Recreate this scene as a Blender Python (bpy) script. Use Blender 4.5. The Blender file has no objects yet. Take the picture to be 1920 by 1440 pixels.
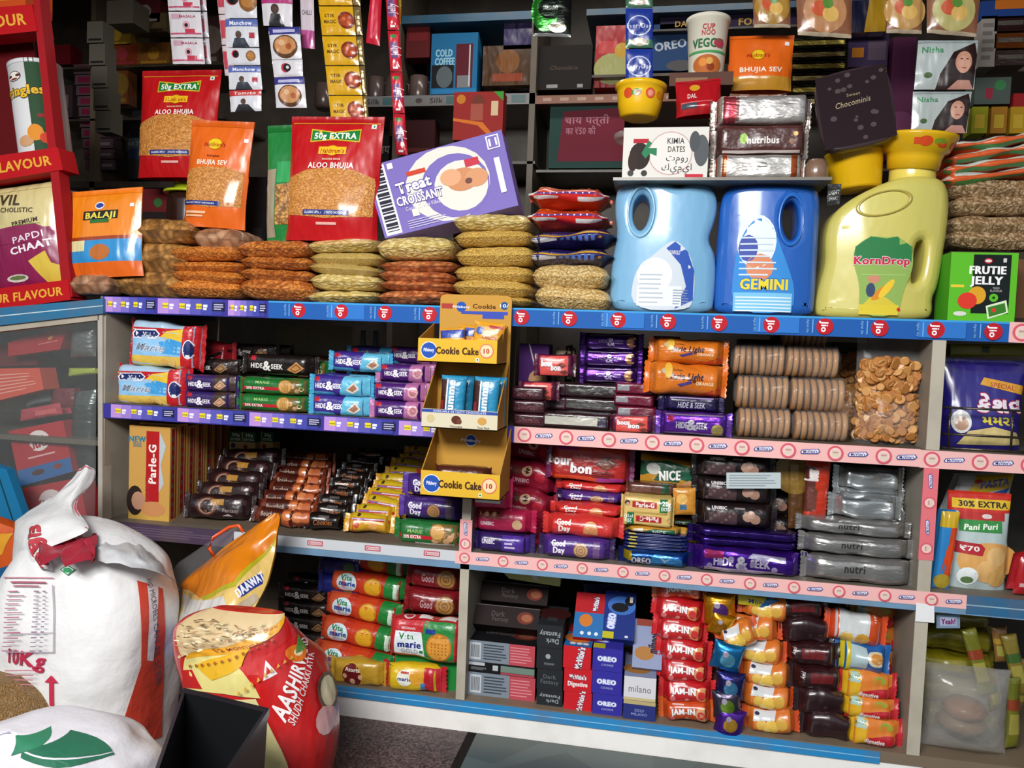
import bpy, bmesh, math, random
from mathutils import Vector, Matrix, noise
sc = bpy.context.scene
COL = sc.collection
# ---------------------------------------------------------------- camera, world, light, exposure
CAM = Vector((0.0, -1.55, 0.815)); FPX = 1450.0
YAW, PIT, ROL = math.radians(10.34), math.radians(2.83), math.radians(2.15)
cf = Vector((-math.sin(YAW)*math.cos(PIT), math.cos(YAW)*math.cos(PIT), -math.sin(PIT)))
cr0 = Vector((math.cos(YAW), math.sin(YAW), 0)); cu0 = cr0.cross(cf)
cr = cr0*math.cos(ROL)+cu0*math.sin(ROL); cu = -cr0*math.sin(ROL)+cu0*math.cos(ROL)
cd = bpy.data.cameras.new('camera'); co = bpy.data.objects.new('camera', cd); COL.objects.link(co)
cd.sensor_width = 36; cd.lens = 36*FPX/1920; cd.clip_start = .05
co.matrix_world = Matrix(((cr.x, cu.x, -cf.x, CAM.x), (cr.y, cu.y, -cf.y, CAM.y), (cr.z, cu.z, -cf.z, CAM.z), (0, 0, 0, 1)))
sc.camera = co
wd = bpy.data.worlds.new('world'); sc.world = wd; wd.use_nodes = True
wn = wd.node_tree.nodes; wl = wd.node_tree.links
bg = wn['Background']; bg.inputs[1].default_value = 0.5
tc = wn.new('ShaderNodeTexCoord'); sx = wn.new('ShaderNodeSeparateXYZ'); rp = wn.new('ShaderNodeValToRGB')
wl.new(tc.outputs['Generated'], sx.inputs[0]); wl.new(sx.outputs['Z'], rp.inputs[0]); wl.new(rp.outputs[0], bg.inputs[0])
rp.color_ramp.elements[0].position = 0.0; rp.color_ramp.elements[0].color = (.16, .15, .14, 1)
rp.color_ramp.elements[1].position = 0.25; rp.color_ramp.elements[1].color = (.85, .93, 1.0, 1)

def area(name, loc, look, sx_, sy_, e, col=(1, 1, 1)):
    l = bpy.data.lights.new(name, 'AREA'); l.shape = 'RECTANGLE'; l.size = sx_; l.size_y = sy_; l.energy = e; l.color = col
    o = bpy.data.objects.new(name, l); COL.objects.link(o); o.location = loc
    o.rotation_euler = (Vector(look)-Vector(loc)).to_track_quat('-Z', 'Y').to_euler()
area('daylight_from_street', (-.5, -2.2, 1.75), (-.15, .05, .35), 1.3, .5, 68, (1, .985, .96))
area('added_back_fill', (-.2, .62, 2.12), (-.2, .75, 0), 1.2, .08, 6, (1, .96, .9))  # added fill light, no real fixture; brightens the dark back shelves
sc.view_settings.view_transform = 'Standard'; sc.view_settings.look = 'None'
sc.view_settings.gamma = 1; sc.view_settings.use_curve_mapping = False
sc.view_settings.exposure = 0.12

# ---------------------------------------------------------------- photograph -> place helpers
def ray(px, py): return cf*FPX+cr*(px-960)+cu*(720-py)
def WP(px, py, Y):
    d = ray(px, py); return CAM+d*((Y-CAM.y)/d.y)
def WZ(px, py, z):
    d = ray(px, py); return CAM+d*((z-CAM.z)/d.z)
def XP(px, Y, z):
    a = cr-cf*((px-960)/FPX)
    return -((Y-CAM.y)*a.y+(z-CAM.z)*a.z)/a.x+CAM.x
def PJ(v):
    d = Vector(v)-CAM; k = FPX/d.dot(cf); return (960+d.dot(cr)*k, 720-d.dot(cu)*k)
def RC(x0, y0, x1, y1, Y, z=None):
    """pixel rectangle on the plane y=Y -> centre x, bottom z, width, height"""
    xm = (x0+x1)/2
    b = WP(xm, y1, Y); t = WP(xm, y0, Y); h = t.z-b.z
    zb = b.z if z is None else z
    l = XP(x0, Y, zb+h/2); r = XP(x1, Y, zb+h/2)
    return (l+r)/2, zb, r-l, h

# ---------------------------------------------------------------- colours and materials
def hx(c):
    if not isinstance(c, str): return c
    f = lambda v: v/12.92 if v <= .04045 else ((v+.055)/1.055)**2.4
    return tuple(f(int(c[i:i+2], 16)/255) for i in (0, 2, 4))
MATS = {}
def newmat(name):
    m = bpy.data.materials.new(name); m.use_nodes = True; MATS[name] = m
    n = m.node_tree.nodes; l = m.node_tree.links
    return m, n, l, n['Principled BSDF']
def bump(n, l, b, src, strength, dist):
    bp = n.new('ShaderNodeBump'); bp.inputs['Strength'].default_value = strength; bp.inputs['Distance'].default_value = dist
    l.new(src, bp.inputs['Height']); l.new(bp.outputs[0], b.inputs['Normal'])
def attrmat(name, rough, metal=0, coat=0, scale=60, bs=.2, bd=.002, stretch=(1, 1, 1), dirt=0, det=2, spec=.5):
    m, n, l, b = newmat(name)
    a = n.new('ShaderNodeAttribute'); a.attribute_name = 'Col'
    tcn = n.new('ShaderNodeTexCoord'); mp = n.new('ShaderNodeMapping'); mp.inputs['Scale'].default_value = stretch
    l.new(tcn.outputs['Object'], mp.inputs[0])
    oi = n.new('ShaderNodeObjectInfo'); ml = n.new('ShaderNodeMath'); ml.operation = 'MULTIPLY'; ml.inputs[1].default_value = 7
    l.new(oi.outputs['Random'], ml.inputs[0])
    cx = n.new('ShaderNodeCombineXYZ'); l.new(ml.outputs[0], cx.inputs[0]); l.new(ml.outputs[0], cx.inputs[1]); l.new(cx.outputs[0], mp.inputs['Location'])
    nz = n.new('ShaderNodeTexNoise'); nz.inputs['Scale'].default_value = scale; nz.inputs['Detail'].default_value = det
    l.new(mp.outputs[0], nz.inputs['Vector'])
    if dirt:
        n2 = n.new('ShaderNodeTexNoise'); n2.inputs['Scale'].default_value = 14; n2.inputs['Detail'].default_value = 8
        l.new(tcn.outputs['Object'], n2.inputs['Vector'])
        r2 = n.new('ShaderNodeMapRange'); r2.inputs[1].default_value = .45; r2.inputs[2].default_value = .75; r2.inputs[3].default_value = 0; r2.inputs[4].default_value = dirt
        l.new(n2.outputs[0], r2.inputs[0])
        mx = n.new('ShaderNodeMix'); mx.data_type = 'RGBA'; l.new(r2.outputs[0], mx.inputs[0]); l.new(a.outputs[0], mx.inputs[6]); mx.inputs[7].default_value = (.16, .12, .08, 1)
        l.new(mx.outputs[2], b.inputs['Base Color'])
    else: l.new(a.outputs[0], b.inputs['Base Color'])
    b.inputs['Roughness'].default_value = rough; b.inputs['Metallic'].default_value = metal
    b.inputs['Coat Weight'].default_value = coat; b.inputs['Coat Roughness'].default_value = .12
    b.inputs['Specular IOR Level'].default_value = spec
    if bs: bump(n, l, b, nz.outputs[0], bs, bd)
attrmat('wrapper', .34, 0, .4, 36, .55, .006, (1.3, 1, 1.8))
attrmat('foil', .26, .75, .2, 38, .42, .005, (1, 1, 2.5))
attrmat('pouch_film', .3, 0, .6, 17, .8, .014, (1.4, 1, .5))
attrmat('card', .6, 0, 0, 120, .05, .001, spec=.18)
attrmat('plastic', .25, 0, .3, 18, .05, .002)
attrmat('paint', .42, 0, .15, 30, .12, .001, dirt=.45)
attrmat('white_paint', .4, 0, .2, 30, .1, .001, dirt=.14)
attrmat('jug_plastic', .38, 0, .5, 22, .5, .005, (1, 1, .5))
attrmat('laminate', .5, 0, 0, 30, .1, .001, dirt=.3)
attrmat('woven', .5, 0, .12, 9, .55, .02, (1, 1, 1), det=6)
attrmat('food', .6, 0, .25, 90, .35, .002)
def snackmat(name, c1, c2, c3, scale, stretch=(1, 1, 1), coat=.7):
    m, n, l, b = newmat(name)
    tcn = n.new('ShaderNodeTexCoord'); mp = n.new('ShaderNodeMapping'); mp.inputs['Scale'].default_value = stretch
    mp.inputs['Rotation'].default_value = (.3, .5, .6)
    nz = n.new('ShaderNodeTexNoise'); nz.inputs['Scale'].default_value = 30
    ad = n.new('ShaderNodeVectorMath'); ad.operation = 'MULTIPLY_ADD'; ad.inputs[1].default_value = (.03, .03, .03)
    l.new(tcn.outputs['Object'], nz.inputs['Vector']); l.new(nz.outputs['Color'], ad.inputs[0]); l.new(tcn.outputs['Object'], ad.inputs[2])
    l.new(ad.outputs[0], mp.inputs[0])
    vo = n.new('ShaderNodeTexVoronoi'); vo.inputs['Scale'].default_value = scale; l.new(mp.outputs[0], vo.inputs['Vector'])
    sp = n.new('ShaderNodeSeparateColor'); l.new(vo.outputs['Color'], sp.inputs[0])
    rr = n.new('ShaderNodeValToRGB'); e = rr.color_ramp.elements
    e[0].color = (*hx(c2), 1); e[0].position = .1; e[1].color = (*hx(c1), 1); e[1].position = .75
    l.new(sp.outputs[0], rr.inputs[0])
    ed = n.new('ShaderNodeMapRange'); ed.inputs[1].default_value = .25; ed.inputs[2].default_value = .75
    l.new(vo.outputs['Distance'], ed.inputs[0])
    mx = n.new('ShaderNodeMix'); mx.data_type = 'RGBA'; ed.inputs[4].default_value = .8; l.new(ed.outputs[0], mx.inputs[0]); l.new(rr.outputs[0], mx.inputs[6]); mx.inputs[7].default_value = (*hx(c3), 1)
    l.new(mx.outputs[2], b.inputs['Base Color']); b.inputs['Roughness'].default_value = .5
    b.inputs['Coat Weight'].default_value = coat; b.inputs['Coat Roughness'].default_value = .15
    inv = n.new('ShaderNodeMath'); inv.operation = 'SUBTRACT'; inv.inputs[0].default_value = 1; l.new(vo.outputs['Distance'], inv.inputs[1])
    bump(n, l, b, inv.outputs[0], .8, .003)
snackmat('nimki', 'c08c4c', '9c6a30', '5a3818', 70, (1, .3, .9))
snackmat('round_snack', 'c79a78', 'a87554', '5f3d26', 42)
snackmat('orange_sev', 'eb9a44', 'd27a28', '9a5018', 170, (1, .5, 1))
snackmat('mixture', 'e08f3f', 'ba6425', '7c3c14', 120)
snackmat('pale_sev', 'f0dd9c', 'd9bf6c', 'a3843c', 150, (.45, 1, 1))
snackmat('fine_dal', 'e6c46c', 'd4ab4c', 'ab8136', 260)
snackmat('plain_flour', 'd9bd6f', 'd2b264', 'b9974b', 400)
snackmat('peanut_mix', 'de9058', 'b85e30', '7c3c1e', 75)
snackmat('oats', 'ecd296', 'd3ad68', '9c783c', 190, (1, .6, 1))
snackmat('bhujia', 'e8a858', 'd48a38', 'a8621f', 280, (.6, 1, 1), .8)
snackmat('chana', 'd39a4a', 'a8691f', '4f2c0c', 130)
snackmat('jute', 'a88450', '8a6838', '6a4c24', 420, (1, 1, .5), 0)
snackmat('grains', 'cdb08a', 'a3805a', '5d4022', 170)
def filmmat(name, fac, col=(.9, .9, .92), rough=.08):
    m = bpy.data.materials.new(name); m.use_nodes = True; MATS[name] = m
    n = m.node_tree.nodes; l = m.node_tree.links; n.clear()
    o = n.new('ShaderNodeOutputMaterial'); t = n.new('ShaderNodeBsdfTransparent'); g = n.new('ShaderNodeBsdfPrincipled'); mx = n.new('ShaderNodeMixShader')
    t.inputs[0].default_value = (.97, .97, .96, 1)
    g.inputs['Base Color'].default_value = (*col, 1); g.inputs['Roughness'].default_value = rough; g.inputs['Coat Weight'].default_value = 1
    nz = n.new('ShaderNodeTexNoise'); nz.inputs['Scale'].default_value = 40; bp = n.new('ShaderNodeBump'); bp.inputs['Strength'].default_value = .6; bp.inputs['Distance'].default_value = .006
    tcn = n.new('ShaderNodeTexCoord'); l.new(tcn.outputs['Object'], nz.inputs['Vector'])
    l.new(nz.outputs[0], bp.inputs['Height']); l.new(bp.outputs[0], g.inputs['Normal'])
    mx.inputs[0].default_value = fac; l.new(t.outputs[0], mx.inputs[1]); l.new(g.outputs[0], mx.inputs[2]); l.new(mx.outputs[0], o.inputs[0])
filmmat('clear_film', .09); filmmat('milky_film', .30, (.55, .53, .5), .2); filmmat('pane_glass', .05, (.8, .85, .85), .05)
def stone(name, c1, c2, scale, rough):
    m, n, l, b = newmat(name)
    tcn = n.new('ShaderNodeTexCoord'); vo = n.new('ShaderNodeTexVoronoi'); vo.inputs['Scale'].default_value = scale
    nz = n.new('ShaderNodeTexNoise'); nz.inputs['Scale'].default_value = 5; nz.inputs['Detail'].default_value = 8
    l.new(tcn.outputs['Object'], vo.inputs['Vector']); l.new(tcn.outputs['Object'], nz.inputs['Vector'])
    sp = n.new('ShaderNodeSeparateColor'); l.new(vo.outputs['Color'], sp.inputs[0])
    ma = n.new('ShaderNodeMath'); ma.operation = 'MULTIPLY'; l.new(sp.outputs[0], ma.inputs[0]); l.new(nz.outputs[0], ma.inputs[1])
    r = n.new('ShaderNodeValToRGB'); r.color_ramp.elements[0].color = (*hx(c1), 1); r.color_ramp.elements[1].color = (*hx(c2), 1)
    r.color_ramp.elements[0].position = .1; r.color_ramp.elements[1].position = .6
    l.new(ma.outputs[0], r.inputs[0]); l.new(r.outputs[0], b.inputs['Base Color']); b.inputs['Roughness'].default_value = rough
stone('terrazzo', '2c1d1c', '77605c', 260, .45); stone('grey_slab', '3c4744', '56625f', 6, .35); stone('plaster', '4b463f', '6b655c', 3, .9)

# ---------------------------------------------------------------- geometry collector
class G:
    def __init__(s, mat='wrapper'): s.v = []; s.f = []; s.c = []; s.sm = []; s.mat = mat
    def add(s, vs, fs, col, smooth=True):
        k = len(s.v); s.v += [tuple(p) for p in vs]; c = hx(col) if not isinstance(col, list) else None
        for i, f in enumerate(fs):
            s.f.append([k+j for j in f]); s.c.append(c if c else hx(col[i])); s.sm.append(smooth and len(f) <= 4)
    def grid(s, S, nu, nv, col, smooth=True, u0=0, u1=1, v0=0, v1=1):
        vs = [S(u0+(u1-u0)*i/nu, v0+(v1-v0)*j/nv, 0) for j in range(nv+1) for i in range(nu+1)]
        fs = [(j*(nu+1)+i, j*(nu+1)+i+1, (j+1)*(nu+1)+i+1, (j+1)*(nu+1)+i) for j in range(nv) for i in range(nu)]
        if callable(col): col = [col(u0+(u1-u0)*(i+.5)/nu, v0+(v1-v0)*(j+.5)/nv) for j in range(nv) for i in range(nu)]
        s.add(vs, fs, col, smooth)
    def box(s, x0, y0, z0, x1, y1, z1, col):
        vs = [(x, y, z) for z in (z0, z1) for y in (y0, y1) for x in (x0, x1)]
        s.add(vs, [(0, 2, 3, 1), (4, 5, 7, 6), (0, 1, 5, 4), (2, 6, 7, 3), (0, 4, 6, 2), (1, 3, 7, 5)], col, False)
    def obox(s, pts, col):
        """8 corners: bottom 4 ccw then top 4"""
        s.add(pts, [(3, 2, 1, 0), (4, 5, 6, 7), (0, 1, 5, 4), (1, 2, 6, 5), (2, 3, 7, 6), (3, 0, 4, 7)], col, False)
    def lathe(s, prof, n, col, cx=0, cy=0, cz=0, sy=1):
        vs = []
        for r, z in prof:
            for i in range(n):
                a = 2*math.pi*i/n; vs.append((cx+r*math.cos(a), cy+r*math.sin(a)*sy, cz+z))
        m = len(prof); fs = [(j*n+i, j*n+(i+1) % n, (j+1)*n+(i+1) % n, (j+1)*n+i) for j in range(m-1) for i in range(n)]
        cl = col if isinstance(col, list) else None
        if cl: cl = [cl[j] for j in range(m-1) for i in range(n)]+[cl[0], cl[-1]]
        s.add(vs, fs+[tuple(range(n-1, -1, -1)), tuple((m-1)*n+i for i in range(n))], cl or col)
    def tube(s, pts, r, col, n=8):
        pts = [Vector(p) for p in pts]; vs = []
        for i, p in enumerate(pts):
            t = (pts[min(i+1, len(pts)-1)]-pts[max(i-1, 0)]).normalized()
            a = t.cross(Vector((0, 0, 1)) if abs(t.z) < .9 else Vector((1, 0, 0))).normalized(); b = t.cross(a)
            rr = r[i] if isinstance(r, (list, tuple)) else r
            vs += [p+a*rr*math.cos(2*math.pi*k/n)+b*rr*math.sin(2*math.pi*k/n) for k in range(n)]
        m = len(pts)
        s.add(vs, [(j*n+i, j*n+(i+1) % n, (j+1)*n+(i+1) % n, (j+1)*n+i) for j in range(m-1) for i in range(n)]+[tuple(range(n)), tuple((m-1)*n+i for i in range(n))], col)
    def mesh(s, name):
        m = bpy.data.meshes.new(name); m.from_pydata(s.v, [], s.f); m.materials.append(MATS[s.mat])
        m.polygons.foreach_set('use_smooth', s.sm)
        a = m.color_attributes.new('Col', 'FLOAT_COLOR', 'CORNER'); buf = []
        for f, c in zip(s.f, s.c): buf += [c[0], c[1], c[2], 1.0]*len(f)
        a.data.foreach_set('color', buf); m.validate(); bm = bmesh.new(); bm.from_mesh(m); bmesh.ops.recalc_face_normals(bm, faces=bm.faces[:]); bm.to_mesh(m); bm.free(); m.update(); return m
# ---------------------------------------------------------------- printing on surfaces
TC = {}
def textgeo(t, bold=0.0, shear=0.0):
    k = (t, bold, shear)
    if k not in TC:
        c = bpy.data.curves.new('t', 'FONT'); c.body = t; c.offset = min(bold, .022); c.space_character = 1.06+bold; c.shear = shear; c.resolution_u = 2
        c.fill_mode = 'FRONT'; o = bpy.data.objects.new('t', c); COL.objects.link(o)
        dg = bpy.context.evaluated_depsgraph_get(); m = o.evaluated_get(dg).to_mesh()
        vs = [(v.co.x, v.co.y) for v in m.vertices]; fs = [tuple(p.vertices) for p in m.polygons]
        o.evaluated_get(dg).to_mesh_clear(); bpy.data.objects.remove(o); bpy.data.curves.remove(c)
        if not vs: vs = [(0, 0)]
        x0 = min(v[0] for v in vs); x1 = max(v[0] for v in vs)
        TC[k] = ([(x-(x0+x1)/2, y) for x, y in vs], fs, x1-x0)
    return TC[k]
def R(x0, y0, x1, y1, c): return ('p', [(x0, y0), (x1, y0), (x1, y1), (x0, y1)], c)
def P(pts, c): return ('p', pts, c)
def E(cx, cy, r, c, ry=None, rot=0): return ('e', cx, cy, r, ry or r, c, rot)
def T(s, cx, cy, size, c, w=None, b=.02, o=None, rot=0, sh=0, ob=.045): return ('t', s, cx, cy, size, c, w, b, o, rot, sh, ob)
def cookie(cx, cy, r, c1='d99a4a', c2='b0702a', k=3, ry=None):
    ry = ry or r; o = [E(cx, cy, r, c2, ry), E(cx, cy, r*.88, c1, ry*.88)]
    if k == 3: o += [E(cx, cy, r*.62, c2, ry*.62), E(cx, cy, r*.54, c1, ry*.54), E(cx, cy, r*.3, c2, ry*.3), E(cx, cy, r*.22, c1, ry*.22)]
    return o
def prn(g, S, W, H, specs, nu=0, nv=0, base=.0003, dl=None):
    lay = 0; dl = dl or (.00004 if nu or nv else .00003)
    for sp in specs:
        jobs = []
        if sp[0] == 'p': jobs.append((sp[1], [tuple(range(len(sp[1])))], sp[2]))
        elif sp[0] == 'e':
            _, cx, cy, rx, ry, c, rot = sp; n = 20 if max(rx, ry) > .12 else 12; ca, sa = math.cos(math.radians(rot)), math.sin(math.radians(rot)); ps = []
            for i in range(n):
                a = 2*math.pi*i/n; X = rx*H*math.cos(a); Y = ry*H*math.sin(a); ps.append((cx+(X*ca-Y*sa)/W, cy+(X*sa+Y*ca)/H))
            jobs.append((ps, [tuple(range(n))], c))
        else:
            _, t, cx, cy, size, c, w, b, o, rot, sh, ob = sp
            _, _, tw = textgeo(t, b, sh); k = size*H/.72; kx = k
            if w: kx = w*W/max(tw, .01)
            ca, sa = math.cos(math.radians(rot)), math.sin(math.radians(rot))
            sh_ = [(dx_, dy_, o) for dx_, dy_ in ((-1, -1), (1, -1), (-1, 1), (1, 1), (0, 1.2), (0, -1.2))] if o else []
            if b > .022: sh_ += [(-(b-.02)/ob*.8, 0, c), ((b-.02)/ob*.8, 0, c)]
            for dx_, dy_, cc in sh_+[(0, 0, c)]:
                vs, fs, _ = textgeo(t, b, sh)
                pp = []
                for x, y in vs:
                    X = x*kx+dx_*ob*k; Y = (y-.36+dy_*ob)*k; pp.append((cx+(X*ca-Y*sa)/W, cy+(X*sa+Y*ca)/H))
                jobs.append((pp, fs, cc))
        for ps, fs, c in jobs:
            lay += 1; off = base+dl*lay
            if nu or nv:
                bm = bmesh.new(); bv = [bm.verts.new((p[0], p[1], 0)) for p in ps]
                for f in fs:
                    try: bm.faces.new([bv[i] for i in f])
                    except ValueError: pass
                for ax, nn in ((0, nu), (1, nv)):
                    if not nn: continue
                    lo = min(p[ax] for p in ps); hi = max(p[ax] for p in ps)
                    for k in range(math.floor(lo*nn)+1, math.ceil(hi*nn)):
                        if k/nn <= lo+1e-5 or k/nn >= hi-1e-5: continue
                        pl = [0, 0, 0]; nrm = [0, 0, 0]; pl[ax] = k/nn; nrm[ax] = 1
                        bmesh.ops.bisect_plane(bm, geom=bm.verts[:]+bm.edges[:]+bm.faces[:], plane_co=pl, plane_no=nrm, dist=1e-7)
                bm.verts.index_update(); ps = [(v.co.x, v.co.y) for v in bm.verts]; fs = [tuple(v.index for v in f.verts) for f in bm.faces]; bm.free()
            g.add([S(p[0], p[1], off) for p in ps], fs, c, True)
# ---------------------------------------------------------------- prototypes and placing
PR = {}
def proto(key, name, cat, root, kids=()):
    """root: G or None; kids: (name, G, label or None, [sub-kids])"""
    if root and kids: kids = [({'biscuit_packet': 'wrapper', 'plastic_jug': 'jug_body', 'chip_can': 'can_body', 'flour_sack': 'sack_body'}.get(name) or ('wrapper' if any(k[0] == 'end_seal' for k in kids) else 'pouch_body' if any(k[0] == 'top_seal' for k in kids) else 'filled_body' if any(k[0] == 'sealed_edge' for k in kids) else 'main_body'), root)]+list(kids); root = None
    mk = lambda ks: [(k[0], k[1].mesh(k[0]), k[2] if len(k) > 2 else None, mk(k[3]) if len(k) > 3 else []) for k in ks]
    PR[key] = (name, cat, root.mesh(name) if root else None, mk(kids)); return key
def put(key, loc, label, group=None, rot=(0, 0, 0), sc_=(1, 1, 1)):
    name, cat, me, kids = PR[key]
    o = bpy.data.objects.new(name, me); COL.objects.link(o); o.location = loc; o.rotation_euler = [math.radians(a) for a in rot]
    o.scale = sc_ if not isinstance(sc_, (int, float)) else (sc_,)*3
    o['label'] = label; o['category'] = cat
    if group: o['group'] = group
    def rec(ks, par):
        for n, m, lb, sub in ks:
            c = bpy.data.objects.new(n, m); COL.objects.link(c); c.parent = par
            if lb: c['label'] = lb
            rec(sub, c)
    rec(kids, o); return o
def struct(name, g):
    o = bpy.data.objects.new(name, g.mesh(name)); COL.objects.link(o); o['kind'] = 'structure'; return o
def place(nm): return ['lowest', 'second from bottom', 'third from bottom', 'fourth from bottom', 'fifth from bottom', 'sixth from bottom', 'seventh from bottom', 'eighth from bottom', 'ninth from bottom'][nm]
def frm(i): return ['frontmost', 'second from front', 'third from front', 'fourth from front', 'fifth from front', 'sixth from front', 'seventh from front', 'eighth from front', 'ninth from front', 'tenth from front'][i]
def nz3(x, y, z): return noise.noise(Vector((x, y, z)))
# ---------------------------------------------------------------- builders: packet, pouch, carton, pillow
def packet(w, h, d, col, specs=(), n=3.2, taper=.1, seal=.012, endcol=None, mat='wrapper', wob=.0012, ky=.1, kz=.9, seed=None, top=None):
    """wrapped biscuit pack lying along x; root G + two end seals"""
    seed = seed if seed is not None else random.random()*50
    N = 44; tab = []
    for i in range(N+1):
        a = math.pi*(1.5-2*i/N)  # start back, over the bottom? order chosen below
        ca, sa = math.cos(a-math.pi/2), math.sin(a-math.pi/2)
        tab.append((d/2*abs(ca)**(2/n)*(1 if ca > 0 else -1), h/2*abs(sa)**(2/n)*(1 if sa > 0 else -1)))
    # rotate so index 0 is back centre and front centre sits mid-way; go from bottom to top across the front
    tab = []
    for i in range(N+1):
        a = 2*math.pi*i/N  # 0 = back; first go down
        y = math.cos(a); z = -math.sin(a)
        tab.append((d/2*abs(y)**(2/n)*(1 if y > 0 else -1), h/2*abs(z)**(2/n)*(1 if z > 0 else -1)))
    L = [0]
    for i in range(N): L.append(L[-1]+math.hypot(tab[i+1][0]-tab[i][0], tab[i+1][1]-tab[i][1]))
    mid = L[N//2]
    def S(u, v, off):
        x = (u-.5)*w; s = (v-.5)*h+mid; s = max(0, min(L[-1]-1e-6, s))
        lo, hi = 0, N
        while hi-lo > 1:
            m = (lo+hi)//2
            if L[m] <= s: lo = m
            else: hi = m
        t = (s-L[lo])/max(L[lo+1]-L[lo], 1e-9)
        y = tab[lo][0]*(1-t)+tab[lo+1][0]*t; z = tab[lo][1]*(1-t)+tab[lo+1][1]*t
        dy = tab[lo+1][0]-tab[lo][0]; dz = tab[lo+1][1]-tab[lo][1]; q = math.hypot(dy, dz) or 1
        ny, nzz = -dz/q, dy/q
        if ny*y+nzz*z < 0: ny, nzz = -ny, -nzz
        e = abs(2*u-1); k = 0 if e < 1-2*taper else min(1, (e-1+2*taper)/(2*taper)); k = k*k*(3-2*k)
        sy = 1-(1-ky)*k; sz = 1-(1-kz)*k
        wv = wob*nz3(x*24+seed, y*22, z*34)*2*(1-.6*k)
        return (x, y*sy+ny*(off+wv), h/2+z*sz+nzz*(off+wv))
    g = G(mat); hv = L[-1]/h/2
    vs = []; nu = 14; us = [0, .25*taper, .5*taper, .75*taper, taper]+[taper+(1-2*taper)*i/14 for i in range(1, 14)]+[1-taper, 1-.75*taper, 1-.5*taper, 1-.25*taper, 1]
    m = len(us)
    for j in range(N+1):
        v = (L[j]-mid)/h+.5
        for u in us: vs.append(S(u, v, 0))
    g.add(vs, [(j*m+i, j*m+i+1, (j+1)*m+i+1, (j+1)*m+i) for j in range(N) for i in range(m-1)]+[tuple(j*m for j in range(N)), tuple(j*m+m-1 for j in range(N))], col)
    prn(g, S, w, h, specs, nu=max(8, int(w/.011)), nv=12, base=.0005)
    kids = []
    if seal:
        for sgn in (-1, 1):
            e = G(mat); n1 = 4; n2 = 12; vs = []
            for j in range(n2+1):
                zz = h/2+(j/n2-.5)*h*(kz+.04)
                for i in range(n1+1):
                    x = sgn*(w/2-.001+seal*i/n1*(1+(.12 if j % 2 else -.05) if i == n1 else 1)); vs.append((x, .0012*(1 if (i) % 2 else -1)+.006*nz3(zz*40+seed, x*20, 3)*i/n1, zz+(zz-h/2)*.12*i/n1))
            e.add(vs, [(j*(n1+1)+i, j*(n1+1)+i+1, (j+1)*(n1+1)+i+1, (j+1)*(n1+1)+i) for j in range(n2) for i in range(n1)], endcol or col)
            kids.append(('end_seal', e))
    return g, kids
def pouch(w, h, d, col, specs=(), style='stand', mat='pouch_film', wob=.003, win=None, seed=0, topcol=None, sealh=.06, pin=.05, lean=0, zipc=None):
    def S(u, v, off, back=False):
        e = abs(2*u-1); a = max(0, 1-e**2.6)**.62
        if style == 'stand': gv = (min(1, (v+.12)/.3)**.6)*max(0, 1-max(0, v-.25)/.72)**.75 if v < .97 else 0
        elif style == 'flat': gv = (max(0, 1-abs(2*v-1)**6))**.7
        else: gv = (max(0, 1-abs(2*v-1)**2.8))**.62
        if v < .5 and style == 'stand': ww = 1-pin*math.sin(min(1, v/.5)*math.pi)*.6
        else: ww = 1-pin*math.sin(v*math.pi)*(1.0 if style != 'stand' else .6)
        x = (u-.5)*w*ww; z = v*h
        b = d/2*a*gv
        wr = wob*(nz3(x*16+seed, z*13, seed)+.6*nz3(x*45, z*32+seed, 1.7))*(1 if e < .97 else .3)
        wr += wob*.7*math.sin((x*70+z*18*(1 if x > 0 else -1))+seed)*max(0, v-.55)*e
        return (x, (b+wr*.5+off+.001)*(1 if back else -1)+lean*v*v, z)
    g = G(mat); cf_ = col if callable(col) else (lambda u, v: col)
    g.grid(lambda u, v, o: S(u, v, 0), 22, 26, cf_)
    g.grid(lambda u, v, o: S(1-u, v, 0, True), 14, 18, cf_)
    prn(g, S, w, h, specs, nu=22, nv=26, base=.0009)
    kids = []
    if win:
        gw = G(win[0]); prn(gw, S, w, h, [P(win[1], 'c08030')], nu=22, nv=26, base=.0010); kids.append(('clear_window', gw))
        if len(win) > 2: prn(g, S, w, h, win[2], 22, 26, base=.0022)
    if sealh:
        s = G(mat)
        tz = 1-sealh
        s.grid(lambda u, v, o: (S(u, tz+v*sealh, .0012)), 16, 4, topcol or cf_(.5, .99))
        s.grid(lambda u, v, o: (S(1-u, tz+v*sealh, .0012, True)), 10, 2, topcol or cf_(.5, .99))
        if zipc: prn(s, S, w, h, [R(.03, tz-.004, .97, tz+.004, zipc)], 8, 0, base=.002)
        kids.append(('top_seal', s))
    return g, kids
def carton(w, h, d, col, front=(), top=(), right=(), left=(), mat='card'):
    """box: origin at bottom centre"""
    g = G(mat); b = .0012
    g.box(-w/2, -d/2, 0, w/2, d/2, h, col)
    prn(g, lambda u, v, o: ((u-.5)*w, -d/2-o, v*h), w, h, front)
    prn(g, lambda u, v, o: ((u-.5)*w, (v-.5)*d, h+o), w, d, top)
    prn(g, lambda u, v, o: (w/2+o, (u-.5)*d, v*h), d, h, right)
    prn(g, lambda u, v, o: (-w/2-o, (.5-u)*d, v*h), d, h, left)
    return g, []
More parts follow.
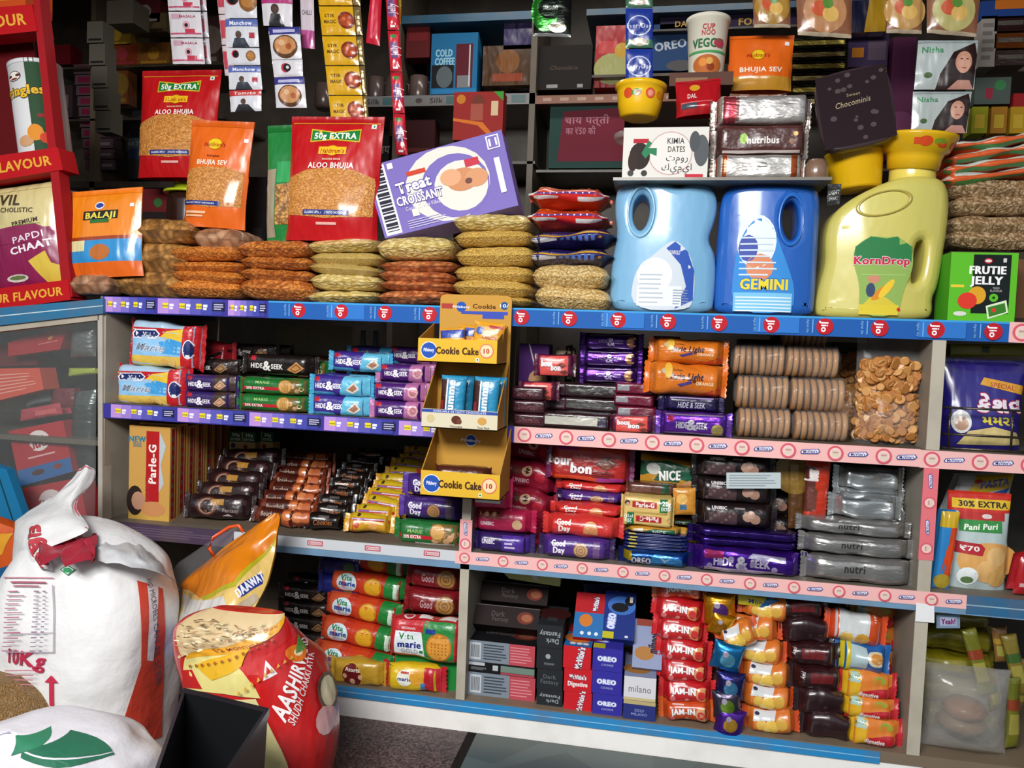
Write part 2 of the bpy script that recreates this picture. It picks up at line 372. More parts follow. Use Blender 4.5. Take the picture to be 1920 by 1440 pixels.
def pillow(w, dp, t, mat, col='c09050', seed=0, wob=.004, film=True, edge=.016):
    def F(sgn):
        def S(u, v, o):
            X = 2*u-1; Y = 2*v-1
            k = max(0, 1-abs(X)**4.6)**.46*max(0, 1-abs(Y)**5)**.45
            x = X*w/2*(1-.05*abs(Y)**3); y = Y*dp/2*(1-.05*abs(X)**3)
            return (x, y, t/2+sgn*(t/2*k)+wob*.7*nz3(x*40+seed, y*40, sgn*3+seed)*min(1, k*3)+ .004*math.sin(x*9+seed))
        return S
    g = G(mat); g.grid(F(1), 26, 12, col); g.grid(lambda u, v, o: F(-1)(1-u, v, o), 26, 12, col)
    kids = []
    if film:
        for sgn in (-1, 1):
            e = G('milky_film'); vs = []
            for j in range(9):
                yy = (j/8-.5)*dp*.9
                for i in range(4):
                    vs.append((sgn*(w/2-.006+i/3*edge), yy, t/2+.004*nz3(yy*30+seed, i, sgn)*i+.004*math.sin(sgn*w/2*9+seed)))
            e.add(vs, [(j*4+i, j*4+i+1, (j+1)*4+i+1, (j+1)*4+i) for j in range(8) for i in range(3)], 'cccccc'); kids.append(('sealed_edge', e))
    return g, kids
def curvegeo(polys, extrude, bevel, res=4):
    c = bpy.data.curves.new('c', 'CURVE'); c.dimensions = '2D'; c.fill_mode = 'BOTH'; c.extrude = max(extrude-bevel, 0); c.bevel_depth = bevel; c.bevel_resolution = res; c.offset = -bevel
    for pts, smooth in polys:
        s = c.splines.new('NURBS' if smooth else 'POLY'); s.points.add(len(pts)-1)
        for q, p in zip(s.points, pts): q.co = (p[0], p[1], 0, 1)
        s.use_cyclic_u = True
        if smooth: s.order_u = 3; s.resolution_u = 4
    o = bpy.data.objects.new('c', c); COL.objects.link(o)
    dg = bpy.context.evaluated_depsgraph_get(); m = o.evaluated_get(dg).to_mesh()
    vs = [(v.co.x, v.co.z, v.co.y) for v in m.vertices]; fs = [tuple(reversed(p.vertices)) for p in m.polygons]
    o.evaluated_get(dg).to_mesh_clear(); bpy.data.objects.remove(o); bpy.data.curves.remove(c)
    return vs, fs
def refine(vs, fs, cuts):
    bm = bmesh.new(); bv = [bm.verts.new(v) for v in vs]
    for f in fs:
        try: bm.faces.new([bv[i] for i in f])
        except ValueError: pass
    for ax, vals in cuts:
        nr = [0, 0, 0]; nr[ax] = 1
        for q in vals:
            pl = [0, 0, 0]; pl[ax] = q; bmesh.ops.bisect_plane(bm, geom=bm.verts[:]+bm.edges[:]+bm.faces[:], plane_co=pl, plane_no=nr, dist=1e-6)
    bmesh.ops.triangulate(bm, faces=[f for f in bm.faces if len(f.verts) > 4])
    bm.verts.index_update(); a = [tuple(v.co) for v in bm.verts]; b = [tuple(v.index for v in f.verts) for f in bm.faces]; bm.free(); return a, b
def chaikin(p, k=2, closed=True):
    for _ in range(k):
        q = []
        m = len(p)
        for i in range(m if closed else m-1):
            a = p[i]; b = p[(i+1) % m]; q += [tuple(.75*x+.25*y for x, y in zip(a, b)), tuple(.25*x+.75*y for x, y in zip(a, b))]
        p = q
    return p
Z1, S2, S3, S4 = .892, .651, .384, .069
# ---------------------------------------------------------------- more helpers
def quadS(c, Y, bulge=0):
    """pixel quad bl, br, tr, tl on y=Y (or one Y per corner) -> surface, width, height"""
    Ys = Y if isinstance(Y, (list, tuple)) else [Y]*4
    q = [WP(p[0], p[1], yy) for p, yy in zip(c, Ys)]
    W = ((q[1]-q[0]).length+(q[2]-q[3]).length)/2; H = ((q[3]-q[0]).length+(q[2]-q[1]).length)/2
    nrm = (q[1]-q[0]).cross(q[3]-q[0]).normalized()
    if nrm.y > 0: nrm = -nrm
    o = (q[0]+q[1])/2
    def S(u, v, off):
        p = q[0]*(1-u)*(1-v)+q[1]*u*(1-v)+q[2]*u*v+q[3]*(1-u)*v
        b = bulge*(max(0, 1-abs(2*u-1)**3)*max(0, 1-abs(2*v-1)**4))**.6
        if bulge: b += .0012*nz3(u*5+q[0].x*9, v*6+q[0].z*5, 1)
        return tuple(p-o+nrm*(off+b))
    return S, W, H, o, nrm
def qgeo(c, Y, depth, col, specs, mat='card', bulge=0, nu=0, nv=0):
    S, W, H, o, nrm = quadS(c, Y, bulge); g = G(mat)
    f = [Vector(S(*p, 0)) for p in ((0, 0), (1, 0), (1, 1), (0, 1))]; bk = [p-nrm*depth for p in f]
    if bulge:
        g.grid(S, 10, 12, col); g.grid(lambda u, v, oo: tuple(Vector(S(1-u, v, 0))-nrm*(depth+2*(Vector(S(1-u, v, 0))-(f[0]*(u)*(1-v)+f[1]*(1-u)*(1-v)+f[2]*(1-u)*v+f[3]*u*v)).dot(nrm))), 10, 12, col)
        prn(g, S, W, H, specs, 20, 24, base=.0005)
    else:
        g.obox([f[0], f[1], bk[1], bk[0], f[3], f[2], bk[2], bk[3]], col); prn(g, S, W, H, specs, nu, nv)
    return g, o, W, H
CNT = [0]
def qput(name, label, cat, c, Y, depth, col, specs=(), mat='card', bulge=0, group=None, kids=None):
    g, o, W, H = qgeo(c, Y, depth, col, specs, mat, bulge); CNT[0] += 1
    k = proto('q%d' % CNT[0], name, cat, g, kids(o) if kids else ())
    return put(k, o, label, group)
def rq(x0, y0, x1, y1, sh=0): return [(x0+sh, y1), (x1+sh, y1), (x1, y0), (x0, y0)]
def lines(x0, y0, x1, y1, n, c, f=.5, seed=1):
    r = random.Random(seed); o = []
    for i in range(n):
        y = y0+(y1-y0)*(i+.5)/n; t = (y1-y0)/n*f/2; o.append(R(x0, y-t, x0+(x1-x0)*r.uniform(.7, 1), y+t, c))
    return o
def logo(cx, cy, r, c1, c2, t, tc='ffffff', H=1):
    return [E(cx, cy, r*1.9, c2, r), E(cx, cy, r*1.7, c1, r*.85), T(t, cx, cy, r*.7, tc)]
def wid(a, b, Y, z): return XP(b, Y, z)-XP(a, Y, z)
def single(key, px, Yf, z, d, label, group=None, rot=(0, 0, 0), s=(1, 1, 1)):
    return put(key, (XP(px, Yf, z), Yf+d/2, z), label, group, rot, s)
rnd = random.Random(5)
def column(key, desc, where, px, Yf, z0, n, h, d, group=None, jit=2.0, dpx=0, tilt=0):
    for i in range(n):
        lb = f"{desc}, {'top of' if i == n-1 and n > 1 else place(i)+' in'} {where}" if n > 1 else f"{desc} {where}"
        x = XP(px+dpx*i, Yf, z0+h*i)
        put(key, (x+rnd.uniform(-.002, .002), Yf+d/2+rnd.uniform(-.003, .003), z0+h*i+.0003*i), lb, group, (tilt, 0, rnd.uniform(-jit, jit)))

# ---------------------------------------------------------------- the room
g = G('terrazzo'); g.box(-3, -6, -.05, -.35, 2.2, 0, '555555'); f1 = struct('floor', g)
g = G('grey_slab'); g.obox([(-.352, -6, -.03), (3, -6, -.03), (3, 0, -.03), (-.33, 0, -.03), (-.352, -6, .001), (3, -6, .001), (3, 0, .001), (-.33, 0, .001)], '555555'); f2 = struct('floor', g)
g = G('plaster'); g.box(-3, 1.55, 0, 3, 1.6, 3.0, '5a544c'); struct('wall_back', g)
g = G('plaster'); g.box(-3.05, -.7, 0, -3, 1.6, 3.0, '5a544c'); struct('wall_left', g)
g = G('plaster'); g.box(3, -.7, 0, 3.05, 1.6, 3.0, '5a544c'); struct('wall_right', g)
g = G('plaster'); g.box(-3, -1.15, 2.2, 3, 1.6, 2.3, '5a544c'); struct('ceiling', g)
g = G('plaster'); g.obox([(-3, -.75, 1.78), (3, -.75, 1.78), (3, -.12, 2.2), (-3, -.12, 2.2), (-3, -.75, 1.80), (3, -.75, 1.80), (3, -.12, 2.22), (-3, -.12, 2.22)], '6a645a'); struct('trim_1', g)  # unseen awning, added to shade the upper shelves and hanging strips from the sky

# ---------------------------------------------------------------- the counter (one long shelved unit)
XL = XP(187, 0, .7); XM0, XM1 = -.377, -.359; XR0, XR1 = .505, .527; XE = 1.15; DP = .46
grey, cream, wood, blue = '8a8378', 'b5ab99', '6b5442', '2f78b4'
def pb(x0, y0, z0, x1, y1, z1, col, mat='laminate'): g_ = G(mat); g_.box(x0, y0, z0, x1, y1, z1, col); return g_
ck = []
ck.append(('counter_top', pb(XL, 0, Z1-.02, XE, DP, Z1, '6a6f78', 'paint')))
ck.append(('shelf_board', pb(XL, 0, S2-.018, XE, DP, S2, '5d564d')))
ck.append(('shelf_board', pb(XL, 0, S3-.018, XE, DP, S3, '6e675c')))
ck.append(('bottom_board', pb(XL, 0, S4-.022, XE, DP, S4, '7a6a58')))
ck.append(('kick_board', pb(XL, .003, 0, XR1+.01, .03, S4-.022, 'f6f3ee', 'white_paint')))
ck.append(('back_panel', pb(XL, DP, S4, XE, DP+.012, S2-.018, '3a3733')))
g = G('laminate'); g.box(XL, 0, 0, XL+.014, DP, Z1-.02, 'a39a8c'); ck.append(('end_panel', g))
for a, b, zt, zb in ((XM0, XM1, S3-.018, S4), (XM0, XM1, S2-.018, S3), (XM0, XM1, Z1-.02, S2), (XR0, XR1, S3-.018, S4), (XR0, XR1, S2-.018, S3), (XR0, XR1, Z1-.02, S2)):
    g = G('laminate'); g.box(a, 0, zb, b, DP, zt, '8f877b'); g.box(a-.0005, -.002, zb, b+.0005, 0, zt, 'b8b0a0'); ck.append(('divider_panel', g))
# edge strips
def strip(x0, x1, z0, z1, y, col, mat='card'):
    g_ = G(mat); g_.box(x0, y, z0, x1, -.0001, z1, col)
    return g_, (lambda u, v, o: (x0+(x1-x0)*u, y-o, z0+(z1-z0)*v)), x1-x0, z1-z0
def purple_strip(px0, px1, zt, zb, segs):
    x0, x1 = XP(px0, 0, zt), XP(px1, 0, zt); g_, S, W, H = strip(x0, x1, zb, zt, -.003, '3a3690')
    sp = []
    for a, b in segs:
        ua, ub = (XP(a, 0, zt)-x0)/W, (XP(b, 0, zt)-x0)/W; L = ub-ua
        for i, c in enumerate(('b98fd6', '9c7fcf', '7a6cc4', '5a58b0', '454aa5', '3a3f98')):
            sp.append(R(ua+L*i/6.5, .06, ua+L*(i+1)/6.5, .96, c))
        for i in range(3):
            x = ua+L*(.1+.24*i); sp += [R(x-.03*L, .4, x+.05*L, .7, 'e8d62a'), T('new', x+.01*L, .55, .16, '3a3020', b=.01), R(x+.07*L, .5, x+.13*L, .66, 'e8e6f2'), R(x+.07*L, .34, x+.12*L, .46, 'e8e6f2')]
        sp += [R(ua+L*.78, .3, ua+L*.95, .8, '20203f')]+lines(ua+L*.8, .35, ua+L*.94, .75, 3, 'b9b9dd')
    prn(g_, S, W, H, sp); return g_
def jio_strip(px0, px1, zt, zb):
    x0, x1 = XP(px0, 0, zt), XP(px1, 0, zt); g_, S, W, H = strip(x0, x1, zb, zt, -.003, '1f5aa8'); sp = []
    n = int((px1-px0)/87)
    sp += [R(0, .9, 1, 1, '3f9ad8')]
    for i in range(n):
        u = (i+.72)/n; hh = .43*H/W
        if i % 3 == 1: sp += [R(u-.02, .1, u+.035, .9, '2f74c4')]
        sp += [E(u, .5, .42, 'b81c2a'), T('Jio', u, .5, .34, 'f4f4f8', rot=-90, b=.03), R(u-.9*hh*1.6, .15, u-.9*hh*1.45, .85, '6fa4dc'), T('digital life', u-hh*1.9, .5, .12, '8fc0ee', rot=-90, b=0)]
    prn(g_, S, W, H, sp); return g_
def pink_strip(x0, x1, zt, zb, vert=False, pale='eeb7b4', y=-.003, per=.083):
    if vert:
        g_ = G('card'); g_.box(x0, y, zb, x1, -.0001, zt, pale); W, H = zt-zb, x1-x0
        S = lambda u, v, o: (x1-(x1-x0)*v, y-o, zb+(zt-zb)*u)
    else: g_, S, W, H = strip(x0, x1, zb, zt, y, pale)
    n = max(1, int(round(W/per))); sp = []
    k = H/W
    for i in range(n):
        u = (i+.25)/n; w2 = (i+.72)/n; L = .9*k
        if not vert and u < .45+.3*math.sin(i): pass
        sp += [E(u, .5, .44, 'd4606e'), E(u, .5, .32, 'eec6c4'), R(u-.18*k, .3, u+.2*k, .66, 'd9cbb4'), R(u-.15*k, .5, u+.16*k, .6, 'c7929a'),
               P([(w2-L*.55, .36), (w2+L*.45, .40), (w2+L*.62, .55), (w2+L*.5, .70), (w2-L*.5, .62), (w2-L*.62, .46)], '4a4f93'),
               P([(w2-L*.5, .40), (w2+L*.42, .44), (w2+L*.54, .55), (w2+L*.45, .66), (w2-L*.46, .58), (w2-L*.55, .46)], 'e6e2ee'),
               T("McVitie's", w2, .52, .17, '3b3f8a', w=L*.85, rot=3, b=.03)]
    prn(g_, S, W, H, sp); return g_
LBL = 'printed shelf-edge sticker strip'
ck.append(('edge_strip', purple_strip(195, 505, Z1, Z1-.037, [(198, 298), (298, 430), (430, 505)]), 'purple printed edge strip'))
ck.append(('edge_strip', jio_strip(505, 1892, Z1, Z1-.037), 'blue edge strip with red circles'))
ck.append(('edge_strip', pink_strip(XP(1892, 0, Z1), XE, Z1, Z1-.037), 'pink printed edge strip'))
ck.append(('edge_strip', purple_strip(195, 965, S2, S2-.033, [(210, 335), (335, 470), (470, 610), (610, 750), (750, 900)]), 'purple printed edge strip'))
ck.append(('edge_strip', pink_strip(XP(965, 0, S2), XR0-.01, S2, S2-.033), 'pink printed edge strip'))
ck.append(('edge_strip', pink_strip(XR0-.01, XE, S2-.001, S2-.034), 'pink printed edge strip'))
g_, S, W, H = strip(XL, XP(440, 0, S3), S3-.036, S3, -.003, '4b3a50', 'paint'); prn(g_, S, W, H, lines(.05, .2, .9, .8, 4, '63506a')); ck.append(('edge_strip', g_, 'dark purple worn edge strip'))
g_, S, W, H = strip(XP(440, 0, S3), XM0-.012, S3-.022, S3, -.003, 'c9cdd2'); sp = []
for i in range(4): u = .12+.26*i; sp += [R(u-.035, .3, u+.035, .8, 'c04a58'), R(u-.03, .4, u+.03, .7, 'e6d4d8'), T('MONGINIS', u, .55, .2, 'b03040', w=.055)]
prn(g_, S, W, H, sp); ck.append(('edge_strip', g_, 'white edge strip with red marks'))
g_, S, W, H = strip(XP(440, 0, S3), XE, S3-.037, S3-.022, -.002, '6f94b4', 'paint'); ck.append(('edge_moulding', g_))
ck.append(('edge_strip', pink_strip(XM0-.012, XP(1812, 0, S3), S3, S3-.026), 'pale pink printed edge strip'))
g_, S, W, H = strip(XP(1812, 0, S3), XE, S3-.034, S3, -.003, '1c6694', 'paint'); prn(g_, S, W, H, [R(0, .45, 1, .52, '9cc0d4')]); ck.append(('edge_moulding', g_))
ck.append(('edge_strip', pink_strip(XM0-.004, XM1+.004, S2-.2, S3, True, 'e9a9a8'), 'pink sticker strip on the divider'))
ck.append(('edge_strip', pink_strip(XR0-.002, XR1+.002, S2-.034, S3+.06, True, 'e0737c'), 'rose sticker strip on the right divider'))
g_, S, W, H = strip(XL, XP(1650, 0, S4), S4-.025, S4-.002, -.002, '2687c4', 'paint'); prn(g_, S, W, H, [R(0, .48, 1, .56, '8cc4e6')]); ck.append(('edge_moulding', g_, 'bright blue moulding'))
g = G('card'); S, W, H, o_, n_ = quadS([(1716, 1165), (1752, 1168), (1752, 1135), (1718, 1130)], -.006); o2 = o_
g.grid(lambda u, v, o: tuple(Vector(S(u, v, o))+o2), 4, 3, 'e8e8ea'); ck.append(('paper_scrap', g))
# sloped riser under the piled packs on the middle shelf, left bay
SL = math.radians(19.5)
g = G('laminate'); zt = .02+math.tan(SL)*.40
g.obox([(XL+.17, .02, S3+.0005), (XM0-.001, .02, S3+.0005), (XM0-.001, .42, S3+.0005), (XL+.17, .42, S3+.0005), (XL+.17, .02, S3+.002), (XM0-.001, .02, S3+.002), (XM0-.001, .42, S3+zt-.02), (XL+.17, .42, S3+zt-.02)], '55483c'); ck.append(('sloped_riser', g))
proto('counter', 'display_counter', 'counter', None, ck)
put('counter', (0, 0, 0), 'long shop counter with open shelves, blue and pink edge stickers and white kick board')

# ---------------------------------------------------------------- left glass cabinet
XC = -2.1
def PW(px, py, Y): return tuple(WP(px, py, Y))
ck = []
def qpoly(mat, pts, Y, depth, col):
    g_ = G(mat); f = [WP(p[0], p[1], Y) for p in pts]; b = [p+Vector((0, depth, 0)) for p in f]
    g_.obox([f[0], f[1], b[1], b[0], f[3], f[2], b[2], b[3]], col); return g_
g = qpoly('paint', [(-260, 640), (193, 588), (193, 560), (-260, 600)], -.012, .45, '2d7099')
S, W, H, o_, n_ = quadS([(-260, 640), (193, 588), (193, 560), (-260, 600)], -.012)
prn(g, lambda u, v, o: tuple(Vector(S(u, v, o))+o_), W, H, [R(0, .5, 1, .56, 'c9dbe4')]); ck.append(('top_ledge', g, 'blue ledge with a white line'))
g = qpoly('laminate', [(184, 1010), (192, 1010), (192, 588), (183, 588)], -.006, .03, 'b3aca0'); ck.append(('frame_post', g))
g = qpoly('laminate', [(-260, 652), (186, 600), (186, 588), (-260, 640)], -.006, .03, 'b0a696'); ck.append(('frame_rail', g))
g = G('laminate'); g.box(XC, 0, 0, XL-.003, .44, .03, '6b5442'); ck.append(('bottom_board', g))
for z in (.30, .56):
    g = G('laminate'); g.box(XC, .03, z-.012, XL-.01, .44, z, '5c564c'); ck.append(('shelf_board', g))
g = G('laminate'); g.box(XC, .44, 0, XL-.003, .452, .85, '4a443c'); ck.append(('back_panel', g))
g = G('pane_glass'); g.box(XC, -.002, .03, XL-.008, .001, .84, 'ffffff'); ck.append(('glass_pane', g))
proto('lc', 'glass_cabinet', 'cabinet', None, ck); put('lc', (0, 0, 0), 'glass-fronted cabinet with a blue ledge under the red snack rack')
# ---------------------------------------------------------------- snack bags stacked on the counter top
def bagcol(cid, x0, x1, ybs, mats, desc, where, dp=.15, Yf=.015, thin=1.0, z0=Z1):
    """ybs: pixel y of the tops from the lowest bag upward; mats per bag"""
    xm = (x0+x1)/2; z = z0; w = wid(x0, x1, Yf, z0+.03); n = len(ybs)
    zs = [WP(xm, y, Yf+.01).z for y in ybs]
    for i, zt in enumerate(zs):
        t = max(.018, zt-z); m, dsc = mats[i]
        k = (m, round(w, 2), round(t*1.0, 3), cid)
        if k not in PR: proto(k, 'snack_bag', 'snack bag', *pillow(w, dp, t*1.12, m, seed=len(PR)*1.37))
        nm = f"clear bag of {dsc}, {'top of' if i == n-1 else place(i)+' in'} {where}"
        put(k, (XP(xm+rnd.uniform(-4, 4), Yf, z), Yf+dp/2+rnd.uniform(-.004, .004), z), nm, f"snack bags in {where}", (0, rnd.uniform(-1, 1), rnd.uniform(-3, 3)))
        z += t
N_, O_, MX, PS, FD, PF, PM, OT, RS = ('nimki', 'brown fried strips'), ('orange_sev', 'orange fried strands'), ('mixture', 'orange brown mixture'), ('pale_sev', 'pale yellow fried sticks'), ('fine_dal', 'fine yellow fried lentils'), ('plain_flour', 'smooth yellow powder snack'), ('peanut_mix', 'reddish peanut mix'), ('oats', 'pale oat flakes'), ('round_snack', 'round pink-brown crisps')
bagcol('a', 190, 345, [512, 455, 410], [N_, N_, N_], N_, 'the far left stack', .17, .02)
bagcol('b', 128, 200, [520], [RS], RS, 'front of the far left stack', .08, -.01)
bagcol('c', 312, 448, [530, 507, 488, 462], [O_]*4, O_, 'the stack second from left', .16)
k = proto('rs', 'snack_bag', 'snack bag', *pillow(.125, .12, .05, 'round_snack', seed=3.3))
put(k, (XP(400, .03, .99), .10, WP(400, 466, .03).z), 'clear bag of round pale crisps on top of the orange strand bags')
bagcol('d', 440, 580, [526, 503, 480, 450], [MX]*4, MX, 'the stack third from left', .16)
bagcol('e', 572, 706, [548, 517, 496, 471, 447], [PS, PS, PF, PF, PS], PS, 'the large red pouch stack', .16)
bagcol('f', 702, 846, [548, 529, 507, 486, 447], [PM, PM, PM, PM, PS], PM, 'the croissant carton stack', .16)
bagcol('g', 846, 996, [558, 528, 497, 462, 435, 405], [FD]*5+[PS], FD, 'the tall yellow stack', .16)
bagcol('h', 992, 1140, [540, 496], [OT, OT], OT, 'the stack beside the light blue jug', .16)
# flat printed bags above the oats
def flatbag(key, w, t, dp, body, specs, mat='wrapper'):
    g, k = packet(w, t, dp, body, specs, n=1.7, taper=.16, seal=.006, wob=.003, ky=.8, kz=.12, mat=mat)
    return proto(key, 'snack_bag', 'snack bag', g, k)
zt = WP(1065, 496, .02).z
hN = .038
flatbag('navybag', .182, hN, .16, '241d55', [R(0, .58, 1, .74, 'd9a032'), R(.06, .2, .36, .5, 'c9c9cf'), T('just amazing with namkeen', .5, .86, .16, 'b9b4d9', w=.6, b=0)]+[R(.4+.07*i, .2, .44+.07*i, .5, '4a6fc0') for i in range(6)]+[E(.85, .36, .1, 'd98a3a')])
for i in range(2): put('navybag', (XP(1062+8*i, .02, zt+hN*i), .10, zt+hN*i), 'navy bag with gold stripe, '+('lower' if i == 0 else 'upper')+' of the two above the oat bags', 'navy snack bags', (0, -1.5-2*i, 2-5*i))
hR = .044
flatbag('redbag', .165, hR, .15, 'c4421c', [R(0, .5, 1, .62, '5a3a80'), R(0, .12, 1, .5, 'cf1f1f'), R(.06, .18, .38, .42, 'd9dcdc'), R(.62, .18, .94, .42, 'd9dcdc'), P([(0, .3), (.12, .62), (0, .9)], 'd8d4cf'), P([(1, .3), (.88, .62), (1, .9)], 'd8d4cf')]+[E(.2+.08*i, .56, .04, 'e8e0e0') for i in range(8)]+[E(.15+.1*i, .95+.1*(i % 2), .1, 'e07a2a') for i in range(8)])
for i in range(2): put('redbag', (XP(1062, .02, zt+2*hN+hR*i), .10, zt+2*hN+hR*i), 'red and white snack bag with orange top, '+('lower' if i == 0 else 'upper')+' of the two above the navy bags', 'red snack bags', (0, 1, -2+3*i))

# ---------------------------------------------------------------- standing pouches
def pz(px, py, Y): return WP(px, py, Y)
def standpouch(key, name, x0, y0, x1, y1, Y, d, col, specs, win=None, label='', rot=0, cat='snack pouch', lean=.01, **kw):
    cx, zb, w, h = RC(x0, y0, x1, y1, Y); g, k = pouch(w, h, d, col, specs, win=win, lean=lean, **kw)
    proto(key, name, cat, g, k); return put(key, (cx, Y+d/2, zb), label, None, (0, rot, 0))
red, org = 'b8141a', 'e0661a'
aloo = lambda: [R(.09, .72, .1, .72, red), P([(.24, .785), (.5, .80), (.78, .785), (.78, .895), (.5, .87), (.24, .895)], 'd9b62a'), P([(.25, .795), (.5, .81), (.77, .795), (.77, .885), (.5, .862), (.25, .885)], '1c7a34'),
    T('50g EXTRA', .51, .838, .05, 'f4f4f0', w=.46, b=.03), E(.5, .715, .055, 'a86a10', .045), E(.5, .715, .05, 'e8b81c', .04), R(.35, .685, .65, .745, 'e8b81c'), T("Haldiram's", .5, .712, .035, 'a01818', w=.26, sh=.2), T('SNACKS SINCE', .5, .645, .014, 'f0e0c0', w=.2), T('ALOO BHUJIA', .5, .595, .045, 'f4ece4', w=.5, b=.03), R(.88, .9, .93, .935, 'e8e8e8'), E(.905, .917, .01, '1c7a34')]
winS = ('bhujia', [(.03, .2), (.5, .17), (.97, .2), (.97, .5), (.75, .56), (.5, .575), (.25, .56), (.03, .5)])
aloo_b = [R(.25, .195, .75, .235, '1f2f7a'), T('CLASSIC SPICY POTATO NOODLES', .5, .215, .018, 'e8e8f0', w=.46), R(.4, .12, .62, .14, 'e8b0a8')]
standpouch('p_red2', 'snack_pouch', 523, 207, 700, 450, .02, .075, red, aloo(), winS+(aloo_b,), 'large red zip pouch of potato strands leaning beside the croissant carton', 1.0, zipc='d98a2a', topcol='a81218')
standpouch('p_red1', 'snack_pouch', 243, 120, 393, 330, .16, .07, red, aloo(), winS+(aloo_b,), 'red zip pouch of potato strands standing behind the orange pouch', .5, zipc='d98a2a', topcol='a81218')
standpouch('p_org1', 'snack_pouch', 332, 218, 450, 425, .05, .055, org, [E(.45, .775, .075, 'a86a10', .055), E(.45, .775, .07, 'e8c41c', .05), T("Haldiram's", .45, .77, .04, 'a01818', w=.34, sh=.2), R(.9, .8, .96, .835, 'e8e8e8'), T('PUNJABI', .45, .66, .018, '6a2010', w=.2), T('BHUJIA SEV', .45, .6, .045, 'f6ead8', w=.5, b=.03)],
           ('bhujia', [(.04, .2), (.5, .18), (.96, .2), (.96, .52), (.7, .555), (.3, .555), (.04, .52)], [R(.0, .195, .68, .235, '1f2f7a'), T('CLASSIC SPICY NOODLES', .34, .215, .014, 'e8e8f0', w=.5), R(.1, .12, .45, .14, 'f0c8a0'), R(.1, .09, .4, .105, 'f0c8a0')]), 'orange pouch of fried strands in front of the red pouch', 3, topcol='d05c14')
standpouch('p_grn', 'snack_pouch', 492, 225, 572, 455, .05, .055, lambda u, v: '1f7a38' if v > .5 or v < .14 else ('1f7a38' if u > .25 else 'a39a80'), [R(.05, .05, .3, .62, '9a9078'), R(.32, .5, .95, .68, '2f9a54')],
           ('chana', [(.32, .15), (.97, .15), (.97, .46), (.66, .5), (.32, .48)]), 'green pouch seen edge-on left of the large red pouch', -2, topcol='186a2c')
standpouch('p_balaji', 'snack_pouch', 108, 350, 258, 520, .0, .05, 'e88416', [R(0, .42, 1, .46, '9a3a10'), R(0, .17, 1, .42, '2a8ac8'), R(0, .3, .35, .42, 'e0d8a0'), R(0, 0, 1, .17, 'e0661a'), E(.5, .815, .06, 'e8e8ef', .045), E(.5, .815, .05, '2c3f9a', .03), R(.3, .655, .74, .755, '141414'), T('BALAJI', .52, .705, .07, 'e8d64a', w=.38, b=.04), R(.4, .615, .64, .655, '2a6a2a'), E(.55, .28, .13, 'b8661f', .09), R(.88, .78, .93, .82, 'e8e8e8')], None,
           'orange and blue snack pouch behind the fried strip bags', -4, topcol='ea7a18')
standpouch('p_small', 'snack_pouch', 1366, 56, 1490, 166, .24, .05, org, [E(.45, .62, .12, 'a86a10', .1), E(.45, .62, .11, 'e8c41c', .09), T("Haldiram's", .45, .61, .07, 'a01818', w=.36, sh=.2), T('BHUJIA SEV', .5, .34, .09, 'f6ead8', w=.66, b=.03), R(.86, .8, .93, .87, 'e8e8e8'), R(0, 0, 1, .22, 'c08a2a')], None,
           'small orange pouch standing on a clear tub, upper right', 1)
# tilted croissant carton
cq = [(722, 447), (972, 385), (940, 243), (683, 314)]
pur = '7a6cb4'
cs = [R(.22, .0, .23, .01, pur), E(.55, .5, .52, 'dcd9d0', .49), E(.6, .45, .42, pur, .42), E(.64, .43, .33, 'dcd9d0', .33), R(.02, .02, .14, .98, 'e3e1e6')]
cs += [R(.035, .06+.9*i/26, .125, .06+.9*i/26+.012*(1+(i*7 % 3)), '2a2a3a') for i in range(26)]
cs += [R(.16, .88, .2, .96, 'e8e8f0'), E(.66, .5, .2, 'c98a62', .15), E(.58, .56, .13, 'd9a27c', .11), E(.76, .48, .14, 'cf946c', .12), E(.7, .46, .045, '6f4a44', .04), R(.7, .64, .8, .74, 'c23a4a'), R(.28, .72, .42, .78, 'c8452e'),
       T('Treat', .31, .6, .15, 'f2f0f6', w=.25, b=.05, o='5a4a98', ob=.05, rot=3), T('CROISSANT', .33, .42, .12, 'f2f0f6', w=.34, b=.03, o='5a4a98', ob=.04), T('Cocoa Creme Filled', .34, .3, .05, 'e8e6f2', w=.26, b=0), R(.88, .78, .97, .96, 'e0dfe8'), R(.89, .795, .96, .945, pur), T('11', .925, .87, .1, 'e8e8f0', b=.03), R(.905, .2, .945, .66, 'dedce4')]
cs += lines(.2, .03, .5, .15, 4, 'c9c4e0', .35)+[R(.25, .18, .3, .28, 'dcd9d0')]
qput('croissant_carton', 'purple and cream croissant carton tilted across the snack bags', 'carton', cq, [.03, .03, .07, .07], .06, pur, cs)

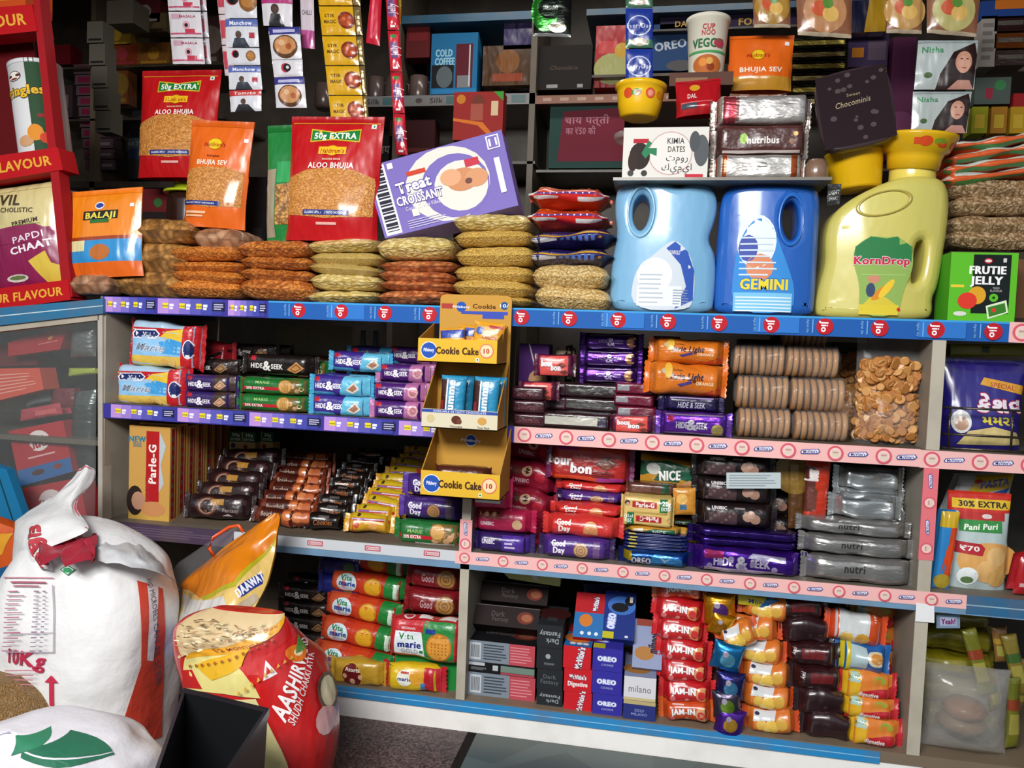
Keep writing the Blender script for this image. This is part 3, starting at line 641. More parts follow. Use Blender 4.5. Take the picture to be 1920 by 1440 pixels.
# ---------------------------------------------------------------- jugs
def jug(key, name, x0, y0, x1, y1, Y, dep, col, outline, holes, label, lab, kids=(), mat='jug_plastic'):
    cx, zb, w, h = RC(x0, y0, x1, y1, Y); zb = Z1; h = WP((x0+x1)/2, y0, Y).z-zb
    M = lambda p: [((a-.5)*w, b*h) for a, b in p]
    g = G(mat); vs, fs = curvegeo([(M(outline), True)]+[(M(q), True) for q in holes], dep/2, .018, 4)
    vs, fs = refine(vs, fs, [(0, [w*(i/14-.5) for i in range(1, 14)]), (2, [h*i/16 for i in range(1, 16)])])
    CV = lambda x, z: (1-.42*min(1, abs(2*x/w))**2.4)*(1-.22*max(0, z/h-.45)**1.5)
    vs = [(x, y*CV(x, z), z) for x, y, z in vs]; g.add(vs, fs, col)
    ks = []
    lp, specs = lab; lg = G('card'); P0 = lambda u, v, o: ((u-.5)*w, -dep/2*CV((u-.5)*w, v*h)-.0012-o, v*h)
    prn(lg, P0, w, h, [P(chaikin(lp, 2), specs[0])]+specs[1:], 14, 16); ks.append(('paper_label', lg))
    for kk in kids: ks.append(kk(w, h, dep))
    proto(key, name, 'jug', g, ks); return put(key, (cx, Y+dep/2, zb), label)
lb = '7aafd4'
cap = lambda cx, cy, r, hh, col, nm='cap': (lambda w, h, d: (nm, (lambda g_: (g_.lathe([(r*.96, 0), (r, .004), (r, hh-.004), (r*.92, hh), (0.001, hh)], 24, col, cx*w-w/2, 0, cy*h), g_)[1])(G('plastic'))))
def inset(cx, cz, rx, rz, col, rot=0):
    def f(w, h, d):
        g_ = G('plastic'); vs = []; n = 28
        for k, (s, y) in enumerate(((1, -d/2-.0015), (.93, -d/2-.006), (.86, -d/2-.0015))):
            for i in range(n):
                a = 2*math.pi*i/n; X = math.cos(a)*rx*w*s; Z = math.sin(a)*rz*h*s; c_, s_ = math.cos(rot), math.sin(rot)
                vs.append(((cx-.5)*w+X*c_-Z*s_, y*(1-.42*min(1, abs(2*((cx-.5)*w+X*c_-Z*s_)/w))**2.4)*(1-.22*max(0, (cz*h+X*s_+Z*c_)/h-.45)**1.5), cz*h+X*s_+Z*c_))
        g_.add(vs, [(k*n+i, k*n+(i+1) % n, (k+1)*n+(i+1) % n, (k+1)*n+i) for k in range(2) for i in range(n)], col); return ('handle_rim', g_)
    return f
jug('jug_lb', 'plastic_jug', 1147, 333, 1347, 585, .03, .13, lb,
    [(.03, .0), (.97, .0), (1.0, .1), (1.0, .45), (.9, .55), (.97, .7), (.99, .85), (.92, .96), (.75, .99), (.6, .93), (.45, 1.0), (.2, 1.02), (.02, .97), (.0, .78), (.05, .6), (.0, .4), (-.01, .1)],
    [[(.2, .85), (.27, .9), (.34, .85), (.35, .74), (.31, .64), (.25, .61), (.19, .68), (.18, .78)]],
    'light blue plastic jug with a white back label',
    ([(.2, .02), (.74, .02), (.8, .1), (.8, .3), (.74, .45), (.6, .55), (.5, .5), (.36, .4), (.22, .3)], ['cdd6e0', P([(.62, .03), (.79, .1), (.79, .32), (.72, .46), (.6, .53), (.52, .48), (.66, .36), (.72, .2)], '3558b0'), E(.42, .28, .13, 'e8eef2', .13), R(.26, .05, .68, .2, 'e2e8ee'), T('SUNFOLD', .6, .45, .03, 'e8e0e0', w=.1)]+lines(.6, .06, .76, .18, 6, '8a94a8', .35)+lines(.28, .06, .52, .3, 7, 'b8c2cc', .3)),
    [inset(.265, .755, .135, .2, '86b8d8')])
jug('jug_db', 'plastic_jug', 1346, 338, 1540, 588, .03, .13, '1f5fb8',
    [(.02, .0), (.98, .0), (1.0, .1), (1.0, .4), (1.0, .7), (1.0, .9), (.93, 1.0), (.6, .99), (.5, .99), (.3, 1.0), (.1, .98), (.02, .9), (.01, .6), (.0, .1)],
    [[(.64, .83), (.71, .87), (.77, .82), (.79, .68), (.77, .59), (.71, .56), (.65, .62), (.62, .73)]],
    'deep blue plastic jug with a sky blue and orange label',
    ([(.16, .02), (.76, .02), (.78, .2), (.7, .36), (.62, .5), (.52, .68), (.38, .74), (.24, .62), (.17, .4)], ['3d8cd6', E(.38, .55, .14, 'dfe6ee', .2), E(.42, .36, .1, 'd98a66', .1), E(.3, .5, .07, '4a58a8', .1), R(.18, .03, .75, .17, '7ac0e8'), T('GEMINI', .47, .235, .08, 'e8d23a', w=.46, b=.05, o='2a6ab0')]+[R(.2, .03+.025*i, .74, .04+.025*i, 'd9ecf6') for i in range(5)]+lines(.22, .28, .6, .6, 7, 'cfe0f0', .25)),
    [inset(.705, .715, .13, .2, '2a6cc4'), cap(.38, .955, .034, .03, '1a4fa4')])
yl = 'c9bf62'
jug('jug_yl', 'plastic_jug', 1545, 325, 1792, 592, .035, .14, yl,
    [(.02, .0), (.84, .0), (.9, .06), (.88, .16), (.93, .24), (.96, .5), (.985, .7), (.98, .9), (.9, 1.0), (.62, 1.0), (.45, .95), (.2, .84), (.06, .72), (.03, .55), (.05, .4), (.0, .2), (-.01, .06)],
    [[(.72, .54), (.79, .57), (.8, .45), (.775, .29), (.72, .25), (.70, .28), (.71, .42)]],
    'pale yellow oil jug with a green corn label beside the green carton',
    ([(.3, .02), (.6, .02), (.63, .2), (.7, .36), (.68, .5), (.56, .575), (.48, .56), (.36, .575), (.24, .5), (.24, .38), (.3, .24)], ['8fae5a', P([(.24, .4), (.68, .4), (.68, .5), (.56, .57), (.48, .555), (.36, .57), (.25, .5)], '2f7a48'), R(.3, .03, .6, .1, 'd9c43a'), P([(.33, .1), (.58, .1), (.5, .15), (.4, .17)], 'd4c040'), E(.47, .19, .09, 'd98a2a', .03, 40), E(.5, .21, .08, 'e8c43a', .025, 55), E(.38, .2, .03, '3a4a68', .05), E(.4, .28, .04, 'c98a70', .035), T('KornDrop', .455, .405, .055, 'c42a50', w=.42, b=.05, o='f0ece8', ob=.04), E(.6, .07, .012, 'c8302a'), R(.3, .3, .64, .31, '9cc06a')]),
    [inset(.45, .80, .22, .085, 'b0a04a', .25), cap(.73, .97, .042, .05, 'dccb5c', 'neck')])

# yellow bowls and tubs
def bowlproto(key, r, h, mat='plastic', c='e8b814', deco=True):
    g = G(mat); t = .003
    g.lathe([(r*.62, 0), (r*.74, .004), (r*.84, h*.35), (r*.90, h*.7), (r*.93, h*.86), (r, h*.88), (r*1.0, h), (r*.96, h), (r*.9, h*.9), (r*.8, h*.35), (r*.6, .006)], 36, c)
    if deco:
        S = lambda u, v, o: (math.sin((u-.5)*2.6)*(r*(.84+.09*v)+o+.0006), -math.cos((u-.5)*2.6)*(r*(.84+.09*v)+o+.0006), h*(.35+.5*v))
        prn(g, S, r*2.3, h*.5, [E(.3, .5, .3, 'd04a20'), E(.45, .5, .3, '4a8a2a', .2), E(.48, .45, .14, 'e0522a'), E(.68, .5, .3, 'd8563a'), E(.68, .5, .18, 'e89a80'), E(.86, .5, .22, 'd9861a')], 10, 2)
    return proto(key, 'plastic_bowl', 'bowl', g)
bx, bz, bw, bh = RC(1148, 140, 1248, 214, .1); bowlproto('bowl', bw/2, bh*.86)
put('bowl', (bx, .1+bw/2, bz+.006), 'yellow plastic bowl standing on the dates carton', None, (0, 2, 0))
cx, cz_, cw, ch = RC(1682, 234, 1808, 334, .0)
g = G('plastic'); g.lathe([(.03, 0), (.046, .003), (.049, .022), (.052, .032), (.060, .036), (.069, .058), (.072, .062), (.072, .067), (.067, .066), (.05, .04), (.02, .035)], 40, 'dcae18')
S = lambda u, v, o: (math.sin((u-.5)*2.6)*(.060+.009*v+o+.0008), -math.cos((u-.5)*2.6)*(.060+.009*v+o+.0008), .036+.022*v)
prn(g, S, .15, .027, [E(.42, .55, .4, 'd0481c'), R(.3, .3, .44, .8, 'd0481c'), E(.58, .6, .4, '7a9a2a', .25), E(.62, .35, .35, 'd0481c', .2), E(.82, .4, .3, 'c8501c')], 12, 2)
proto('bowl2', 'plastic_bowl', 'bowl', g)
o = put('bowl2', (cx-.0, .10, WP(1738, 322, .10).z-.0), 'large yellow bowl fitted over the neck of the oil jug', None, (6, 3, 10))
# chocolate tray with tub beneath
tw = wid(1548, 1660, .05, 1.2)
g = G('plastic'); g.lathe([(tw*.40, 0), (tw*.44, .005), (tw*.5, .07), (tw*.52, .075), (tw*.47, .073), (tw*.42, .01)], 32, 'e0b010')
proto('tub', 'plastic_tub', 'tub', g); put('tub', (XP(1604, .12, 1.14), .12, WP(1604, 345, .06).z), 'yellow plastic tub holding up the dark chocolate tray', None, (0, -6, 0))
q = quadS([(1548, 293), (1680, 262), (1668, 118), (1515, 150)], [.04, .04, .10, .10])
W_, H_ = q[1], q[2]; rr = [(0, 0), (1, 0), (1, 1), (0, 1)]
vs, fs = curvegeo([(chaikin([((a-.5)*W_, (b-.5)*H_) for a, b in ((.14, .0), (.86, .0), (1, .12), (1, .88), (.86, 1), (.14, 1), (0, .88), (0, .12))], 2), False)], .008, .003, 2)
S = q[0]; cM = Vector(S(.5, .5, 0)); eu = (Vector(S(1, .5, 0))-Vector(S(0, .5, 0))).normalized(); ev = (Vector(S(.5, 1, 0))-Vector(S(.5, 0, 0))).normalized(); en = q[4]
TR = lambda x, y, z: tuple(cM+eu*x-en*y+ev*z)
g = G('plastic'); g.add([TR(*p) for p in vs], fs, '3a2c32')
g.add([TR((a-.5)*W_*.93, -.0085, (b-.5)*H_*.93) for a, b in rr], [(0, 1, 2, 3)], '2a2024')
sp = [T('Chocominis', .48, .56, .075, 'b8a888', w=.46, b=.0, sh=.3, rot=3), T('Sweet', .5, .66, .04, 'a89878', b=0)]
for i in range(26):
    a, b = rnd.uniform(.08, .92), rnd.uniform(.08, .92)
    if abs(b-.58) > .14: sp.append(E(a, b, rnd.uniform(.015, .035), '54464a'))
prn(g, lambda u, v, o: TR((u-.5)*W_, -.0088-o, (v-.5)*H_), W_, H_, sp)
proto('tray', 'chocolate_tray', 'tray', g); put('tray', q[3], 'dark square chocolate tray lid tilted on a yellow tub')
# shelf sheet over the blue jugs
g = G('paint'); b0 = WP(1150, 330, .0); b1 = WP(1560, 338, .0)
g.box(-(b1.x-b0.x)/2, 0, 0, (b1.x-b0.x)/2, .22, .006, '6f6a60'); proto('sheet', 'shelf_sheet', 'shelf', g)
zsh = Z1+ (WP(1247, 333, .03).z-Z1)+.0; zsh = WP(1350, 332, 0).z
put('sheet', ((b0.x+b1.x)/2, 0, zsh-.006), 'thin grey sheet laid across the two blue jugs')
# dates carton
def carton_at(key, name, x0, y0, x1, y1, Y, d, col, front, label, cat='carton', z=None, top=(), right=(), left=(), group=None, rot=(0, 0, 0), mat='card'):
    cx, zb, w, h = RC(x0, y0, x1, y1, Y, z); g, k = carton(w, h, d, col, front, top, right, left, mat); proto(key, name, cat, g, k)
    return put(key, (cx, Y+d/2, zb), label, group, rot)
arab = lambda u, v: [('t', 'تمور', u, v+.06, .13, '222222', None, .0, None, 0, 0, .03), ('t', 'كيميا', u, v-.12, .13, '222222', None, .0, None, 0, 0, .03)]
carton_at('dates', 'dates_carton', 1168, 222, 1328, 320, .02, .1, 'd9d6d0', [E(.56, .5, .42, 'c4a0a0'), E(.56, .5, .40, 'dedbd6'), T('KIMIA', .62, .74, .11, '444444', w=.2), T('DATES', .63, .58, .11, '4a4a38', w=.2), E(.2, .45, .2, '2a1f1c', .26), E(.12, .35, .09, '33231f', .2), E(.1, .12, .06, '444444'), E(.26, .12, .06, '3a3a3a'), R(.12, .7, .3, .78, 'b02030'),
    P([(.22, .5), (.3, .75), (.34, .7), (.3, .6), (.4, .6), (.4, .45), (.32, .5), (.27, .4)], '2a7a50'), E(.92, .55, .14, '55585c', .3), E(.84, .72, .1, '4c5054', .2), R(.74, .04, .95, .1, 'c02a3a')]+arab(.64, .36), 'white dates carton with a green leaf mark on the grey sheet', z=zsh)
g = G('milky_film'); g.lathe([(.045, 0), (.05, .004), (.05, .012), (.001, .013)], 24, 'aaa498'); proto('lid', 'round_lid', 'lid', g); zd = zsh+RC(1168, 222, 1328, 320, .02)[3]
put('lid', (bx, .1+bw/2-.03, zd+.0005), 'flat clear lid under the yellow bowl')
# three bar cartons
def barpack(key, x0, y0, x1, y1, col, sp, label, z=None, mat='foil'):
    cx, zb, w, h = RC(x0, y0, x1, y1, .02); g, k = packet(w*.94, h, .09, col, sp, n=6, taper=.05, seal=.012, mat=mat, ky=.5, endcol='8a7f78'); proto(key, 'bar_multipack', 'multipack', g, k)
    put(key, (cx, .065, z if z else zb), label, 'snack bar multipacks'); return (z or zb)+h
z = barpack('bar1', 1338, 284, 1512, 333, 'cfcbc6', [R(0, 0, .12, 1, 'c2562a'), R(.86, 0, 1, 1, 'b5562a')]+lines(.3, .3, .6, .7, 3, '8a8480', .3), 'silver bar multipack with orange ends, lowest of three', zsh)
z = barpack('bar2', 1340, 228, 1518, 284, '4a2522', [E(.3, .5, .13, '86b52a', .18), T('nutribus', .52, .45, .24, 'e8e0dc', w=.36, b=.03), E(.84, .4, .1, '7a4a2a'), E(.88, .65, .08, 'd9a02a'), R(.02, .0, .98, .1, 'c9bcb8')], 'brown bar multipack with white lettering, middle of three', z, 'wrapper')
z = barpack('bar3', 1340, 172, 1524, 228, 'd2cdca', [R(.0, 0, .2, 1, 'a03a44'), R(.2, .1, .24, .9, '8a5a5a')], 'silver bar multipack with a red end, topmost of three', z)
carton_at('cleartub', 'clear_box', 1378, 152, 1500, 182, .22, .08, '54483c', [R(.5, .3, .9, .8, '9a948c')], 'low clear box under the small orange pouch', z=z+.0)
standpouch('p_rsm', 'snack_pouch', 1270, 140, 1357, 212, .13, .05, 'b01620', [E(.42, .75, .14, 'd9a02a', .1), T('DAL', .35, .5, .13, 'e8dcd8', w=.2), R(.1, .15, .45, .3, '444a54'), R(.1, .3, .8, .33, 'd86a6a')], None, 'small red pouch lying behind the dates carton', -4)
carton_at('redsup', 'flat_carton', 1262, 206, 1360, 222, .12, .06, 'a01018', [R(.1, .3, .7, .6, 'd05050')], 'flat red carton below the small red pouch', z=zd+.0)
g = G('plastic'); g.lathe([(.018, 0), (.022, .01), (.023, .03), (.016, .045), (.001, .046)], 20, '7d6250'); proto('jar0', 'small_jar', 'jar', g); put('jar0', (XP(1531, .05, zsh), .06, zsh), 'small brown domed jar at the right end of the grey sheet')
# black sticker box + green carton
carton_at('frutie', 'jelly_carton', 1780, 470, 1906, 600, .02, .07, '5cb82a', [R(.34, .12, .9, .97, '141c1c'), E(.56, .88, .055, 'c8303a', .04), E(.56, .88, .045, 'e8dede', .02), R(.78, .86, .83, .92, 'cccccc'), T('FRUTIE', .56, .75, .115, 'f2f2f2', w=.54, b=.06), T('JELLY', .55, .6, .115, 'f2f2f2', w=.48, b=.06), T('MANGO', .7, .49, .03, 'aaaaaa', w=.1), T('FLAVOUR', .7, .45, .03, 'aaaaaa', w=.18), E(.42, .38, .12, 'd9a02a', .13), E(.28, .3, .13, 'd83a2a', .12), R(.02, .49, .22, .53, 'e8c83a'), E(.67, .35, .06, '58b82a'), E(.67, .35, .02, '143a14'),
    P([(.56, .23), (.86, .32), (.9, .14), (.6, .04)], 'd9ecc8'), P([(.59, .21), (.84, .28), (.87, .15), (.62, .07)], '3a7a2a'), E(.68, .17, .03, 'd83a2a'), E(.18, .11, .09, 'd8d8d0', .035)], 'green and black fruit jelly carton at the right end of the counter', z=Z1, left=[R(0, 0, 1, 1, '4aa024')])
g = G('wrapper'); qput('warning_pack', 'small black packet with white lettering hanging beside the blue jug', 'packet', [(1550, 385), (1574, 383), (1578, 345), (1552, 345)], .05, .004, '151515', [T('LIGHT', .5, .6, .2, 'd8d8d8', w=.8, rot=4), T('SMART', .5, .3, .14, 'b8b8b8', w=.7, rot=4)], 'wrapper')
# brown clear packs on the right
for i in range(4):
    k = proto('vr%d' % i, 'snack_bag', 'snack bag', *pillow(.17, .12, .04, 'grains', seed=i*2.2+9))
    put(k, (XP(1868, .10, 1.0)+rnd.uniform(-.004, .004), .17, WP(1868, 468-33*i, .10).z), f'clear bag of brown vermicelli, {place(i)} in the stack behind the green carton', 'vermicelli bags', (0, 0, rnd.uniform(-3, 3)))
g, k = carton(.16, WP(1868, 470, .1).z-Z1, .11, '3a3028', [R(.1, .1, .9, .9, '6a4a30')]); proto('vbase', 'storage_carton', 'carton', g, k); put('vbase', (XP(1868, .10, 1.0), .17, Z1), 'brown carton hidden behind the green jelly carton')
zz = WP(1868, 336, .1).z
for i in range(4):
    g, k = packet(.19, .024, .1, 'cf5a2a', [R(0, .66, 1, 1.3, 'cfcfc8'), R(0, -.2, 1, .33, '3a7a3a')], n=2.2, taper=.1, seal=.01, wob=.004, ky=.9, kz=.2); proto('tri%d' % i, 'flat_packet', 'packet', g, k)
    put('tri%d' % i, (XP(1872+4*i, .10, 1.2), .16, zz+.022*i), f'orange, white and green striped flat packet, {place(i)} in the pile', 'striped flat packets', (0, -8, 4-3*i))

# ---------------------------------------------------------------- red flavour rack and what stands in it
YR = -.01
fk = []
def rackstrip(q, t, cx):
    S, W, H, o_, n_ = quadS(q, YR); g_ = G('card'); f = [WP(p[0], p[1], YR) for p in q]; b = [p+Vector((0, .05, 0)) for p in f]
    g_.obox([f[0], f[1], b[1], b[0], f[3], f[2], b[2], b[3]], 'b3141c'); prn(g_, lambda u, v, o: tuple(Vector(S(u, v, o))+o_), W, H, [T(t, cx, .5, .42, 'e0a63a', w=None, b=.03)]); return g_
fk.append(('rack_shelf', rackstrip([(-150, 80), (70, 58), (60, 8), (-150, 26)], 'FLAVOUR', .645)))
fk.append(('rack_shelf', rackstrip([(-150, 362), (118, 318), (108, 276), (-150, 312)], 'YOUR FLAVOUR', .586)))
fk.append(('rack_shelf', rackstrip([(-150, 600), (132, 562), (128, 524), (-150, 560)], 'YOUR FLAVOUR', .68)))
fk.append(('side_panel', qpoly('card', [(118, 560), (136, 556), (72, -20), (60, -20)], YR+.002, .03, '9c1820')))
g = qpoly('card', [(-150, 600), (118, 560), (50, -20), (-150, -20)], YR+.085, .006, '5c0c12'); fk.append(('back_panel', g))
proto('rack', 'snack_rack', 'rack', None, fk); put('rack', (0, 0, 0), 'tilted red cardboard snack rack with yellow lettering, far left')
def canp(key, pc, Yc, rpx, y_b, y_t, tilt, col, specs, label):
    """upright can at pixel column"""
    b = WP(pc[0], y_b, Yc); t = WP(pc[1], y_t, Yc); h = (t-b).length; r = wid(pc[0]-rpx, pc[0]+rpx, Yc, b.z)/2
    g = G('card'); g.lathe([(r*.97, 0), (r, .003), (r, h*.97)], 32, col if not isinstance(col, list) else col)
    S = lambda u, v, o: (math.sin((u-.5)*2.6)*(r+o+.0004), -math.cos((u-.5)*2.6)*(r+o+.0004), h*v)
    prn(g, S, r*2.6, h, specs, 16, 0)
    l = G('plastic'); l.lathe([(r*1.02, h*.955), (r*1.02, h), (r*.9, h*1.005), (.001, h*1.0)], 32, 'd8d8dc')
    proto(key, 'chip_can', 'can', g, [('lid', l)])
    return put(key, (b.x, Yc+r, b.z), label, None, (0, tilt, 0))
canp('can1', (52, 20), .0, 40, 285, 112, -9, 'd6d6d8', [E(.42, .82, .09, '3a3a3a', .055), E(.42, .82, .08, 'e8e2dc', .048), E(.34, .825, .03, '5a2a1c', .015), E(.5, .825, .03, '5a2a1c', .015), E(.42, .79, .05, '7a3a28', .012), R(.62, 0, .95, 1, '27472c'), T('Pringles', .5, .66, .1, 'e0b42a', w=.72, b=.05, o='2a2018', rot=2, ob=.05), E(.66, .2, .08, 'd98a2a', .09), E(.5, .12, .09, 'c99a70', .06), E(.8, .14, .06, 'c8402a'), R(.72, .36, .84, .4, '8a2a2a')], 'white and green chip can standing on the middle rack shelf')
canp('can2', (112, 84), .04, 26, 470, 362, -9, '17191a', [E(.5, .8, .12, 'd0d0d0', .09), E(.5, .8, .09, '26282a', .05), T('Pringles', .6, .55, .1, 'd0b040', w=.7, b=.04)], 'black chip can half hidden behind the maroon chip bag')
cx, zb, w, h = RC(-45, 338, 115, 548, -.02)
g, k = pouch(w, h, .07, lambda u, v: '8a1f50' if v < .56 else 'd4c48a', [P([(0, .5), (.3, .6), (.7, .62), (1, .5), (1, .45), (0, .45)], '8a1f50'), T('DEVIL', .3, .87, .1, '4a3a28', w=.5, rot=-6, b=.03), T('CACHOLISTIC', .45, .76, .045, '4a3a28', w=.5, rot=-6), T('PREMIUM', .6, .64, .04, '3a2a20', w=.3, rot=6), R(.45, .61, .78, .615, '6aa03a'), T('PAPDI', .62, .5, .06, 'f0e4ec', w=.36, rot=8, b=.01), T('CHAAT', .64, .41, .065, 'f4ecf0', w=.48, rot=8, b=.05), P([(.6, .28), (.8, .36), (.84, .25), (.98, .2), (.92, .08), (.76, .06)], 'd8ba48'), E(.42, .14, .12, 'ddd6cc', .035), E(.42, .145, .09, '6a7a4a', .02)], style='pillow', seed=4, topcol='d4c48a')
proto('chipbag', 'chip_bag', 'chip bag', g, k); put('chipbag', (cx, .03, zb), 'maroon and cream chip bag on the lowest rack shelf', None, (0, -7, 0))
carton_at('spare', 'snack_carton', -40, -30, 48, 14, .02, .08, 'c04a1c', [R(0, .3, 1, .5, 'd9a02a')], 'orange pack at the top edge of the rack')

# ---------------------------------------------------------------- hanging sachet strips
def sstrip(cid, desc, quads, Y, cols, dsn, label, bulge=.004, mat='pouch_film', name='sachet_strip', lbl2=None):
    """one hanging strip: root is the top sachet, the others are child sachets"""
    ks = []; o0 = None
    for i, q in enumerate(quads):
        g_, o_, W, H = qgeo(q, Y, .001, cols[i % len(cols)], dsn[i % len(dsn)], mat, bulge)
        if o0 is None: o0 = o_; root = g_
        else:
            g_.v = [tuple(Vector(v)+o_-o0) for v in g_.v]; ks.append(('sachet', g_))
    proto(cid, name, 'sachets', root, ks); return put(cid, o0, label)
def chainq(x0, x1, y0, dy, n, dx=0): return [[(x0+dx*(i+1), y0+dy*(i+1)-2), (x1+dx*(i+1), y0+dy*(i+1)-2), (x1+dx*i, y0+dy*i), (x0+dx*i, y0+dy*i)] for i in range(n)]
wsp = [[R(.02, .1, .98, .16, 'c05070'), E(.55, .45, .16, 'd8a0b0'), E(.55, .45, .08, '2a2a2a'), R(.1, .7, .4, .9, 'c9a0b0'), T('MASALA', .6, .8, .1, 'a03050', w=.5), R(.5, .15, .8, .3, 'c03a50')]]
sstrip('h1', '', chainq(312, 372, -28, 50, 3, 4), .22, ['d8d4da'], wsp, 'white and pink sachet strip hanging above the red pouch')
sstrip('h1b', '', chainq(372, 384, -28, 50, 3, 4), .24, ['c9c4cc'], [[R(.2, .2, .6, .7, 'b04a60')]], 'narrow white sachet strip edge just behind the pink one')
blu = [R(0, .72, 1, 1, '5a6cb0'), T('Manchow', .5, .85, .15, 'e8ecf8', w=.7, b=.04), E(.42, .42, .12, '5a4a44', .14), P([(.2, 0), (.3, .3), (.6, .3), (.72, 0)], '3a3f4a'), R(.74, .3, .9, .5, 'b03a4a')]
blk = [E(.28, .62, .24, 'c8404a'), E(.3, .6, .2, '1c1c1c'), E(.75, .5, .3, '8a5a30', .32), E(.75, .52, .22, 'b07a40', .22)]
tom = [R(0, .72, 1, 1, 'c03a3a'), T('Tomato', .5, .85, .15, 'f0e4e0', w=.7), E(.45, .45, .13, '5a4038', .14), P([(.15, 0), (.3, .32), (.6, .32), (.8, 0)], '25282c')]
sstrip('h2', '', [[(422, 34), (482, 34), (480, -26), (418, -26)], [(424, 88), (486, 88), (482, 36), (422, 36)], [(428, 122), (488, 122), (486, 90), (424, 90)], [(430, 168), (492, 168), (488, 124), (428, 124)], [(433, 210), (490, 208), (490, 168), (430, 170)]], .2, ['d4d6de'], [blk, blu, blk, blu, tom], 'soup sachet strip with blue bands hanging left of centre')
sstrip('h2b', '', chainq(404, 424, -30, 58, 3, 6), .23, ['d9c8cc'], [[R(.1, .2, .8, .8, 'c04a58')]], 'pink sachet strip edge behind the blue-banded soup strip')
bow = [R(0, .76, 1, 1, '3a3a86'), R(.15, .82, .85, .92, 'b8b8dd'), E(.5, .38, .42, '5a3a24', .36), E(.5, .42, .36, 'c48a58', .28), E(.4, .5, .1, 'd8b088'), E(.62, .38, .1, 'a85a34')]
pnk = [R(0, .6, 1, 1, 'b03a7a'), T('SWEETLY', .5, .8, .16, 'f0d8e8', w=.7), E(.45, .45, .12, '4a3830', .14), P([(.2, 0), (.32, .32), (.6, .32), (.75, 0)], '2c2c30')]
mid = [E(.45, .5, .28, 'c04050'), E(.5, .5, .24, '1c1c22'), E(.52, .52, .1, 'd0d0d0')]
sstrip('h3', '', [[(494, 48), (548, 50), (548, -20), (488, -20)], [(510, 112), (566, 110), (562, 50), (503, 52)], [(514, 145), (568, 143), (567, 111), (510, 113)], [(518, 202), (575, 202), (570, 144), (514, 146)]], .2, ['d8d6dc'], [pnk, bow, mid, bow], 'noodle bowl sachet strip hanging right of the soup strip')
sstrip('h3b', '', [[(566, 90), (590, 92), (588, -20), (562, -20)]], .24, ['c9bcc8'], [[R(0, 0, 1, .3, 'b04a88'), T('CHILLI', .5, .6, .08, '555555', w=.7)]], 'pale lilac sachet strip hanging behind the noodle bowl strip')
yel = [R(.06, .3, .5, .8, 'd9a81a'), T('STIR', .3, .66, .12, '5a3a10', w=.3, b=.04), T('MAGIC', .3, .45, .12, '5a3a10', w=.36, b=.04), E(.78, .5, .3, '7a2a14'), E(.78, .5, .22, 'a8421c'), E(.72, .55, .07, 'c86a3a'), E(.85, .42, .07, 'c86a3a')]
sstrip('h4', '', chainq(592, 655, -44, 56, 5, 6), .19, ['d4a218'], [yel], 'yellow noodle sachet strip hanging above the large red pouch')
sstrip('h4b', '', chainq(655, 672, -44, 56, 5, 4), .2, ['b5a070'], [[]], 'golden foil sachet strip edge beside the yellow strip', mat='foil')
sstrip('h4c', '', [[(672, 200), (680, 200), (676, -20), (664, -20)]], .21, ['8a7c58'], [[]], 'thin wrinkled foil ribbon behind the yellow strip', mat='foil')
cand = [R(.1, .1, .9, .9, 'c8283a'), R(.2, .3, .8, .7, '6a4a80'), T('jelly', .5, .5, .2, 'e8d0d8', w=.8, rot=90), E(.5, .85, .08, '3a8a4a', .05), R(.3, .05, .7, .1, 'e8e8e8')]
sstrip('h5', '', chainq(722, 744, -20, 78, 4, 5), .16, ['b51c2c'], [cand], 'long red candy strip hanging in the middle', bulge=.006)
sstrip('h5b', '', [[(686, 80), (712, 86), (716, -10), (695, -10)]], .17, ['c01c34'], [[R(.3, .1, .5, .9, 'e05a70')]], 'short red candy sachet left of the long red strip', bulge=.006)
sstrip('h5c', '', [[(741, 44), (752, 46), (752, -10), (741, -10)]], .19, ['d98a1c'], [[R(0, .5, 1, 1, 'd8b02a')]], 'small orange yellow sachet behind the long red candy strip')
sstrip('h6', '', [[(1000, 68), (1070, 70), (1072, -10), (1002, -10)]], .2, ['1f2220'], [[E(.3, .6, .34, '3a9a3a', .5), E(.45, .65, .3, '16221a', .26), T('OREGANO', .45, .66, .1, 'd8e0d8', w=.4), E(.65, .2, .22, 'b8b4a0', .12), R(0, 0, 1, .06, 'b0b4b4')]], 'black and green oregano sachet hanging right of centre', bulge=.007, mat='foil')
evd = [E(.5, .55, .3, 'b8c4e8', .26), E(.5, .55, .27, '1c3590', .23), T('EveryDay', .5, .55, .12, 'e0e4f4', w=.9, b=0), R(0, 0, 1, .2, '3a6a50'), E(.5, .14, .2, 'c8b8a0', .1)]
sstrip('h7', '', chainq(1173, 1224, -60, 76, 3, 0), .2, ['1c3590'], [evd], 'blue milk powder sachet strip hanging beside the noodle cup', bulge=.005)
past = lambda c: [E(.5, .45, .4, c, .4), E(.4, .5, .15, 'c85a3a'), E(.6, .4, .15, 'd9b060'), E(.55, .6, .1, '5a8a3a'), R(0, 0, 1, .06, 'b8a890')]
for i, (q, c, l) in enumerate((([(1414, 52), (1482, 52), (1482, -30), (1410, -30)], 'a8803a', 'gold'), ([(1496, 66), (1596, 72), (1598, -30), (1492, -30)], 'b8845a', 'red'), ([(1662, 62), (1728, 64), (1730, -30), (1664, -30)], 'c09458', 'pale'), ([(1738, 62), (1830, 70), (1840, -30), (1738, -30)], 'b8b070', 'green'))):
    sstrip('h8%d' % i, '', [q], .22+.01*i, ['8a5a40'], [past(c)], f'pasta pouch with {l} picture hanging at the top right', bulge=.01, name='pasta_pouch')
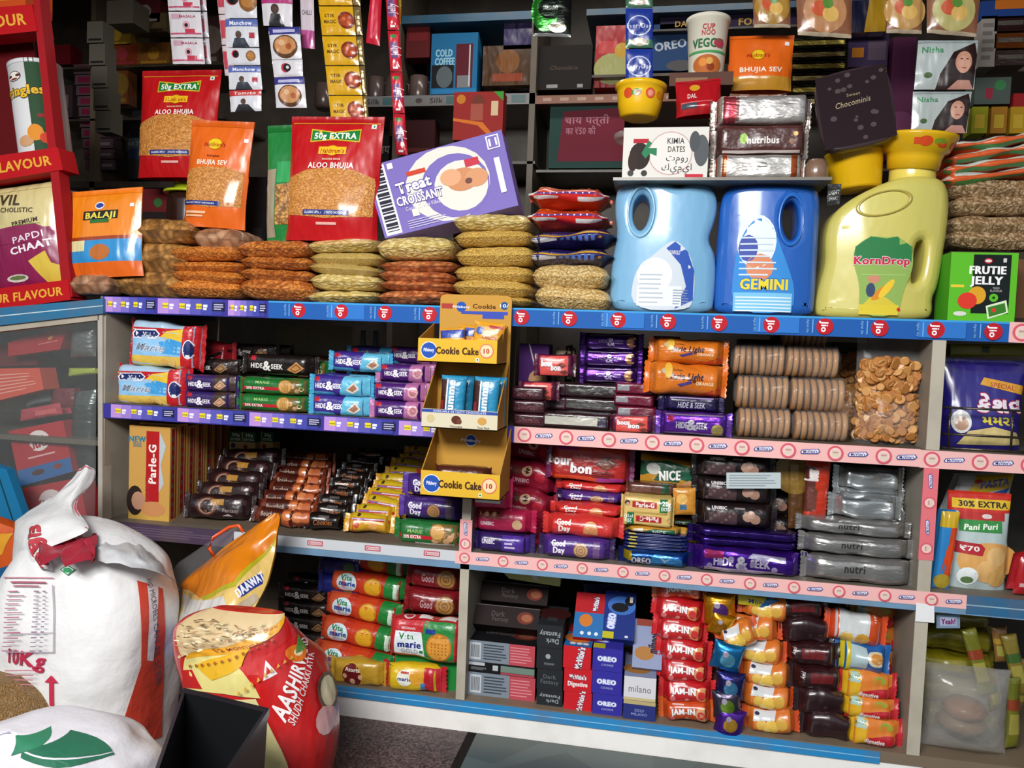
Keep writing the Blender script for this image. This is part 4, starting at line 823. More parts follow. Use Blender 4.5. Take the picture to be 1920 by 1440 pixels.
hair = [P([(.35, 0), (.4, .3), (.6, .75), (.95, .95), (1, .7), (.98, 0)], '2a1a18'), E(.78, .55, .16, 'c4907a', .22), E(.78, .5, .13, 'cc9a84', .18), P([(.55, 0), (.7, .18), (.9, .18), (.98, 0)], 'b8887a'), T('Nisha', .25, .8, .12, '3a8a5a', w=.36), E(.2, .28, .08, '3a5a2a', .06), R(.0, .94, 1, 1, '9aa4a8'), R(.72, .6, .76, .62, '2a1a18'), R(.82, .6, .86, .62, '2a1a18'), R(.75, .42, .83, .44, 'a04a4a')]
sstrip('h9', '', [[(1714, 168), (1826, 168), (1834, 76), (1722, 76)], [(1708, 250), (1812, 250), (1822, 172), (1712, 172)]], .19, ['a9b4b4'], [hair], 'silver hair colour sachet strip with a dark-haired woman, hanging right', bulge=.005)
# cup noodles
r1 = wid(1280, 1362, .2, 1.35)/2; b = WP(1325, 140, .2); hcup = WP(1320, 22, .2).z-b.z
g = G('card'); g.lathe([(r1*.78, 0), (r1*.8, .003), (r1*.97, hcup*.93), (r1*1.04, hcup*.94), (r1*1.04, hcup), (.001, hcup)], 36, 'd8d4c4')
S = lambda u, v, o: (math.sin((u-.5)*2.4)*(r1*(.8+.17*v)+o+.0006), -math.cos((u-.5)*2.4)*(r1*(.8+.17*v)+o+.0006), hcup*v*.93)
prn(g, S, r1*2.2, hcup, [T('CUP', .5, .84, .09, 'b03a3a', w=.25, b=.03), T('NOO', .5, .74, .09, 'b03a3a', w=.28), T('VEGGIE', .5, .57, .15, '2f6a44', w=.7, b=.04), E(.75, .57, .1, 'b03a50', .08), R(0, .4, 1, .44, '4a9a5a'), E(.5, .2, .26, 'b8662f', .17), E(.4, .24, .07, 'd98a3a'), E(.58, .16, .07, '8a3a1c'), E(.55, .26, .06, 'd8a050')], 14, 0)
proto('cup', 'noodle_cup', 'cup', g); put('cup', (b.x, .2+r1, b.z), 'white paper noodle cup with a red and green print')
carton_at('cupbox', 'flat_carton', 1255, 135, 1375, 160, .19, .09, '5a3a30', [R(.1, .2, .6, .6, '8a6a50')], 'brown flat carton under the noodle cup')
# ================================================================ UNDER THE COUNTER
def pk(key, name, cat, px0, px1, Yf, z, h, d, col, sp, **kw):
    w = wid(px0, px1, Yf, z)-2*kw.get('seal', .012)*.8
    g, k = packet(w, h, d, col, sp, **kw); return proto(key, name, cat, g, k)
def HS(c='ffffff', acc=None, ckc=('c9a080', '8a5a40'), t='HIDE&SEEK'):
    o = []
    if acc: o += [P([(.6, -.3), (.68, 1.3), (1.02, 1.3), (1.02, -.3)], acc)]
    o += [R(.05, .68, .2, .92, 'b01828'), T('HIDE', .22, .42, .24, c, w=.17, b=.03), T('&', .37, .44, .46, c, b=.04), T('SEEK', .52, .42, .24, c, w=.17, b=.03)]
    o += [P([(.66, .3), (.78, .12), (.92, .4), (.8, .7)], ckc[0]), P([(.7, .32), (.78, .2), (.88, .4), (.8, .6)], ckc[1]), P([(.72, .34), (.78, .25), (.86, .4), (.8, .54)], ckc[0])]
    return o
# ---- row 1, left bay
x, zb, w, h = RC(208, 686, 338, 757, .01, S2)
mcv = [R(0, .78, 1, 1.3, 'a9c4da'), P([(0, .62), (0, .84), (.8, .9), (.8, .62)], 'c01c24'), P([(.08, 0), (.06, .62), (.8, .62), (.8, 0)], '8cc0e8'), P([(.42, .62), (.55, .82), (.8, .9), (.8, .6)], 'e8c23a'), P([(.45, .55), (.6, .66), (.8, .6), (.8, .3), (.5, .3)], '3f9ad8'),
       P([(0, -.3), (0, .2), (.8, .26), (.8, -.3)], 'e0bc52'), R(.8, -.1, 1, 1.1, 'c01c24'), E(.05, .8, .05, 'e8c83a'), P([(.08, .6), (.06, .7), (.1, .8), (.4, .84), (.46, .74), (.4, .62)], 'e8e8f0'), P([(.09, .62), (.08, .7), (.11, .78), (.39, .81), (.44, .73), (.39, .64)], '1f2c66'),
       T("McVitie's", .26, .71, .1, 'f0f0f4', w=.3, b=.04), T('Marie', .33, .42, .17, '7a8498', w=.42, sh=.3, b=.02, o='e0e8f0', ob=.03), E(.55, .1, .1, 'd8a85a'), E(.68, .12, .1, 'e0b868'), E(.9, .45, .16, 'e8e8f0', .22), E(.9, .45, .13, '1f2c66', .2)]
g, k = packet(w, h, .055, 'a4c0da', mcv, n=5, taper=.07, seal=.012, endcol='b01820', ky=.2, kz=.98, wob=.003); proto('mcv', 'biscuit_packet', 'biscuit packet', g, k)
put('mcv', (x, .045, S2), 'red and sky blue tea biscuit packet, lower one at the top left shelf corner', 'red and blue tea biscuit packets', (0, 1, -2)); 
put('mcv', (x+.022, .055, S2+h+.002), 'red and sky blue tea biscuit packet, upper one at the top left shelf corner', 'red and blue tea biscuit packets', (0, 3.5, 3), (.94, 1, 1.16))
g, k = packet(.08, .075, .06, '8c1822', [P([(0, .2), (1, .7), (1, .8), (0, .3)], '1a1014'), R(.2, .35, .6, .5, 'c8c0c0'), R(.1, .75, .9, .95, 'a02832')], n=4, wob=.004); proto('rp', 'biscuit_packet', 'biscuit packet', g, k)
for i in range(2): put('rp', (XP(392, .13, S2), .165, S2+.072*i), f'dark red packet with a black band, {place(i)} behind the tea biscuits', 'dark red packets', (0, 0, 8-12*i))
hp, dp_ = .037, .045
pk('hsb', 'biscuit_packet', 'biscuit packet', 332, 436, .01, S2, hp, dp_, '33205c', HS('f0ecf4', '42302c'), n=3)
column('hsb', 'purple and brown cookie roll', 'the front pair beside the tea biscuits', 386, .01, S2, 2, hp, dp_, 'purple brown cookie rolls')
pk('hsk', 'biscuit_packet', 'biscuit packet', 300, 410, .09, S2, .036, dp_, '16100f', HS('d8d4d0', '2a1c18', ('a07850', '4a3020')), n=3)
column('hsk', 'black cookie roll', 'the stack behind the purple brown pair', 388, .075, S2, 3, .036, dp_, 'black cookie rolls')
column('hsk', 'black cookie roll', 'the back stack behind the dark red packets', 462, .19, S2, 4, .036, dp_, 'black cookie rolls')
column('hsk', 'black cookie roll', 'the rear stack left of the brown rolls', 490, .27, S2, 4, .036, dp_, 'black cookie rolls')
pk('grn', 'biscuit_packet', 'biscuit packet', 434, 580, .01, S2, hp, .05, '1c6a2c', [R(.02, -.05, 1, .0, 'c8342c'), R(0, -.2, .05, 1.2, 'a8242c'), T('MARIE', .36, .72, .16, '9ac070', w=.2), R(.1, .28, .6, .46, 'b8242c'), T('20% EXTRA', .26, .37, .16, 'f0ece8', w=.26, b=.04), P([(.62, .0), (.6, .9), (.95, 1), (.95, 0)], '6a5a2a')]+[E(.66+.06*i, .25+.14*(i % 3), .14, 'c99a70') for i in range(5)]+cookie(.68, .52, .42, 'd0a05a', '9a6a2c', 0)+[R(.64+.016*i, .22, .646+.016*i, .82, '9a6a2c') for i in range(6)], n=2.6)
column('grn', 'green biscuit roll with red band', 'the front pair, left centre', 508, .01, S2, 2, hp, .05, 'green biscuit rolls')
column('grn', 'green biscuit roll with red band', 'the row behind', 548, .09, S2, 3, hp, .05, 'green biscuit rolls')
pk('hsk2', 'biscuit_packet', 'biscuit packet', 445, 590, .075, .74, .046, dp_, '1a1210', HS('e8e4e0', None, ('c08850', '6a4020')), n=3)
put('hsk2', (XP(516, .065, .73), .09, S2+2*hp+.004), 'black cookie roll with nut picture lying on the green rolls', 'black cookie rolls', (0, 1, -2))
pk('brn', 'biscuit_packet', 'biscuit packet', 540, 648, .26, .8, .04, dp_, '3a1a16', HS('e0dcd8', None, ('b07850', '5a3020')), n=3)
column('brn', 'dark brown cookie roll', 'the rear stack behind the green rolls', 594, .25, S2, 3, .04, dp_, 'dark brown cookie rolls')
pk('hsc', 'biscuit_packet', 'biscuit packet', 570, 690, .01, S2, .043, .05, '3a2a86', [P([(.52, -.3), (.62, 1.3), (1.02, 1.3), (1.02, -.3)], '5fb4d4'), P([(0, -.2), (.5, -.1), (.42, .16), (0, .2)], '4aa0cc'), R(.07, .7, .18, .92, 'b82838'), T('HIDE', .2, .48, .24, 'f0eef6', w=.17, b=.04), T('&', .36, .5, .42, 'f0eef6', b=.05), T('SEEK', .5, .48, .24, 'f0eef6', w=.16, b=.04), P([(.66, .3), (.78, .12), (.9, .36), (.8, .72)], 'd8ccc0'), P([(.7, .34), (.78, .22), (.86, .38), (.8, .6)], '9a6a50')], n=3, endcol='3f9cc6')
column('hsc', 'violet and cyan cookie roll', 'the front pair, middle of the top shelf', 632, .008, S2, 2, .043, .05, 'violet cyan cookie rolls', 3)
put('hsc', (XP(668, .075, .75), .10, S2+.094), 'violet and cyan cookie roll lying third up behind the front pair', 'violet cyan cookie rolls', (0, 1, 3))
put('hsc', (XP(632, .06, .7), .115, S2), 'violet and cyan cookie roll, lowest in the second row', 'violet cyan cookie rolls'); put('hsc', (XP(632, .06, .7), .115, S2+.044), 'violet and cyan cookie roll, upper in the second row', 'violet cyan cookie rolls')
pk('hsd', 'biscuit_packet', 'biscuit packet', 645, 748, .19, .8, .05, .05, '232058', HS('d8d8e8', '3a86ac', ('c9c0c0', '705040')), n=3, endcol='2f86b0')
column('hsd', 'navy and cyan cookie roll', 'the rear stack beside the tray stand', 696, .17, S2, 3, .05, .05, 'navy cyan cookie rolls')
pk('hsp', 'biscuit_packet', 'biscuit packet', 688, 800, .01, S2, .038, .048, '4a1f6e', [P([(.62, -.3), (.68, 1.3), (1.02, 1.3), (1.02, -.3)], 'b06a9c'), R(.08, .7, .2, .95, 'b82838'), T('HIDE', .24, .45, .24, 'f2eef6', w=.16, b=.04), T('&', .39, .48, .42, 'f2eef6', b=.05), T('SEEK', .54, .45, .24, 'f2eef6', w=.16, b=.04), E(.82, .5, .3, 'd0a0a8'), E(.82, .5, .2, 'b06a78')], n=3, endcol='b876a8')
for j in range(4): column('hsp', 'plum and pink cookie roll', ['the front pair by the tray stand', 'the second row by the tray stand', 'the third row by the tray stand', 'the rear row by the tray stand'][j], [742, 752, 762, 770][j], .008+.055*j, S2, [2, 3, 3, 4][j], .038, .048, 'plum pink cookie rolls')
# things standing at the back of row 1
for i, (p0, p1, t, c) in enumerate(((668, 684, 615, '9aa0a4'), (692, 708, 615, '8f9698'))):
    x, zb, w, h = RC(p0, t, p1, 650, .38); g = G('plastic'); g.lathe([(w/2, 0), (w/2, .14), (w*.3, .16), (w*.3, .19), (.001, .19)], 16, [c, c, c, '2a2a2a', '2a2a2a']); proto('jr%d' % i, 'small_bottle', 'bottle', g)
    put('jr%d' % i, (x, .40, S2), ['left', 'right'][i]+' of two pale bottles at the back of the top shelf', 'pale bottles')
g, k = carton(wid(512, 655, .42, .75), .2, .02, 'd0c4a4', [R(.02+.1*i, 0, .025+.1*i, 1, 'b8ac8c') for i in range(10)]); proto('corr', 'corrugated_board', 'board', g); put('corr', (XP(584, .42, .75), .44, S2), 'beige ribbed board leaning at the back of the top shelf')
# ---- row 1, right bay
x, zb, w, h = RC(975, 612, 1030, 668, .12); g, k = carton(w, .17, .06, '4a1f66', [P([(.3, 1), (.6, .6), (.5, .4), (.55, .4), (.65, .6), (.35, 1)], 'c8c4d0'), E(.65, .55, .12, 'c99a70')]); proto('pbx', 'tall_carton', 'carton', g); put('pbx', (x, .15, S2), 'tall purple carton with white lines right of the tray stand')
x, zb, w, h = RC(1040, 600, 1078, 668, .14); g = G('card'); g.lathe([(w/2, 0), (w/2, .16), (w*.47, .165), (.001, .165)], 24, ['6a3a2a', 'c8b8a0', 'b8b8b8', 'b8b8b8'])
S = lambda u, v, o: (math.sin((u-.5)*2.6)*(w/2+o+.0004), -math.cos((u-.5)*2.6)*(w/2+o+.0004), .165*v); prn(g, S, w*1.3, .165, [R(.05, .3, .95, .96, 'cbbd9e'), T('Bournvita', .6, .62, .14, '2a1c18', rot=90, b=.04)], 10, 0)
proto('tin', 'drink_tin', 'tin', g); put('tin', (x, .17, S2), 'cream and brown drink tin with sideways lettering')
def bour(w, h): return [R(.04, .04, .96, .96, 'd8544c'), P([(.04, .6), (.4, .96), (.04, .96)], 'b03048'), T('bour', .3, .6, .3, 'f0e8ea', w=.3, b=.06, o='7a2030'), T('bon', .55, .42, .3, 'f0e8ea', w=.26, b=.06, o='7a2030'), P([(.66, .2), (.8, .3), (.92, .2), (.78, .1)], '6a3028'), P([(.6, .5), (.7, .62), (.85, .5), (.75, .38)], '7a3a30')]
for i, (a, b_, c, d_, Y, z, lb) in enumerate(((1005, 664, 1072, 706, .05, None, 'upper left'), (975, 716, 1040, 752, .03, None, 'lower left'), (1146, 778, 1222, 810, .005, S2, 'front centre'))):
    x, zb, w, h = RC(a, b_, c, d_, Y, z)
    if 'bo%d' % i not in PR: g, k = packet(w, h, .05, '5a1838', bour(w, h), n=5, taper=.06, seal=.008, ky=.4); proto('bo%d' % i, 'biscuit_packet', 'biscuit packet', g, k)
    if z is None: z0 = zb
    n = 1 if z else 0
    put('bo%d' % i, (x, Y+.025, zb), f'small salmon red chocolate biscuit packet, {lb} of the three', 'small salmon biscuit packets', (0, -1, 2))
# support cartons / dark stacks under them
def dark(key, x0, x1, Yf, z, h, d, col='2a1014', sp=()):
    w = wid(x0, x1, Yf, z); g, k = packet(w, h, d, col, list(sp), n=6, taper=.04, seal=0, mat='wrapper', ky=.8, kz=.95, wob=.001); proto(key, 'flat_biscuit_carton', 'biscuit carton', g, k); return key
dark('dk1', 1015, 1142, .005, S2, .033, .07, '2a1216', [R(.04, .25, .82, .75, 'b9b8ac'), R(.84, .2, .97, .7, '3a3a50')])
column('dk1', 'long dark carton with a white panel', 'the front stack, right bay', 1078, .005, S2, 1, .033, .07)
dark('dk2', 1040, 1175, .02, S2, .03, .07, '240e14', [R(.1, .3, .8, .7, '2c2a2a'), R(.15, .42, .6, .58, '4a4a46'), R(.85, .3, .95, .7, '4a4440')])
column('dk2', 'long blackish maroon carton', 'the stack behind the white panel carton', 1112, .08, S2, 3, .03, .07, 'long maroon cartons', 2)
dark('dk3', 960, 1022, .005, S2, .027, .06, '3a1420', [T('bourbon', .5, .5, .4, '6a3a40', w=.6)])
column('dk3', 'small maroon flat packet', 'the stack right of the tray stand', 990, .005, S2, 3, .027, .06, 'small maroon packets')
dark('dk4', 975, 1040, .07, S2, .03, .06, '3a1226', [R(.1, .2, .5, .8, '7a7a80')])
column('dk4', 'small plum flat packet', 'the second stack right of the tray stand', 1030, .08, S2, 3, .03, .06, 'small plum packets')
dark('dk5', 1146, 1222, .045, S2, .024, .06, '6a1430', [R(.05, .3, .35, .8, '8a8a90')])
column('dk5', 'plum packet with silver patch', 'the stack behind the salmon packet', 1190, .062, S2, 4, .024, .06, 'plum and silver packets')
pk('gp', 'biscuit_packet', 'biscuit packet', 1083, 1200, .1, .8, .036, .06, '4a1f78', [R(0, .1, 1, .16, 'c8b4d8'), R(0, .85, 1, .92, 'd8c8e0'), T('&', .5, .5, .5, 'c8b8e0', b=.03), T('HIDE', .35, .5, .2, 'a890c8', w=.16), T('SEEK', .65, .5, .2, 'a890c8', w=.16), E(.88, .5, .3, 'c08a60')], n=3.5, taper=.05, mat='foil', ky=.5)
zt_ = S2+3*.03+.002
for i in range(3): put('gp', (XP(1142, .09, zt_), .115, zt_+.036*i*.98), f'shiny purple cookie pack, {place(i)} in the trio near the tin', 'shiny purple cookie packs', (0, 0, rnd.uniform(-3, 3)))
pk('mlb', 'biscuit_packet', 'biscuit packet', 1205, 1362, .01, .72, .064, .07, 'd0701c', [T('Marie Light', .48, .6, .22, '3a1c28', w=.5, b=.04, sh=.2), T('Sunfeast', .38, .82, .09, '5a3a20', w=.14), P([(.38, .34), (.56, .48), (.58, .4), (.42, .26)], '4a3a86'), T('ORANGE', .75, .4, .1, 'f0e0c0', w=.24), E(.2, .75, .1, 'b8b08a', .1), P([(.6, -.1), (1, .35), (1, -.1)], 'c8401c'), E(.25, .8, .12, 'e0b040', .3)], n=2.4, wob=.003, endcol='d86a14')
z_ = WP(1282, 745, .01).z
pk('hsn', 'biscuit_packet', 'biscuit packet', 1235, 1358, .015, S2, .028, .05, '1c1440', [R(.02, .86, .98, .96, 'a89cc8'), T('HIDE & SEEK', .5, .42, .4, 'b8b4c8', w=.5, sh=.2)], n=4)
pk('hss', 'biscuit_packet', 'biscuit packet', 1228, 1372, .004, S2, .046, .05, '6a30b0', [R(.06, .06, .94, .12, 'd8c8e8'), R(.06, .88, .94, .94, 'd8c8e8'), R(.1, .6, .2, .85, '8a1c40'), T('HIDE', .32, .45, .28, 'f2ecfa', w=.17, b=.05), T('&', .47, .48, .46, 'f2ecfa', b=.05), T('SEEK', .62, .45, .28, 'f2ecfa', w=.17, b=.05), E(.85, .3, .25, 'c8b470')], n=3.5, mat='foil', taper=.07, endcol='7a50b8')
put('hss', (XP(1300, .004, S2), .03, S2), 'shiny violet cookie pack at the shelf front below the orange packs')
put('hsn', (XP(1296, .02, .7), .045, S2+.048), 'navy cookie pack between the violet pack and the orange packs')
put('hsn', (XP(1296, .06, .7), .098, S2+.0), 'navy cookie pack, lowest in the row behind', 'rear navy packs'); put('hsn', (XP(1296, .06, .7), .098, S2+.029), 'navy cookie pack, middle in the row behind', 'rear navy packs'); put('hsn', (XP(1296, .06, .7), .098, S2+.058), 'navy cookie pack, upper in the row behind', 'rear navy packs')
zo = S2+.048+.030
put('mlb', (XP(1284, .01, zo), .05, zo), 'orange light biscuit roll, lower of the two orange rolls', 'orange light biscuit rolls', (0, 1.5, 2))
put('mlb', (XP(1292, .02, zo+.06), .055, zo+.064), 'orange light biscuit roll, upper of the two orange rolls', 'orange light biscuit rolls', (-55, 0, -1), (.95, .8, .85)) if 0 else put('mlb', (XP(1290, .02, zo+.06), .06, zo+.063), 'orange light biscuit roll, upper of the two orange rolls', 'orange light biscuit rolls', (0, 1, -3), (.96, 1, .78))
# clear packs of round biscuits
def bpack(key, n, r, dx):
    w = n*dx; ks = []
    for i in range(n):
        g_ = G('food'); vs = []; m = 20
        for (rr, xx) in ((.9, 0), (1, .2), (1, .8), (.9, 1)):
            for j in range(m): a = 2*math.pi*j/m; vs.append((-w/2+dx*(i+.06+xx*.8)+.0012*math.sin(a+i), math.cos(a)*r*rr, r+math.sin(a)*r*rr))
        g_.add(vs, [(k*m+j, k*m+(j+1) % m, (k+1)*m+(j+1) % m, (k+1)*m+j) for k in range(3) for j in range(m)]+[tuple(range(m)), tuple(3*m+j for j in range(m))], ('a87640', 'b07f4a', '9c6c38')[i % 3]); ks.append(('biscuit', g_))
    gf, _ = packet(w+.01, 2*r+.004, 2*r+.006, 'cccccc', (), n=2.2, taper=.08, seal=0, mat='clear_film', wob=.002, ky=.5, kz=.6)
    ks.append(('film_wrap', gf)); return proto(key, 'biscuit_stack_pack', 'biscuit pack', None, ks)
rb = .034; wb = wid(1382, 1480, .03, .7); bpack('bs', 8, rb, wb/8)
# each: stand on shelf, three levels
for c, (pxm, n, lv) in enumerate(((1434, 3, ['lower', 'middle', 'upper']), (1538, 4, ['lowest', 'second', 'third', 'top']))):
    hh = [0, .068, .137, .206][:n]
    for i in range(n):
        s = .84 if i == 0 else .92
        z = S2 if i == 0 else S2+.058+.0635*(i-1)
        put('bs', (XP(pxm-(3*i if c == 0 else 6*i-4), .02, z), .02+rb+.03*max(0, i-1), z), f"clear roll of round brown biscuits, {lv[i]} in the {['left', 'right'][c]} biscuit column", 'clear biscuit rolls', (0, rnd.uniform(-1, 1), rnd.uniform(-3, 3)), (1 if i < 3 else .85, .9, s))
# bag of small round crackers
x, zb, w, h = RC(1612, 715, 1738, 852, .03, S2); h = .17
g, k = pouch(w, h*1.25, .1, 'dddddd', (), style='stand', mat='clear_film', wob=.006, seed=2, sealh=0)
gc = G('food'); r_ = random.Random(3)
for i in range(420):
    u, v = r_.uniform(.04, .96), r_.uniform(.02, .93); zz = v*h*.98; xx = (u-.5)*w*.95; q = max(.05, (1-abs(2*u-1)**3)**.5); dep = .045*q
    yy = -dep+r_.uniform(0, .02) if i < 330 else r_.uniform(-dep, dep)
    nrm = Vector((r_.uniform(-.8, .8), -1, r_.uniform(-.8, .8))).normalized(); a1 = nrm.orthogonal().normalized(); a2 = nrm.cross(a1); rr = r_.uniform(.008, .0125)
    m = 9; vs = [tuple(Vector((xx, yy, zz+.008))+nrm*.0015+a1*rr*.75*math.cos(6.283*j/m)+a2*rr*.75*math.sin(6.283*j/m)) for j in range(m)]+[tuple(Vector((xx, yy, zz+.008))+a1*rr*math.cos(6.283*j/m)+a2*rr*math.sin(6.283*j/m)) for j in range(m)]+[tuple(Vector((xx, yy, zz+.008))-nrm*.004+a1*rr*.7*math.cos(6.283*j/m)+a2*rr*.7*math.sin(6.283*j/m)) for j in range(m)]
    gc.add(vs, [tuple(range(m))]+[(j, (j+1) % m, m+(j+1) % m, m+j) for j in range(m)]+[(m+j, m+(j+1) % m, 2*m+(j+1) % m, 2*m+j) for j in range(m)]+[tuple(range(2*m, 3*m))], r_.choice(['b87a3c', 'c48a4a', 'a86c30', 'cc9658']))
proto('crk', 'cracker_bag', 'snack bag', g, [('crackers', gc, 'small round brown crackers filling the bag')])
o = put('crk', (x, .03+.05, S2), 'large clear bag full of small round crackers beside the right divider')
o.children[0]['kind'] = 'stuff' if o.children[0].name.startswith('crackers') else ''
o2 = put('crk', (x-.02, .25, S2), 'clear cracker bag standing in the shade behind the large one', None, (0, 3, 0), (.9, .8, 1.05)); o2.children[0]['kind'] = 'stuff'
# dark items at the back of the right bay
for i, (p0, p1, c, c2, hh) in enumerate(((1200, 1235, '3a1430', '9a5a80', .17), (1222, 1272, '5a1838', 'b04a70', .2), (1385, 1445, '2a1216', '5a4444', .2), (1450, 1520, '321418', '6a2a30', .21), (1560, 1640, '1e1a1a', '3a3030', .2))):
    w = wid(p0, p1, .3, .75); g, k = carton(w, hh, .07, c, [R(.1, .5, .9, .9, c2), T('200g', .5, .3, .12, c2, w=.6)]); proto('bk%d' % i, 'small_carton', 'carton', g)
    put('bk%d' % i, (XP((p0+p1)/2, .3, .75), .36, S2), ['narrow plum', 'magenta topped', 'blackish brown', 'dark maroon', 'charcoal'][i]+' carton at the back of the right bay')
# ---- cardboard tray stand
ct, cty = 'c2913c', 'd9ad32'
YB = -.012; ks = []
xa, xb2 = XP(822, YB, .75), XP(955, YB, .75)
zt0, zb0 = WP(885, 553, YB).z, WP(885, 930, YB).z
g = G('card'); wS = xb2-xa; xm_ = (xa+xb2)/2
vs, fs = curvegeo([(chaikin([((a-.5)*wS, zb0+(zt0-zb0)*b) for a, b in ((0, 0), (1, 0), (1, 1), (0, 1))], 0), False)], .003, .001, 1)
g.box(-wS/2, -.003, zb0, wS/2, .003, zt0-.02, ct)
g.add([(p[0], q, p[1]) for q in (-.003, .003) for p in [(-wS/2, zt0-.02), (wS/2, zt0-.02), (wS/2, zt0-.008), (wS/2-.004, zt0-.002), (wS/2-.012, zt0), (-wS/2+.012, zt0), (-wS/2+.004, zt0-.002), (-wS/2, zt0-.008)]], [tuple(range(8)), tuple(range(15, 7, -1))]+[(i, i+8, (i+1) % 8+8, (i+1) % 8) for i in range(8)], ct, False)
hS = zt0-zb0; Sb = lambda u, v, o: ((u-.5)*wS, -.0031-o, zb0+hS*v)
prn(g, Sb, wS, hS, [T('Cookie', .62, .945, .022, '5a3414', w=.32, b=.04), E(.3, .94, .026, '2450a8'), T('Pillsbury', .3, .94, .012, 'f0f0f8', w=.24), E(.9, .95, .02, '27508a'), T('10/', .9, .95, .016, 'e8e8f0', w=.12), R(.02, .93, .18, .955, 'a83a34'), R(.3, .905, .95, .92, '3a4fb0'), R(.6, .885, .9, .905, '3a4fb0'), E(.5, .28, .03, 'e8e8f0'), E(.5, .28, .027, '2450a8'), T('Pillsbury', .5, .28, .014, 'f0f0f8', w=.28, b=.03), T('GOLD', .9, .6, .02, 'a07828', rot=90), E(.93, .42, .01, '8a6424'), E(.95, .36, .012, '8a6424')])
ks.append(('back_board', g))
YT = -.115
def tray(y0, y1, x0, x1, front, fcol, side):
    z1, z0 = WP((x0+x1)/2, y0, YT).z, WP((x0+x1)/2, y1, YT).z; a, b = XP(x0, YT, z0)-xm_, XP(x1, YT, z0)-xm_; t = .002; yb = YT-YB; hz = side*(z1-z0)
    g_ = G('card'); g_.box(a, yb, z0, b, yb+t, z1, fcol); g_.box(a, yb, z0, b, 0, z0+t, ct)
    for s in (a, b-t): g_.obox([(s, yb+t, z0), (s+t, yb+t, z0), (s+t, 0, z0), (s, 0, z0), (s, yb+t, z1), (s+t, yb+t, z1), (s+t, 0, z0+hz), (s, 0, z0+hz)], 'b58434')
    prn(g_, lambda u, v, o: (a+(b-a)*u, yb-o, z0+(z1-z0)*v), b-a, z1-z0, front); return g_, z0+t, a, b
ckf = [E(.14, .5, .36, 'e8e8f0'), E(.14, .5, .33, '2450a8'), T('Pillsbury', .14, .52, .14, 'f0f0f8', w=.13, b=.03), T('Cookie Cake', .5, .52, .3, '4a2c14', w=.54, b=.05), E(.87, .55, .3, 'd86a60'), E(.87, .55, .26, 'e8cfa0'), T('10', .87, .55, .2, 'b03a3a', b=.05), R(.74, .1, .78, .24, 'e8e8e8'), E(.76, .17, .04, '1c7a34')]
g_, zt1, a1, b1 = tray(636, 681, 783, 931, ckf, cty, 1.7); ks.append(('tray', g_, 'yellow tray front with brown lettering'))
g_, zt2, a2, b2 = tray(769, 805, 790, 932, [R(0, .82, 1, .98, '2c4a9c'), T('AVAILABLE IN TASTY CHOCOLATE', .5, .9, .1, 'd8d8e8', w=.7), E(.12, .5, .22, 'c9b98a'), E(.46, .48, .26, '5a2c20', .22), E(.5, .4, .14, '6a3a2a'), E(.8, .48, .24, 'c9974a', .2), T('Chocolate', .46, .14, .1, '4a3a3a', w=.16), T('Twin Pack', .82, .14, .1, '4a3a3a', w=.16)], 'd3cab0', 3.6); ks.append(('tray', g_, 'pale tray front with cookie pictures'))
g_, zt3, a3, b3 = tray(886, 934, 788, 936, ckf, cty, 2.6); ks.append(('tray', g_, 'yellow tray front with brown lettering, lowest'))
proto('stand', 'tray_stand', 'display stand', None, ks); put('stand', (xm_, YB, 0), 'cardboard three-tray cookie stand hanging on the counter front')
def inwrap(key, w, h, d, col, sp, mat='wrapper', **kw): g, k = pouch(w, h, d, col, sp, style='pillow', mat=mat, sealh=.08, **kw); return proto(key, 'cookie_sachet', 'cookie sachet', g, k)
inwrap('cs1', .062, .078, .016, 'd99a1c', [R(0, .7, 1, 1, 'c88a14'), R(.5, .84, .95, .95, 'a82c28'), E(.2, .76, .1, '2450a8'), T('Cookie', .55, .62, .12, 'a8481c', w=.5, b=.03), E(.5, .22, .3, 'd8b070', .18), E(.4, .25, .03, '5a3418'), E(.6, .2, .03, '5a3418'), E(.5, .14, .025, '5a3418')])
inwrap('cs2', .05, .065, .014, 'd0901c', [R(0, .68, 1, 1, '27409a'), R(.1, .5, .7, .62, 'b03028'), T('Cookie', .5, .35, .12, 'a8481c', w=.6)])
put('cs1', (xm_+XP(900, YT, .8)-xm_, YB-.055, zt1+.002), 'yellow cookie sachet standing at the right of the top tray', None, (-6, 5, 0))
put('cs2', (XP(838, YT, .8), YB-.055, zt1+.002), 'blue topped cookie sachet standing at the left of the top tray', None, (-6, -4, 0))
put('cs2', (XP(866, YT+.03, .8), YB-.033, zt1+.002), 'blue topped cookie sachet in the middle of the top tray', None, (-4, 2, 0), (.8, 1, 1.1))
inwrap('yum', .05, .098, .022, '2789b4', [R(.0, 0, .28, .95, '3a1c18'), R(.24, 0, .3, .95, 'e8e8ec'), R(0, 0, .15, .5, '8a2430'), T('yumme', .42, .55, .16, 'f2f2f4', rot=90, b=.05), R(.34, .1, .36, .2, 'c02a34'), R(.6, .04, .62, .9, '2276a0')])
for i, pxx in enumerate((842, 905)): put('yum', (XP(pxx, YT+.01, .7), YT+.03, zt2+.001), ['left', 'right'][i]+' front bright blue sachet in the middle tray', 'bright blue sachets', (-3, 2, 3))
for i, pxx in enumerate((860, 921)): put('yum', (XP(pxx, YT+.05, .7), YT+.065, zt2+.001), ['left', 'right'][i]+' rear bright blue sachet in the middle tray', 'bright blue sachets', (-3, 1, -2))
